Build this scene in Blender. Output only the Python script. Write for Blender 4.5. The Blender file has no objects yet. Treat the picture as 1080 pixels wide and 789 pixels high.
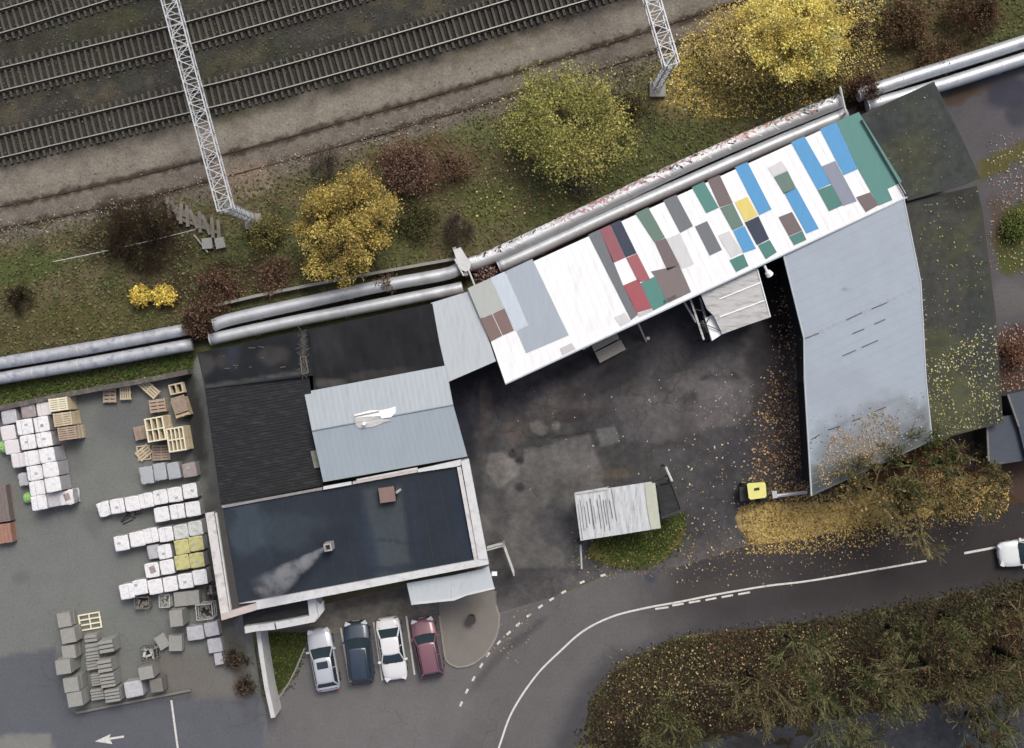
import bpy, math, random
import numpy as np
from mathutils import Vector, Matrix
from mathutils.geometry import delaunay_2d_cdt

random.seed(7)
rng = np.random.default_rng(11)
SC = bpy.context.scene
COL = SC.collection
R = math.radians

# ------------------------------------------------------------------ camera, light, exposure
HC = 85.0            # flying height of the drone, m
S = 15.0             # photo pixels per metre on the ground
cam_d = bpy.data.cameras.new('camera')
cam_d.lens = 36.0 * S * HC / 1080.0
cam_d.sensor_width = 36.0
cam_d.clip_start = 1.0
cam_d.clip_end = 3000.0
cam = bpy.data.objects.new('camera', cam_d)
cam.location = (0, 0, HC)
COL.objects.link(cam)
SC.camera = cam

SUN_EL, SUN_AZ = 58.0, 25.0      # soft light, mostly from the top of the picture
w = bpy.data.worlds.new('World')
SC.world = w
w.use_nodes = True
nt = w.node_tree
sky = nt.nodes.new('ShaderNodeTexSky')
sky.sky_type = 'NISHITA'
sky.sun_disc = False
sky.sun_elevation = R(SUN_EL)
sky.sun_rotation = R(SUN_AZ)
sky.air_density = 0.6
sky.dust_density = 6.0
sky.ozone_density = 1.0
bg = nt.nodes['Background']
nt.links.new(sky.outputs[0], bg.inputs[0])
bg.inputs[1].default_value = 0.145
sd = bpy.data.lights.new('sun', 'SUN')
sd.energy = 1.35
sd.angle = R(20)
sd.color = (0.98, 1.0, 0.93)
sun = bpy.data.objects.new('sun', sd)
sun.rotation_euler = (R(90 - SUN_EL), 0, R(180 - SUN_AZ))
COL.objects.link(sun)
SC.view_settings.view_transform = 'Standard'
SC.view_settings.look = 'None'
SC.view_settings.gamma = 1.0
SC.view_settings.use_curve_mapping = False
SC.view_settings.exposure = 0.0
SC.cycles.max_bounces = 5
SC.cycles.transparent_max_bounces = 8
SC.cycles.volume_bounces = 0

GAIN = 1.25
def lin(v):
    v = v / 255.0
    return v / 12.92 if v <= 0.04045 else ((v + 0.055) / 1.055) ** 2.4
def C(r, g, b):
    """colour as seen in diffuse daylight -> base colour"""
    return tuple(min(0.88, lin(c) / GAIN) for c in (r, g, b))

# ------------------------------------------------------------------ placing
def P(px, py, h=0.0):
    f = (HC - h) / HC
    return Vector(((px - 540) / S * f, (394.5 - py) / S * f, h))
def crop(x0, y0, s):
    return lambda pts: [(x0 + x / s, y0 + y / s) for x, y in pts]
class Plane:
    """roof plane through three points"""
    def __init__(s, a, b, c):
        s.a = a; s.n = (b - a).cross(c - a).normalized()
    def at(s, px, py):
        o = Vector((0, 0, HC)); d = P(px, py, 0) - o
        t = (s.a - o).dot(s.n) / d.dot(s.n)
        return o + d * t
    def z(s, x, y):
        return s.a.z - (s.n.x * (x - s.a.x) + s.n.y * (y - s.a.y)) / s.n.z

# ------------------------------------------------------------------ noise
def vnoise(x, y, seed=0):
    xi = np.floor(x).astype(np.int64); yi = np.floor(y).astype(np.int64)
    fx = x - xi; fy = y - yi
    fx = fx * fx * (3 - 2 * fx); fy = fy * fy * (3 - 2 * fy)
    def hsh(a, b):
        n = (a * 374761393 + b * 668265263 + seed * 1442695041) & 0xffffffff
        n = ((n ^ (n >> 13)) * 1274126177) & 0xffffffff
        return ((n ^ (n >> 16)) & 0xffff) / 65535.0
    a = hsh(xi, yi); b = hsh(xi + 1, yi); c = hsh(xi, yi + 1); d = hsh(xi + 1, yi + 1)
    return (a * (1 - fx) + b * fx) * (1 - fy) + (c * (1 - fx) + d * fx) * fy
def fbm(x, y, scale, octv=4, seed=0):
    s = 0; a = 1; t = 0
    for o in range(octv):
        s = s + a * vnoise(x / scale * 2 ** o + 17.3 * o, y / scale * 2 ** o - 9.1 * o, seed + o)
        t += a; a *= 0.55
    return s / t
def sstep(a, b, x):
    t = np.clip((x - a) / (b - a), 0, 1)
    return t * t * (3 - 2 * t)
def sdist(x, y, poly):
    """signed distance, positive inside; poly in world metres"""
    n = len(poly); d = np.full(x.shape, 1e9); ins = np.zeros(x.shape, bool)
    for i in range(n):
        ax, ay = poly[i]; bx, by = poly[(i + 1) % n]
        ex, ey = bx - ax, by - ay
        t = np.clip(((x - ax) * ex + (y - ay) * ey) / (ex * ex + ey * ey + 1e-12), 0, 1)
        d = np.minimum(d, np.hypot(x - ax - t * ex, y - ay - t * ey))
        cond = ((ay > y) != (by > y))
        with np.errstate(divide='ignore', invalid='ignore'):
            xx = (bx - ax) * (y - ay) / (by - ay if by != ay else 1e-12) + ax
        ins ^= cond & (x < xx)
    return np.where(ins, d, -d)
def wp(poly_px, h=0):
    return [(P(a, b, h).x, P(a, b, h).y) for a, b in poly_px]
def mask(x, y, poly_px, soft=0.4, amp=0.6, seed=3, sc=1.2):
    d = sdist(x, y, wp(poly_px)) + (fbm(x, y, sc, 3, seed) - 0.5) * 2 * amp
    return sstep(-soft, soft, d)
def blob(x, y, px, py, rx, ry, ang=0, seed=5, amp=0.5):
    c = P(px, py); a = R(ang)
    dx, dy = x - c.x, y - c.y
    u = (dx * math.cos(a) + dy * math.sin(a)) / (rx / S); v = (-dx * math.sin(a) + dy * math.cos(a)) / (ry / S)
    d = np.hypot(u, v) + (fbm(x, y, 1.3, 3, seed) - 0.5) * 2 * amp
    return sstep(1.25, 0.6, d)
def desat(c, k=.05):
    l = (c @ np.array([.3, .59, .11]))[:, None]
    return c * (1 - k) + l * k
def mixc(c, col, m):
    return c * (1 - m[:, None]) + np.array(col)[None, :] * m[:, None]

# ------------------------------------------------------------------ materials
def new_mat(name):
    m = bpy.data.materials.new(name); m.use_nodes = True
    return m, m.node_tree, m.node_tree.nodes['Principled BSDF']
def mat(name, col, rough=0.7, metal=0.0, var=0.12, sc=2.0, bump=0.0, bsc=30.0, dirt=None, dirt_amt=0.0, dsc=1.0, stretch=(1, 1, 1), rot=0.0, emit=None):
    m, t, b = new_mat(name)
    tc = t.nodes.new('ShaderNodeTexCoord'); mp = t.nodes.new('ShaderNodeMapping')
    mp.inputs['Scale'].default_value = stretch; mp.inputs['Rotation'].default_value = (0, 0, rot)
    t.links.new(tc.outputs['Object'], mp.inputs[0])
    n = t.nodes.new('ShaderNodeTexNoise'); n.inputs['Scale'].default_value = sc; n.inputs['Detail'].default_value = 6; n.inputs['Roughness'].default_value = .65
    t.links.new(mp.outputs[0], n.inputs['Vector'])
    r = t.nodes.new('ShaderNodeMapRange'); r.inputs['From Min'].default_value = .3; r.inputs['From Max'].default_value = .7
    r.inputs['To Min'].default_value = 1 - var; r.inputs['To Max'].default_value = 1 + var
    t.links.new(n.outputs['Fac'], r.inputs['Value'])
    mx = t.nodes.new('ShaderNodeMix'); mx.data_type = 'RGBA'; mx.blend_type = 'MULTIPLY'; mx.inputs[0].default_value = 1
    mx.inputs[6].default_value = (*col, 1)
    cmb = t.nodes.new('ShaderNodeCombineColor')
    for i in range(3): t.links.new(r.outputs[0], cmb.inputs[i])
    t.links.new(cmb.outputs[0], mx.inputs[7])
    out = mx.outputs[2]
    if dirt is not None:
        n2 = t.nodes.new('ShaderNodeTexNoise'); n2.inputs['Scale'].default_value = dsc; n2.inputs['Detail'].default_value = 8; n2.inputs['Roughness'].default_value = .7
        t.links.new(mp.outputs[0], n2.inputs['Vector'])
        r2 = t.nodes.new('ShaderNodeMapRange'); r2.inputs['From Min'].default_value = .5; r2.inputs['From Max'].default_value = .68
        r2.inputs['To Max'].default_value = dirt_amt
        t.links.new(n2.outputs['Fac'], r2.inputs['Value'])
        m2 = t.nodes.new('ShaderNodeMix'); m2.data_type = 'RGBA'
        t.links.new(r2.outputs[0], m2.inputs[0]); t.links.new(out, m2.inputs[6]); m2.inputs[7].default_value = (*dirt, 1)
        out = m2.outputs[2]
    t.links.new(out, b.inputs['Base Color'])
    b.inputs['Roughness'].default_value = rough; b.inputs['Metallic'].default_value = metal
    if bump:
        n3 = t.nodes.new('ShaderNodeTexNoise'); n3.inputs['Scale'].default_value = bsc; n3.inputs['Detail'].default_value = 4
        t.links.new(mp.outputs[0], n3.inputs['Vector'])
        bp = t.nodes.new('ShaderNodeBump'); bp.inputs['Strength'].default_value = 1; bp.inputs['Distance'].default_value = bump
        t.links.new(n3.outputs['Fac'], bp.inputs['Height']); t.links.new(bp.outputs[0], b.inputs['Normal'])
    return m
def mat_vc(name, rough=0.85, fine=0.25, fsc=14.0, bump=0.02, bsc=9.0, spec=0.3, cracks=0.0):
    """colour comes from the mesh's colour attribute; fine grain from noise"""
    m, t, b = new_mat(name)
    at = t.nodes.new('ShaderNodeAttribute'); at.attribute_name = 'col'
    tc = t.nodes.new('ShaderNodeTexCoord')
    n = t.nodes.new('ShaderNodeTexNoise'); n.inputs['Scale'].default_value = fsc; n.inputs['Detail'].default_value = 9; n.inputs['Roughness'].default_value = .75
    t.links.new(tc.outputs['Object'], n.inputs['Vector'])
    r = t.nodes.new('ShaderNodeMapRange'); r.inputs['From Min'].default_value = .3; r.inputs['From Max'].default_value = .7
    r.inputs['To Min'].default_value = 1 - fine; r.inputs['To Max'].default_value = 1 + fine
    t.links.new(n.outputs['Fac'], r.inputs['Value'])
    cmb = t.nodes.new('ShaderNodeCombineColor')
    for i in range(3): t.links.new(r.outputs[0], cmb.inputs[i])
    mx = t.nodes.new('ShaderNodeMix'); mx.data_type = 'RGBA'; mx.blend_type = 'MULTIPLY'; mx.inputs[0].default_value = 1
    t.links.new(at.outputs['Color'], mx.inputs[6]); t.links.new(cmb.outputs[0], mx.inputs[7])
    outc = mx.outputs[2]
    if cracks:
        nd = t.nodes.new('ShaderNodeTexNoise'); nd.inputs['Scale'].default_value = .9; nd.inputs['Detail'].default_value = 5
        t.links.new(tc.outputs['Object'], nd.inputs['Vector'])
        va = t.nodes.new('ShaderNodeVectorMath'); va.operation = 'MULTIPLY_ADD'; va.inputs[1].default_value = (1.3, 1.3, 0)
        t.links.new(nd.outputs['Color'], va.inputs[0]); t.links.new(tc.outputs['Object'], va.inputs[2])
        vo = t.nodes.new('ShaderNodeTexVoronoi'); vo.feature = 'DISTANCE_TO_EDGE'; vo.inputs['Scale'].default_value = .38
        t.links.new(va.outputs[0], vo.inputs['Vector'])
        r1 = t.nodes.new('ShaderNodeMapRange'); r1.inputs['From Min'].default_value = .004; r1.inputs['From Max'].default_value = .02; r1.inputs['To Min'].default_value = 1; r1.inputs['To Max'].default_value = 0
        t.links.new(vo.outputs['Distance'], r1.inputs['Value'])
        nm = t.nodes.new('ShaderNodeTexNoise'); nm.inputs['Scale'].default_value = .13; nm.inputs['Detail'].default_value = 3
        t.links.new(tc.outputs['Object'], nm.inputs['Vector'])
        r2 = t.nodes.new('ShaderNodeMapRange'); r2.inputs['From Min'].default_value = .47; r2.inputs['From Max'].default_value = .6; r2.inputs['To Max'].default_value = cracks
        t.links.new(nm.outputs['Fac'], r2.inputs['Value'])
        mm = t.nodes.new('ShaderNodeMath'); mm.operation = 'MULTIPLY'; t.links.new(r1.outputs[0], mm.inputs[0]); t.links.new(r2.outputs[0], mm.inputs[1])
        m3 = t.nodes.new('ShaderNodeMix'); m3.data_type = 'RGBA'; t.links.new(mm.outputs[0], m3.inputs[0]); t.links.new(outc, m3.inputs[6]); m3.inputs[7].default_value = (.025, .024, .023, 1)
        outc = m3.outputs[2]
    t.links.new(outc, b.inputs['Base Color'])
    b.inputs['Roughness'].default_value = rough
    b.inputs['Specular IOR Level'].default_value = spec
    if bump:
        n3 = t.nodes.new('ShaderNodeTexNoise'); n3.inputs['Scale'].default_value = bsc; n3.inputs['Detail'].default_value = 6
        t.links.new(tc.outputs['Object'], n3.inputs['Vector'])
        bp = t.nodes.new('ShaderNodeBump'); bp.inputs['Distance'].default_value = bump
        t.links.new(n3.outputs['Fac'], bp.inputs['Height']); t.links.new(bp.outputs[0], b.inputs['Normal'])
    return m

M = {}
M['ground'] = mat_vc('ground_soil', .95, .35, 5.0, .06, 6.0, .15)
M['asphalt'] = mat_vc('asphalt', .85, .34, 1.9, .008, 40.0, .15, cracks=.4)
M['asphalt_smooth'] = mat_vc('asphalt_smooth', .85, .16, 6.0, .006, 40.0, .15, cracks=.16)
M['roofskin'] = mat_vc('bitumen_roof', .75, .12, 3.0, .01, 12.0, .12)
M['leaf'] = mat_vc('leaves', .7, .15, 6.0, 0, 1, .2)
M['twig'] = mat_vc('twigs', .9, .2, 6.0, 0, 1, .1)
M['concrete'] = mat('concrete', C(158, 156, 150), .85, var=.12, bump=.005, dirt=C(110, 105, 98), dirt_amt=.5)
M['greyblock'] = mat('grey_block', C(160, 160, 154), .9, var=.1, sc=5, bump=.004)
M['greyblock_dark'] = mat('dark_grey_block', C(128, 126, 120), .9, var=.14, sc=5, bump=.004)
M['steel'] = mat('galvanised_steel', C(205, 208, 210), .5, .2, var=.08)
M['rail'] = mat('rail_steel', C(176, 172, 163), .45, .3, var=.12)
M['railbase'] = mat('rail_foot', C(62, 54, 48), .9, .1, var=.2)
M['rust'] = mat('rusty_rail', C(72, 60, 50), .9, .1, var=.25)
M['sleeper'] = mat('sleeper_concrete', C(88, 86, 80), .9, var=.3, sc=1.2, dirt=C(60, 54, 46), dirt_amt=.7, dsc=2)
M['pipe'] = mat('pipe_cladding', C(208, 213, 218), .42, .35, var=.1, sc=.8, dirt=C(150, 152, 150), dirt_amt=.5, dsc=.7)
M['pipe_old'] = mat('pipe_cladding_weathered', C(196, 200, 206), .5, .25, var=.15, sc=1.5, dirt=C(120, 128, 140), dirt_amt=.8, dsc=1.6)
M['white'] = mat('white_sheet', (.87, .88, .88), .5, var=.015, sc=.5, dirt=C(232, 234, 232), dirt_amt=.4, dsc=.8, stretch=(2, .5, 1), rot=R(-25))
M['silver'] = mat('silver_sheet', C(178, 188, 194), .55, .1, var=.05, sc=.7, dirt=C(158, 166, 170), dirt_amt=.4, dsc=1.0, stretch=(3, .5, 1), rot=R(-10))
M['lightgrey'] = mat('light_grey_sheet', C(200, 208, 212), .55, var=.03, sc=.6, dirt=C(172, 178, 180), dirt_amt=.5, dsc=1.2, stretch=(3, .6, 1), rot=R(-20))
M['wallp'] = mat('painted_masonry', C(215, 215, 212), .85, var=.06, dirt=C(160, 150, 145), dirt_amt=.5)
M['parapet'] = mat('white_parapet', C(222, 224, 224), .7, var=.06, sc=3, dirt=C(170, 165, 160), dirt_amt=.5, dsc=1.4)
M['brickwall'] = mat('brick_wall', C(125, 92, 80), .9, var=.15, sc=6)
M['darkwall'] = mat('dark_wall', C(70, 68, 66), .9, var=.15)
M['corr'] = mat('black_roofing', C(29, 31, 35), .75, var=.3, sc=1.6, dirt=C(72, 74, 74), dirt_amt=.55, dsc=1.4, stretch=(1, 3, 1), rot=R(-10))
M['timber'] = mat('pallet_wood', C(212, 196, 166), .85, var=.15, sc=4)
M['timber_pale'] = mat('pale_pallet_wood', C(244, 238, 208), .8, var=.08, sc=4)
M['timber_brown'] = mat('brown_pallet_wood', C(182, 162, 144), .85, var=.15, sc=4)
M['timber_grey'] = mat('grey_plank', C(176, 172, 162), .9, var=.2, sc=6, stretch=(1, 6, 1))
M['wrap'] = mat('white_wrap', C(250, 250, 250), .35, var=.04, sc=6, bump=.03, bsc=9, dirt=C(196, 196, 198), dirt_amt=.7, dsc=4)
M['wrap_pink'] = mat('pinkish_wrap', C(236, 231, 231), .35, var=.06, sc=6, bump=.02, bsc=8)
M['wrap_grey'] = mat('clear_wrap', C(198, 198, 202), .3, var=.18, sc=5, bump=.03, bsc=8)
M['wrap_mottled'] = mat('mottled_wrap', C(224, 226, 222), .4, var=.1, sc=8, dirt=C(110, 112, 96), dirt_amt=.7, dsc=4, bump=.02, bsc=8)
M['wrap_yellow'] = mat('yellow_wrap', C(216, 212, 148), .4, var=.15, sc=5, dirt=C(140, 136, 78), dirt_amt=.8, dsc=2.5, bump=.02, bsc=8)
M['wrap_side'] = M['wrap_grey']
M['wrap_silver'] = mat('silver_wrap', C(182, 188, 192), .3, var=.2, sc=5, stretch=(1, 4, 1), bump=.02, bsc=8)
M['wrap_brown'] = mat('brown_goods_wrap', C(168, 156, 154), .4, var=.2, sc=4, bump=.02, bsc=8)
M['green'] = mat('green_bag', C(165, 215, 130), .6, var=.1)
M['brick_red'] = mat('red_bricks', C(176, 134, 116), .9, var=.2, sc=6)
M['brick_brown'] = mat('brown_bricks', C(136, 124, 120), .9, var=.15, sc=6)
M['paint'] = mat('road_paint', C(228, 226, 220), .7, var=.08, sc=4, dirt=C(130, 128, 124), dirt_amt=.6, dsc=6)
M['black'] = mat('black_plastic', C(34, 34, 36), .6, var=.1)
M['darksteel'] = mat('dark_steel', C(66, 64, 62), .7, .2, var=.2)
M['glass'] = mat('car_glass', C(52, 66, 72), .08, var=.03)
M['glass'].node_tree.nodes['Principled BSDF'].inputs['Specular IOR Level'].default_value = .8
M['tyre'] = mat('tyre_rubber', C(30, 30, 30), .85, var=.05)
M['rim'] = mat('alloy_rim', C(170, 172, 174), .35, .6, var=.03)
M['lamp'] = mat('headlamp', C(232, 236, 238), .15, var=.03)
M['tail'] = mat('tail_lamp', C(150, 30, 28), .2, var=.03)
M['hatch_brown'] = mat('rusty_hatch', C(140, 116, 108), .7, var=.08)
M['yellow'] = mat('yellow_paint', C(240, 236, 138), .5, var=.05)
M['asbestos'] = mat('fibre_cement', C(212, 212, 209), .85, var=.1, sc=2.5, dirt=C(140, 139, 134), dirt_amt=.75, dsc=1.4, stretch=(.5, 2.5, 1), rot=R(-22), bump=.01)
M['tarp'] = mat('weathered_white_sheet', C(216, 220, 222), .6, var=.08, sc=2, dirt=C(150, 152, 150), dirt_amt=.7, dsc=1.2, stretch=(5, .7, 1), rot=R(-8), bump=.01)

# ------------------------------------------------------------------ objects
def tag(o, label=None, cat=None, group=None, kind=None):
    if label: o['label'] = label
    if cat: o['category'] = cat
    if group: o['group'] = group
    if kind: o['kind'] = kind
    return o
def thing(name, label, cat, loc, rotz=0.0, group=None):
    o = bpy.data.objects.new(name, None); COL.objects.link(o)
    o.empty_display_size = .3
    o.location = loc; o.rotation_euler = (0, 0, rotz)
    return tag(o, label, cat, group)
def wmat(o):
    m = Matrix.Translation(o.location) @ o.rotation_euler.to_matrix().to_4x4()
    return wmat(o.parent) @ m if o.parent else m
def copy_tree(o, parent=None):
    c = o.copy(); COL.objects.link(c); c.parent = parent
    for ch in o.children:
        copy_tree(ch, c)
    return c
class MB:
    def __init__(s): s.v = []; s.f = []; s.mi = []; s.cur = 0; s.c = []
    def add(s, vs, fs):
        n = len(s.v); s.v += [tuple(v) for v in vs]
        s.f += [tuple(i + n for i in f) for f in fs]; s.mi += [s.cur] * len(fs)
        return s
    def box(s, c, size, rz=0.0, m=None):
        cx, cy, cz = c; a, b, h = size[0] / 2, size[1] / 2, size[2] / 2
        cs, sn = math.cos(rz), math.sin(rz)
        vs = []
        for dz in (-h, h):
            for dx, dy in ((-a, -b), (a, -b), (a, b), (-a, b)):
                p = Vector((cx + dx * cs - dy * sn, cy + dx * sn + dy * cs, cz + dz))
                vs.append(m @ p if m else p)
        return s.add(vs, [(3, 2, 1, 0), (4, 5, 6, 7), (0, 1, 5, 4), (1, 2, 6, 5), (2, 3, 7, 6), (3, 0, 4, 7)])
    def prism(s, top, z0=None, thick=None):
        """top: list of 3-D points counter-clockwise or not; bottom at z0, or thick below"""
        n = len(top)
        area = sum(top[i].x * top[(i + 1) % n].y - top[(i + 1) % n].x * top[i].y for i in range(n))
        if area < 0: top = top[::-1]
        bot = [Vector((p.x, p.y, z0 if z0 is not None else p.z - thick)) for p in top]
        vs = list(top) + bot
        fs = [tuple(range(n)), tuple(range(2 * n - 1, n - 1, -1))]
        for i in range(n):
            j = (i + 1) % n
            fs.append((j, i, n + i, n + j))
        return s.add(vs, fs)
    def tube(s, a, b, r0, r1=None, n=6, cap=True):
        r1 = r0 if r1 is None else r1
        a = Vector(a); b = Vector(b); d = (b - a)
        if d.length < 1e-6: return s
        d.normalize(); u = d.orthogonal().normalized(); v = d.cross(u)
        vs = []
        for p, r in ((a, r0), (b, r1)):
            for i in range(n):
                t = 2 * math.pi * i / n
                vs.append(p + u * (r * math.cos(t)) + v * (r * math.sin(t)))
        fs = [(i, (i + 1) % n, n + (i + 1) % n, n + i) for i in range(n)]
        if cap: fs += [tuple(range(n - 1, -1, -1)), tuple(range(n, 2 * n))]
        return s.add(vs, fs)
    def path(s, pts, r, n=10, up=Vector((0, 0, 1))):
        rings = []
        for i, p in enumerate(pts):
            a = pts[max(i - 1, 0)]; b = pts[min(i + 1, len(pts) - 1)]
            d = (b - a).normalized(); u = d.cross(up).normalized(); v = u.cross(d)
            rings.append([p + u * (r * math.cos(2 * math.pi * k / n)) + v * (r * math.sin(2 * math.pi * k / n)) for k in range(n)])
        vs = [q for rg in rings for q in rg]; fs = []
        for i in range(len(pts) - 1):
            for k in range(n):
                fs.append((i * n + k, i * n + (k + 1) % n, (i + 1) * n + (k + 1) % n, (i + 1) * n + k))
        fs += [tuple(range(n - 1, -1, -1)), tuple((len(pts) - 1) * n + k for k in range(n))]
        return s.add(vs, fs)
    def profile(s, pts, prof):
        """sweep a closed (side, height) profile along a path"""
        n = len(prof); vs = []; fs = []
        for i, p in enumerate(pts):
            a = pts[max(i - 1, 0)]; b = pts[min(i + 1, len(pts) - 1)]
            d = (b - a); d.z = 0; d.normalize(); u = Vector((-d.y, d.x, 0))
            for q, h in prof: vs.append(p + u * q + Vector((0, 0, h)))
        for i in range(len(pts) - 1):
            for k in range(n):
                fs.append((i * n + k, i * n + (k + 1) % n, (i + 1) * n + (k + 1) % n, (i + 1) * n + k))
        fs += [tuple(range(n - 1, -1, -1)), tuple((len(pts) - 1) * n + k for k in range(n))]
        return s.add(vs, fs)
    def build(s, name, material, parent=None, smooth=False, local=False, cols=None):
        me = bpy.data.meshes.new(name)
        vs = s.v
        if parent is not None and not local:
            inv = wmat(parent).inverted()
            vs = [tuple(inv @ Vector(v)) for v in vs]
        me.from_pydata(vs, [], s.f)
        for m in (material if isinstance(material, (list, tuple)) else [material]): me.materials.append(m)
        if isinstance(material, (list, tuple)):
            me.polygons.foreach_set('material_index', s.mi)
        if smooth: me.polygons.foreach_set('use_smooth', [True] * len(me.polygons))
        if cols is not None: set_cols(me, cols)
        me.update()
        o = bpy.data.objects.new(name, me); COL.objects.link(o)
        if parent is not None: o.parent = parent
        return o
def recalc(o):
    import bmesh
    bm = bmesh.new(); bm.from_mesh(o.data); bmesh.ops.recalc_face_normals(bm, faces=bm.faces); bm.to_mesh(o.data); bm.free()
    return o
def set_cols(me, cols):
    a = me.color_attributes.new('col', 'FLOAT_COLOR', 'POINT')
    c = np.ones((len(me.vertices), 4), np.float32); c[:, :3] = np.clip(cols, 0.002, .9)
    a.data.foreach_set('color', c.ravel())
def np_mesh(name, v, f, cols, material, parent=None):
    """v (N,3), f (M,k)"""
    me = bpy.data.meshes.new(name)
    k = f.shape[1]
    me.vertices.add(len(v)); me.vertices.foreach_set('co', v.astype(np.float32).ravel())
    me.loops.add(f.size); me.loops.foreach_set('vertex_index', f.astype(np.int32).ravel())
    me.polygons.add(len(f)); me.polygons.foreach_set('loop_start', np.arange(0, f.size, k, dtype=np.int32))
    try: me.polygons.foreach_set('loop_total', np.full(len(f), k, np.int32))
    except Exception: pass
    me.update(calc_edges=True)
    me.materials.append(material); set_cols(me, cols)
    o = bpy.data.objects.new(name, me); COL.objects.link(o)
    if parent is not None: o.parent = parent
    return o
def sheet(name, poly_px, h, colfn, material, sp=0.25, plane=None, parent=None, thick=0.0):
    """a flat surface cut to an outline, finely divided so that it can carry patches"""
    if plane: b = [plane.at(*p) for p in poly_px]; pts = [(q.x, q.y) for q in b]
    else: pts = wp(poly_px, h)
    xs = [p[0] for p in pts]; ys = [p[1] for p in pts]
    gx, gy = np.meshgrid(np.arange(min(xs), max(xs), sp), np.arange(min(ys), max(ys), sp))
    gx = gx.ravel() + rng.uniform(-.2, .2, gx.size) * sp; gy = gy.ravel() + rng.uniform(-.2, .2, gy.size) * sp
    keep = sdist(gx, gy, pts) > sp * .35
    co = [Vector(p) for p in pts] + [Vector(p) for p in zip(gx[keep], gy[keep])]
    n = len(pts)
    vv, ee, ff, *_ = delaunay_2d_cdt(co, [(i, (i + 1) % n) for i in range(n)], [list(range(n))], 1, 1e-5)
    x = np.array([v.x for v in vv]); y = np.array([v.y for v in vv])
    z = np.array([plane.z(a, b) + h for a, b in zip(x, y)]) if plane else np.full(x.shape, h)
    f = np.array([t for t in ff if len(t) == 3])
    a = (x[f[:, 1]] - x[f[:, 0]]) * (y[f[:, 2]] - y[f[:, 0]]) - (x[f[:, 2]] - x[f[:, 0]]) * (y[f[:, 1]] - y[f[:, 0]])
    f[a < 0] = f[a < 0][:, ::-1]
    v = np.stack([x, y, z], 1)
    # colour functions work on where the point shows in the photograph's ground plan
    k = HC / (HC - z)
    cols = colfn(x * k, y * k)
    if parent is not None:
        inv = np.array(wmat(parent).inverted()); v = v @ inv[:3, :3].T + inv[:3, 3]
    return np_mesh(name, v, f, cols, material, parent)

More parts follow.
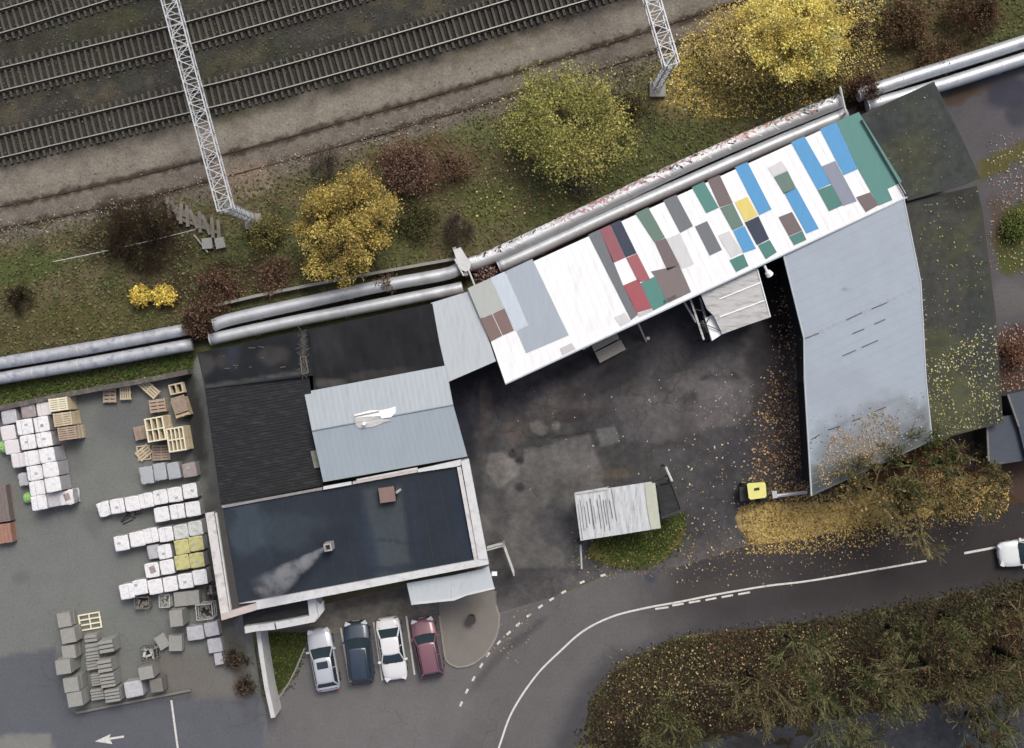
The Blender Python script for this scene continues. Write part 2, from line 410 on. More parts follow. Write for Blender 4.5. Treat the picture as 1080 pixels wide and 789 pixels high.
# ================================================================== GROUND
B = C(70, 68, 61)
def ground_cols(x, y):
    n1 = fbm(x, y, 6, 5, 1); n2 = fbm(x, y, 1.4, 4, 2); n3 = fbm(x, y, .5, 3, 9)
    c = np.tile(np.array(C(106, 108, 72)), (len(x), 1))
    c = mixc(c, C(108, 99, 74), sstep(.45, .6, n1)); c = mixc(c, C(72, 76, 48), sstep(.52, .68, n2) * .8)
    north = [(-900, -900), (1900, -900), (1300, -170), (640, 22), (540, 40), (405, 88), (270, 125), (130, 163), (0, 190), (-900, 390)]
    c = mixc(c, C(72, 71, 66), mask(x, y, north, .6, .8, 4))
    m = mask(x, y, north, .3, .3, 4)
    c = mixc(c, C(88, 82, 66), m * sstep(.5, .64, n2) * .7); c = mixc(c, C(66, 72, 48), m * sstep(.52, .66, n1) * .55)
    c = c * (1 + (n2 - .5) * .35)[:, None]
    for q in ([(-400, 250), (0, 156), (199, 108.3), (270, 90.7), (406, 52.6), (540, 12.7), (624, -12), (900, -100)], [(-400, 165), (0, 85.8), (181, 41.2), (270, 16.7), (340, -4), (600, -90)], [(-300, 80), (0, 25), (82, 0), (300, -70)]):
        q = [(a, b - 23) for a, b in q] + [(a, b + 25) for a, b in q[::-1]]
        c = mixc(c, C(58, 55, 51), mask(x, y, q, .7, .8, 44, .8) * .8)
    path = [(-400, 325), (0, 178), (130, 150), (270, 118), (405, 82), (540, 40), (640, 12), (720, -15), (1100, -150), (1120, -60), (830, 18), (700, 60), (560, 108), (450, 140), (370, 160), (270, 195), (200, 212), (130, 228), (0, 262), (-400, 340)]
    c = mixc(c, C(122, 115, 105), mask(x, y, path, .6, .6, 6))
    c = c * (1 + (fbm(x, y, .35, 3, 61) - .5) * .45)[:, None]
    band = [(-400, 300), (0, 192), (130, 162), (270, 130), (405, 92), (540, 52), (640, 22), (700, 0), (760, -20), (760, -8), (700, 20), (640, 42), (540, 72), (405, 112), (270, 148), (130, 184), (0, 212), (-400, 320)]
    c = mixc(c, C(144, 138, 126), mask(x, y, band, .7, .7, 8) * .85)
    # old ruts beside the abandoned rails
    for pts in (((0, 219), (86, 199), (270, 155), (379, 124), (447, 104), (540, 77), (682, 33), (788, 0)), ((0, 242), (162, 208), (270, 177), (371, 150), (540, 100), (692, 54), (810, 13))):
        q = [(a, b - 3.2) for a, b in pts] + [(a, b + 3.8) for a, b in pts[::-1]]
        c = mixc(c, C(66, 56, 46), mask(x, y, q, .12, .3, 12, .4) * .9)
    for (px, py, rx, ry, a, col, s) in [
        (30, 282, 60, 16, 8, (82, 96, 52), .8), (100, 330, 90, 20, 10, (92, 88, 54), .7), (145, 252, 62, 40, 0, (50, 42, 36), .85),
        (30, 350, 60, 16, 10, (88, 82, 52), .7), (190, 270, 40, 20, 10, (70, 66, 46), .7), (262, 190, 40, 20, 15, (145, 128, 110), .9),
        (215, 205, 50, 12, 12, (120, 110, 95), .6), (700, 165, 90, 30, 25, (84, 92, 52), .9), (520, 215, 40, 26, 15, (98, 104, 56), .8),
        (640, 195, 70, 30, 25, (92, 96, 58), .8), (640, 78, 44, 24, 10, (118, 110, 98), .9), (700, 100, 30, 14, 0, (96, 90, 70), .6),
        (440, 175, 60, 34, 10, (104, 80, 64), .8), (230, 300, 60, 24, 12, (66, 52, 42), .9), (300, 292, 60, 10, 12, (80, 66, 48), .7),
        (820, 90, 90, 30, 22, (88, 86, 54), .7), (950, 50, 110, 45, 20, (100, 84, 60), .85), (1060, 15, 50, 30, 20, (80, 84, 50), .7),
        (905, 95, 30, 18, 10, (70, 54, 44), .8), (330, 170, 60, 16, 15, (116, 106, 96), .6), (770, 62, 80, 46, 25, (176, 154, 86), .8)]:
        c = mixc(c, C(*col), blob(x, y, px, py, rx, ry, a, 21) * s)
    # shade under and between the pipes, put into the soil colour
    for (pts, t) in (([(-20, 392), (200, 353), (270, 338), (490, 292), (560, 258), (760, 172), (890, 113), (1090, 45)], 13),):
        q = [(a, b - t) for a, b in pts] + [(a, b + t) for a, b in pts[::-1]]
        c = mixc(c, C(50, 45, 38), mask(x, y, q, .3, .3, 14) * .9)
    # right hand side
    c = mixc(c, C(84, 66, 48), mask(x, y, [(760, 500), (1200, 430), (1400, 520), (1080, 545), (775, 605)], .4, .5, 16))
    c = mixc(c, C(196, 172, 116), mask(x, y, [(778, 534), (850, 524), (920, 520), (1000, 536), (940, 552), (850, 570), (812, 580), (788, 566)], .5, .9, 17, .8) * .9)
    c = mixc(c, C(84, 62, 48), blob(x, y, 1000, 492, 70, 26, 5, 18) * .8)
    c = mixc(c, C(96, 68, 46), mask(x, y, [(826, 400), (870, 400), (870, 525), (800, 528)], .4, .9, 19) * .8)
    # wooded verge lower right
    verge = [(650, 830), (622, 780), (622, 742), (655, 702), (712, 677), (800, 664), (900, 650), (1080, 612), (1500, 560), (1500, 1200), (500, 1200)]
    c = mixc(c, C(66, 58, 44), mask(x, y, verge, .4, .9, 20))
    vm = mask(x, y, verge, .3, .5, 20)
    c = mixc(c, C(82, 60, 46), vm * sstep(.48, .62, n1)); c = mixc(c, C(58, 58, 38), vm * sstep(.5, .62, n2) * .8)
    c = mixc(c, C(48, 38, 30), vm * sstep(.55, .7, fbm(x, y, 2.6, 3, 33)) * .7)
    # far outside: plain fields
    far = np.maximum(abs(x) / 60, abs(y) / 48)
    c = mixc(c, C(80, 82, 56), sstep(1.4, 3, far) * .8)
    return c * (0.8 + .4 * n3)[:, None]
gx = np.concatenate([-np.geomspace(900, 50, 26)[:-1], np.arange(-50, 50.01, .2), np.geomspace(50, 900, 26)[1:]])
gy = np.concatenate([-np.geomspace(900, 40, 26)[:-1], np.arange(-40, 40.01, .2), np.geomspace(40, 900, 26)[1:]])
X, Y = np.meshgrid(gx, gy)
nx, ny = len(gx), len(gy)
idx = np.arange(nx * ny).reshape(ny, nx)
F = np.stack([idx[:-1, :-1].ravel(), idx[:-1, 1:].ravel(), idx[1:, 1:].ravel(), idx[1:, :-1].ravel()], 1)
xf, yf = X.ravel(), Y.ravel()
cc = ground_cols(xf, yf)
# outlines of everything paved, so that the soil lies flat below it
PAVED = [[(-700, 445), (0, 428), (198, 393), (212, 372), (262, 640), (282, 762), (500, 640), (1080, 540), (1500, 400), (1500, 200), (900, 60), (500, 308), (460, 320), (205, 372), (-700, 430)]]
rough_m = 1 - sstep(-2, .3, sdist(xf, yf, wp([(-900, 440), (0, 425), (208, 370), (500, 300), (900, 118), (1090, 60), (1600, -100), (1600, 620), (1080, 610), (620, 700), (560, 830), (-900, 830)])))
zz = -0.012 + rough_m * (fbm(xf, yf, 1.2, 4, 40) - .5) * .16 * np.where(np.abs(xf) < 50, 1, 0)
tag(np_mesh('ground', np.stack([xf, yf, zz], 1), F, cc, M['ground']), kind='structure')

# ------------------------------------------------------------------ paved surfaces
def asphalt(base, patches, grain=.12, n1s=5.0, seed=50):
    def fn(x, y):
        n1 = fbm(x, y, n1s, 5, seed); n2 = fbm(x, y, .8, 4, seed + 5)
        c = np.tile(np.array(C(*base)), (len(x), 1))
        for i, p in enumerate(patches):
            if p[0] == 'p': c = mixc(c, C(*p[2]), mask(x, y, p[1], p[4] if len(p) > 4 else .2, p[5] if len(p) > 5 else .2, seed + i) * p[3])
            else: c = mixc(c, C(*p[6]), blob(x, y, *p[1:6], seed + i) * p[7])
        return c * (1 + (n1 - .5) * grain * 3)[:, None] * (1 + (n2 - .5) * grain * 2.4)[:, None]
    return fn
YARD = [(-300, 478), (0, 430), (100, 412), (199, 393), (210, 371), (225, 450), (262, 640), (276, 735), (286, 762), (290, 830), (-300, 830)]
yard_fn = asphalt((123, 126, 123), [
    ('p', [(-300, 740), (0, 693), (57, 683), (76, 752), (200, 729), (272, 733), (300, 900), (-300, 900)], (102, 104, 111), 1, .15, .15),
    ('p', [(-300, 790), (0, 776), (54, 773), (58, 830), (-300, 830)], (134, 134, 130), 1, .1, .05),
    ('b', 100, 550, 12, 20, 0, (104, 106, 106), .5), ('b', 20, 610, 10, 8, 0, (100, 100, 102), .5), ('b', 60, 480, 30, 30, 0, (112, 112, 114), .5),
    ('b', 130, 450, 40, 26, 0, (106, 107, 110), .6), ('b', 230, 600, 14, 90, 8, (60, 58, 56), .8), ('b', 205, 440, 12, 70, 8, (52, 52, 52), .9),  # dark strips along the buildings: occlusion shade put into the yard colour
    ('p', [(165, 690), (230, 690), (260, 735), (205, 738), (168, 735)], (120, 116, 110), .8, .2, .2), ('b', 252, 705, 11, 50, 10, (78, 68, 56), .6),
    ('p', [(76, 752), (200, 729), (202, 736), (80, 758)], (84, 86, 92), .6)], .06, 9)
tag(sheet('storage_yard', YARD, .004, yard_fn, M['asphalt_smooth'], .3), kind='structure')
COURT = [(455, 320), (500, 304), (905, 110), (860, 250), (880, 530), (800, 529.5), (781, 534), (775, 546), (780, 561), (794, 574), (714, 598), (700, 612), (640, 606), (590, 626), (545, 655), (520, 650), (480, 560), (440, 440)]
def qc(pts): return crop(470, 390, 7.173)(pts)
def qd(pts): return crop(620, 380, 4.383)(pts)
court_fn = asphalt((74, 73, 74), [
    ('p', qc([(290, 640), (460, 620), (560, 690), (700, 590), (1076, 480), (1200, 800), (1000, 1500), (250, 1500)]), (102, 100, 98), .9, .12, .15),
    ('p', qc([(740, 580), (1076, 500), (1200, 900), (760, 800)]), (104, 102, 101), .8, .1, .15),
    ('b', 500, 420, 26, 36, 0, (52, 52, 60), .85), ('b', 483, 450, 16, 50, 8, (40, 42, 52), .9), ('b', 560, 415, 40, 14, 20, (70, 68, 76), .7),  # dark blobs right of the workshop: building shade put into the asphalt
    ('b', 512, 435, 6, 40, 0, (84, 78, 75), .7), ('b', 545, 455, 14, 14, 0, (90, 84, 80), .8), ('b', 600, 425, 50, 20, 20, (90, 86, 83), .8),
    ('b', 640, 400, 50, 12, 25, (52, 50, 54), .7), ('b', 660, 380, 40, 10, 25, (44, 44, 48), .7), ('b', 600, 440, 30, 8, 12, (62, 58, 58), .7), ('b', 700, 360, 30, 30, 0, (66, 64, 68), .6),  # dark bands along the patchwork eave: roof shade put into the asphalt
    ('b', 720, 430, 60, 30, 20, (98, 94, 94), .8), ('b', 770, 400, 40, 40, 0, (98, 95, 96), .7), ('b', 680, 420, 16, 20, 0, (94, 89, 88), .5),
    ('p', qd([(40, 320), (125, 308), (150, 380), (60, 400)]), (106, 106, 106), .9, .08, .06), ('b', 650, 500, 20, 6, 0, (98, 90, 76), .6),
    ('b', 540, 480, 6, 5, 0, (50, 48, 48), .8), ('b', 548, 514, 5, 5, 0, (60, 60, 64), .9), ('b', 812, 380, 22, 90, 5, (56, 52, 54), .7), ('b', 790, 470, 30, 30, 0, (76, 74, 80), .5),  # long blob left of the warehouse: wall shade put into the asphalt
    ('b', 585, 545, 18, 30, 0, (66, 66, 70), .7), ('b', 580, 560, 50, 12, 0, (88, 88, 90), .4), ('b', 745, 540, 24, 40, 0, (84, 82, 86), .6),  # darker either side of the gate hut: its shade put into the colour
    ('b', 820, 320, 18, 50, 8, (28, 28, 34), .9), ('b', 520, 520, 14, 60, 8, (70, 70, 74), .6), ('b', 745, 590, 40, 16, 10, (92, 84, 78), .5),  # darkest blob: shade at the warehouse wall put into the asphalt
    ('b', 530, 610, 12, 40, 8, (66, 64, 64), .6), ('p', [(500, 640), (640, 595), (720, 580), (800, 560), (860, 640), (500, 700)], (98, 94, 94), .8, 1.2, .5),
    ('p', qc([(330, 640), (420, 625), (520, 690), (560, 789), (400, 900), (300, 760)]), (116, 113, 110), .8, .06, .08), ('p', qc([(600, 600), (690, 590), (730, 700), (700, 860), (600, 800)]), (112, 110, 108), .7, .06, .08),
    ('b', 567, 451, 9, 7, 0, (122, 118, 114), .8), ('b', 586, 449, 5, 5, 0, (122, 120, 118), .8), ('p', qc([(640, 410), (770, 430), (740, 500), (660, 470)]), (118, 114, 110), .8, .08, .1),
    ('p', qd([(400, 60), (480, 40), (560, 90), (740, 110), (750, 220), (690, 300), (500, 320), (480, 250), (520, 150), (400, 120)]), (106, 102, 103), .7, .15, .25), ('p', qd([(120, 170), (340, 150), (360, 380), (180, 380)]), (98, 95, 96), .6, .2, .25),
    ('b', 548, 486, 5, 4, 0, (38, 36, 38), .9), ('b', 541, 475, 3, 3, 0, (36, 34, 36), .9), ('b', 575, 460, 10, 1.5, 15, (48, 46, 46), .8), ('b', 600, 459, 26, 1.2, 9, (52, 50, 50), .8), ('b', 725, 420, 12, 8, 0, (66, 62, 62), .6), ('b', 745, 398, 10, 3, 20, (56, 54, 56), .7), ('b', 776, 396, 8, 3, -40, (56, 54, 56), .7), ('b', 620, 380, 60, 8, 25, (40, 40, 44), .7)], .22, 2.0, 60)  # last blob: shade close below the patchwork eave, put into the colour
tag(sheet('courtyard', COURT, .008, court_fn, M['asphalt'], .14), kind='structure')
ROAD = [(282, 762), (270, 683), (340, 660), (466, 640), (520, 648), (590, 628), (640, 606), (714, 598), (796, 575), (850, 569), (900, 556), (1080, 530), (1500, 455), (1500, 560), (1080, 612), (900, 648), (800, 662), (720, 670), (656, 698), (622, 738), (616, 775), (640, 850), (270, 850)]
road_fn = asphalt((106, 104, 104), [
    ('p', [(270, 680), (530, 640), (500, 740), (440, 850), (270, 850)], (120, 118, 118), .6, .6, .3),
    ('p', [(700, 560), (1500, 440), (1500, 600), (1080, 640), (760, 690), (690, 640)], (64, 61, 62), .9, 3.0, .8),  # right end: wet asphalt, leaves and shade all put into the colour
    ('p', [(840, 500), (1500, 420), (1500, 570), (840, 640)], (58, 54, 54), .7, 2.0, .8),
    ('p', [(640, 690), (760, 655), (900, 640), (900, 690), (640, 760), (640, 850), (560, 850), (600, 740)], (74, 73, 77), .85, .7, .4),
    ('b', 556, 668, 30, 5, 40, (78, 76, 78), .7), ('b', 520, 700, 40, 5, 50, (84, 80, 78), .6), ('b', 686, 610, 6, 5, 0, (62, 70, 88), .8),
    ('b', 480, 745, 30, 30, 0, (112, 110, 109), .6), ('b', 760, 620, 60, 12, 10, (80, 74, 72), .6)], .07, 6, 80)
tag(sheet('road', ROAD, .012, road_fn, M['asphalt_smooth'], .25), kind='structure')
LOT = [(908, 118), (988, 84), (1080, 62), (1500, -60), (1500, 460), (1080, 530), (1000, 480), (960, 300)]
lot_fn = asphalt((94, 92, 95), [
    ('p', [(1028, 172), (1080, 150), (1200, 120), (1200, 150), (1080, 164), (1036, 192)], (92, 90, 52), .95, .25, .5),
    ('p', [(1046, 262), (1062, 222), (1092, 196), (1300, 150), (1300, 260), (1092, 280), (1060, 290)], (78, 84, 44), .95, .25, .5),
    ('b', 1066, 100, 24, 14, 10, (60, 62, 78), .8), ('b', 1074, 120, 12, 14, 0, (62, 64, 74), .7), ('b', 1060, 320, 30, 20, 10, (112, 110, 108), .6),
    ('p', [(1052, 350), (1090, 350), (1200, 400), (1200, 560), (1020, 560)], (80, 64, 54), .9, .4, .7), ('b', 1015, 100, 30, 8, 20, (80, 66, 50), .8), ('b', 1070, 360, 16, 16, 0, (76, 60, 54), .9),
    ('b', 1052, 230, 10, 30, 8, (90, 74, 56), .6)], .1, 4, 90)
tag(sheet('garage_forecourt', LOT, .006, lot_fn, M['asphalt_smooth'], .25), kind='structure')
PATH = [(700, 800), (740, 783), (800, 768), (860, 762), (960, 745), (1080, 727), (1500, 660), (1500, 780), (1080, 860), (700, 900)]
tag(sheet('footpath', PATH, .016, asphalt((72, 74, 79), [('b', 900, 775, 60, 8, 8, (84, 86, 90), .6), ('b', 800, 785, 40, 10, 8, (60, 56, 52), .7)], .12, 3, 95), M['asphalt'], .25), kind='structure')

# traffic island and its kerb
ISL = crop(400, 560, 6.07)([(385, 540), (420, 790), (428, 822), (455, 850), (500, 868), (560, 862), (610, 842), (665, 800), (720, 730), (750, 670), (765, 610), (768, 540), (745, 470), (735, 380), (560, 410), (380, 455)])
mb = MB(); mb.prism([P(a, b, .13) for a, b in ISL], z0=-.02)
tag(recalc(mb.build('pavement_island', mat('paving', C(132, 127, 120), .9, var=.08, sc=1.5, bump=.004))), kind='structure')
mb = MB(); mb.profile([P(*p, 0) for p in ISL[:13]], [(-.07, 0), (.07, 0), (.07, .16), (-.07, .16)])
kerb_m = mat('kerb_stone', C(150, 146, 138), .9, var=.12, sc=4)
tag(recalc(mb.build('kerb', kerb_m)), kind='structure')
# paving between the building and the cars
FORE = crop(270, 589, 3.944)([(0, 300), (250, 245), (285, 190), (640, 110), (650, 190), (1000, 135), (1000, 190), (760, 225), (560, 260), (205, 340), (40, 350)])
tag(sheet('paved_apron', FORE, .016, asphalt((124, 120, 112), [('p', crop(270, 589, 3.944)([(330, 175), (630, 110), (635, 165), (330, 215)]), (96, 90, 82), .8, .1, .1), ('b', 300, 668, 34, 5, 8, (78, 78, 74), .7)], .12, 2, 97), M['asphalt'], .2), kind='structure')
# lawn beside the wall
LAWN = crop(200, 600, 6.575)([(470, 480), (500, 440), (830, 440), (800, 545), (735, 700), (700, 789), (560, 900), (540, 789), (500, 540)])
tag(sheet('lawn', LAWN, .02, asphalt((70, 80, 42), [('b', 300, 690, 12, 14, 0, (84, 92, 50), .7), ('b', 285, 725, 12, 10, 0, (60, 50, 36), .7)], .25, 1.2, 98), M['ground'], .2), kind='structure')
mb = MB(); mb.profile([P(*p) for p in crop(200, 600, 6.575)([(800, 545), (735, 700), (690, 789), (600, 920), (560, 980)])], [(-.05, 0), (.05, 0), (.05, .14), (-.05, .14)])
tag(recalc(mb.build('kerb', kerb_m)), kind='structure')
# planted oval by the gatehouse
OV = crop(590, 480, 6.067)([(180, 600), (260, 520), (420, 480), (700, 420), (800, 370), (810, 470), (760, 580), (680, 660), (560, 715), (430, 730), (300, 700), (200, 650)])
tag(sheet('grass_oval', OV, .05, asphalt((62, 76, 36), [('p', crop(590, 480, 6.067)([(150, 560), (300, 600), (350, 690), (560, 690), (700, 600), (740, 480), (900, 400), (800, 800), (200, 800)]), (112, 100, 62), .85, .25, .25), ('b', 600, 590, 10, 8, 0, (90, 62, 46), .7), ('b', 690, 590, 24, 8, 0, (80, 92, 42), .6)], .25, 1.0, 99), M['ground'], .15), kind='structure')

# road markings
def ribbon(name, pts_px, wid, z, closed=False):
    pts = [P(a, b) for a, b in pts_px]
    m = MB(); m.profile([p + Vector((0, 0, z)) for p in pts], [(-wid / 2, 0), (wid / 2, 0), (wid / 2, .003), (-wid / 2, .003)])
    return tag(recalc(m.build(name, M['paint'])), kind='structure')
def smooth_px(pts, n=6):
    out = []
    for i in range(len(pts) - 1):
        p0 = pts[max(i - 1, 0)]; p1 = pts[i]; p2 = pts[i + 1]; p3 = pts[min(i + 2, len(pts) - 1)]
        for k in range(n):
            t = k / n
            out.append(tuple(.5 * (2 * p1[j] + (p2[j] - p0[j]) * t + (2 * p0[j] - 5 * p1[j] + 4 * p2[j] - p3[j]) * t * t + (3 * p1[j] - p0[j] - 3 * p2[j] + p3[j]) * t ** 3) for j in (0, 1)))
    return out + [pts[-1]]
EDGE = smooth_px([(505, 850), (526, 789), (540, 751), (565, 713), (591, 686.6), (616, 665), (646.5, 650), (682, 641), (717.5, 634.6), (755.5, 627), (808.8, 618), (860.7, 611.5), (977, 591.5)])
ribbon('road_marking', EDGE, .13, .016)
ribbon('road_marking', [(1017, 583.5), (1054, 576.5)], .16, .016)
for a, b in (((691, 642.3), (705, 640.3)), ((709, 638.6), (721, 636.6)), ((726.5, 635.6), (738.5, 633.6)), ((744, 633), (755.5, 630.6)), ((761, 629.8), (773, 627.6)), ((778.5, 626.8), (791, 624.6))):
    ribbon('road_marking', [a, b], .13, .016)
DASH = [(486.3, 742.4), (492.4, 729), (499.5, 715.8), (507.6, 701.8), (514.7, 690.4), (526, 677.7), (536.5, 667.6), (546.3, 658.7), (557.7, 649), (570, 639.7), (581.8, 632), (594.5, 624.5), (614, 614), (636, 606.7)]
for i, (a, b) in enumerate(DASH):
    q = DASH[min(i + 1, len(DASH) - 1)]; r = DASH[max(i - 1, 0)]
    d = Vector((q[0] - r[0], q[1] - r[1])).normalized() * 3
    ribbon('road_marking', [(a - d.x * .9, b - d.y * .9), (a + d.x * .9, b + d.y * .9)], .15, .016)
ribbon('parking_line', [(359.5, 662), (369.5, 722)], .12, .016)
ribbon('parking_line', [(394, 656), (403.3, 717.5)], .12, .016)
ribbon('parking_line', [(428.5, 650), (437.3, 711.5)], .12, .016)
ribbon('road_marking', [(180.7, 738.5), (187.5, 789), (190, 830)], .14, .008)
ar = crop(0, 690, 5.4)
mb = MB()
mb.prism([P(a, b, .014) for a, b in ar([(540, 497), (630, 455), (622, 476), (705, 463), (707, 475), (628, 487), (640, 512)])], z0=.008)
tag(recalc(mb.build('road_arrow', M['paint'])), kind='structure')

# ================================================================== RAILWAY
def resample(pts, step):
    out = [pts[0]]; acc = 0; cur = pts[0]
    for p in pts[1:]:
        while (p - cur).length + acc >= step:
            d = (p - cur).normalized(); cur = cur + d * (step - acc); out.append(cur); acc = 0
        acc += (p - cur).length; cur = p
    return out
def extend(pts, a=30.0, b=30.0):
    return [pts[0] + (pts[0] - pts[1]).normalized() * a] + pts + [pts[-1] + (pts[-1] - pts[-2]).normalized() * b]
sl = MB(); sl.box((0, 0, .1), (.17, 2.62, .16)); sl.box((0, .98, .19), (.17, .36, .03)); sl.box((0, -.98, .19), (.17, .36, .03))
sl_me = None
RAILP = [(-.07, .2), (.07, .2), (.07, .22), (.015, .24), (.015, .33), (.036, .34), (.036, .37), (-.036, .37), (-.036, .34), (-.015, .33), (-.015, .24), (-.07, .22)]
def track(cpx, label, a=30.0, b=30.0):
    global sl_me
    pts = [P(*p) for p in smooth_px(cpx, 8)]
    pts = extend(pts, a, b)
    t = thing('railway_track', label, 'railway track', (pts[len(pts) // 2].x, pts[len(pts) // 2].y, 0), 0, 'sleepered tracks at the top of the picture')
    for s in (-1, 1):
        m = MB(); m.profile(resample(pts, 1.5), [(q + s * .78, h + .02) for q, h in RAILP])
        rl = recalc(m.build('rail', M['railbase'], t))
        m = MB(); m.profile(resample(pts, 1.5), [(q + s * .78, h) for q, h in ((-.034, .388), (.034, .388), (.034, .398), (-.034, .398))])
        recalc(m.build('railhead', M['rail'], rl))
    inv = wmat(t).inverted(); rest = MB(); n = 0
    sp = resample(pts, .478)
    for i, p in enumerate(sp):
        d = sp[min(i + 1, len(sp) - 1)] - sp[max(i - 1, 0)]; rz = math.atan2(d.y, d.x) + random.uniform(-.02, .02)
        inview = abs(p.x) < 36.9 and abs(p.y) < 27.4
        if inview and n < 100:
            if sl_me is None: o = sl.build('sleeper', M['sleeper'], t, local=True); sl_me = o.data
            else: o = bpy.data.objects.new('sleeper', sl_me); COL.objects.link(o); o.parent = t
            o.location = inv @ Vector((p.x, p.y, random.uniform(-.015, .01))); o.rotation_euler = (0, 0, rz); n += 1
        else:
            rest.box((p.x, p.y, .1), (.2, 2.62, .16), rz)
    if rest.v: tag(rest.build('sleeper', M['sleeper'], t), kind='stuff')
    return t
track([(0, 156), (199, 108.3), (270, 90.7), (406, 52.6), (540, 12.7), (624, -12)], 'third railway track from the top, longest one crossing right up to the second white gantry')
track([(0, 85.8), (181, 41.2), (270, 16.7), (340, -4)], 'middle railway track on grey sleepers, passing under the left gantry')
track([(-40, 35), (0, 25), (82, 0), (130, -15)], 'topmost railway track, just cutting the upper left corner')
# abandoned track sunk in dirt: only the two rusty rails
oldc = [P(*p) for p in smooth_px([(-40, 240), (0, 230), (124, 203), (270, 166), (375, 137), (540, 89), (687, 44), (799, 6), (860, -18)], 6)]
oldc = extend(oldc)
t = thing('disused_track', 'old rusty track half buried in the dirt path', 'railway track', (oldc[30].x, oldc[30].y, 0))
for s in (-1, 1):
    m = MB(); m.profile(resample(oldc, 1.2), [(s * .78 - .05, -.05), (s * .78 + .05, -.05), (s * .78 + .035, .05), (s * .78 - .035, .05)])
    recalc(m.build('rail', M['rust'], t))
# stones along the tracks
def quads(name, pos, size, tilt, cols, material, parent=None, aspect=.7):
    """many small leaf-like faces; pos (N,3)"""
    n = len(pos)
    az = rng.uniform(0, 2 * np.pi, n); t = rng.normal(0, tilt, (n, 2))
    u = np.stack([np.cos(az), np.sin(az), t[:, 0]], 1); v = np.stack([-np.sin(az), np.cos(az), t[:, 1]], 1)
    u /= np.linalg.norm(u, axis=1)[:, None]; v /= np.linalg.norm(v, axis=1)[:, None]
    sz = (size * (.45 + 1.1 * rng.uniform(0, 1, n) ** 1.6))[:, None] / 2
    a = pos - u * sz; b = pos - v * sz * aspect; c = pos + u * sz; d = pos + v * sz * aspect
    vv = np.stack([a, b, c, d], 1).reshape(-1, 3)
    ff = np.arange(4 * n).reshape(n, 4)
    cl = np.repeat(cols, 4, axis=0)
    if parent is not None:
        inv = np.array(wmat(parent).inverted()); vv = vv @ inv[:3, :3].T + inv[:3, 3]
    return np_mesh(name, vv, ff, cl, material, parent)
def palette(cols, n, var=.18):
    c = np.array([C(*q) for q in cols])[rng.integers(0, len(cols), n)]
    return desat(c) * rng.uniform(1 - var, 1 + var, (n, 1))
def scatter(poly_px, n, z=.03, noise=0.0, sc=2.0, seed=7, h=0, edge=0.0):
    pts = wp(poly_px, h); xs = [p[0] for p in pts]; ys = [p[1] for p in pts]
    out = []
    for _ in range(30):
        x = rng.uniform(min(xs), max(xs), n); y = rng.uniform(min(ys), max(ys), n)
        sdv = sdist(x, y, pts)
        k = sdv > (rng.uniform(-edge, edge, n) if edge else 0)
        if noise: k &= fbm(x, y, sc, 3, seed) > .5 - .35 * (1 - noise) * 2 + rng.uniform(-.12, .12, n)
        out.append(np.stack([x[k], y[k]], 1))
        if sum(len(o) for o in out) >= n: break
    q = np.concatenate(out)[:n]
    return np.concatenate([q, np.full((len(q), 1), z) + rng.uniform(0, .02, (len(q), 1))], 1)

# ------------------------------------------------------------------ gantries
def lattice(m, a, b, wid, dep, side, n, r=.05, lace=.028):
    """square lattice truss between two points; side = unit vector across, depth hangs down"""
    dn = Vector((0, 0, -1)) if abs((b - a).normalized().z) < .7 else Vector((side.y, -side.x, 0))
    cs = [side * (wid / 2), side * (-wid / 2), side * (-wid / 2) + dn * dep, side * (wid / 2) + dn * dep]
    for c in cs: m.tube(a + c, b + c, r, n=4)
    for f in range(4):
        c0, c1 = cs[f], cs[(f + 1) % 4]
        for i in range(n):
            p = a.lerp(b, i / n); q = a.lerp(b, (i + 1) / n)
            u, v = (c0, c1) if i % 2 == 0 else (c1, c0)
            m.tube(p + u, q + v, lace, n=4, cap=False)
            m.tube(p + c0, p + c1, lace * .8, n=4, cap=False)
def gantry(top_px, far_px, foot_px, label, h=7.6):
    a = P(*top_px, h); b = P(*far_px, h); f = P(*foot_px, 0)
    d = (b - a).normalized(); side = Vector((-d.y, d.x, 0))
    b = a + d * 33.0
    t = thing('catenary_gantry', label, 'gantry', f, 0, 'white lattice gantries over the tracks')
    m = MB(); lattice(m, a, b, .95, .85, side, 46, .055, .034); m.build('beam', M['steel'], t)
    m = MB(); m.tube(f, Vector((f.x, f.y, .5)), .1, n=6)
    m2 = MB(); lattice(m2, Vector((f.x, f.y, .35)), Vector((a.x, a.y, h - .1)), .5, .5, side, 12, .045, .025); m2.build('mast', M['steel'], t)
    g = b; m3 = MB(); lattice(m3, Vector((g.x, g.y, .35)), Vector((g.x, g.y, h)), .5, .5, side, 12, .045, .025); m3.build('mast', M['steel'], t)
    for q in (f, Vector((b.x, b.y, 0))):
        m = MB(); m.box((q.x, q.y, .2), (1.1, 1.1, .45)); m.build('footing', M['concrete'], t)
    m = MB()
    for k in range(1, 4):
        p = a + d * (7.0 * k + 1.0); m.tube(p + Vector((0, 0, -.85)), p + Vector((0, 0, -1.7)), .03, n=5)
        m.tube(p + Vector((0, 0, -1.7)), p + side * 1.0 + Vector((0, 0, -1.5)), .025, n=5)
    m.build('bracket', M['darksteel'], t)
gantry((237, 221), (178, 0), (268, 234), 'white lattice gantry on the left, with a pile of old concrete beside its foot')
gantry((709, 68), (689, 0), (693, 95), 'white lattice gantry on the right, near the large yellow tree')

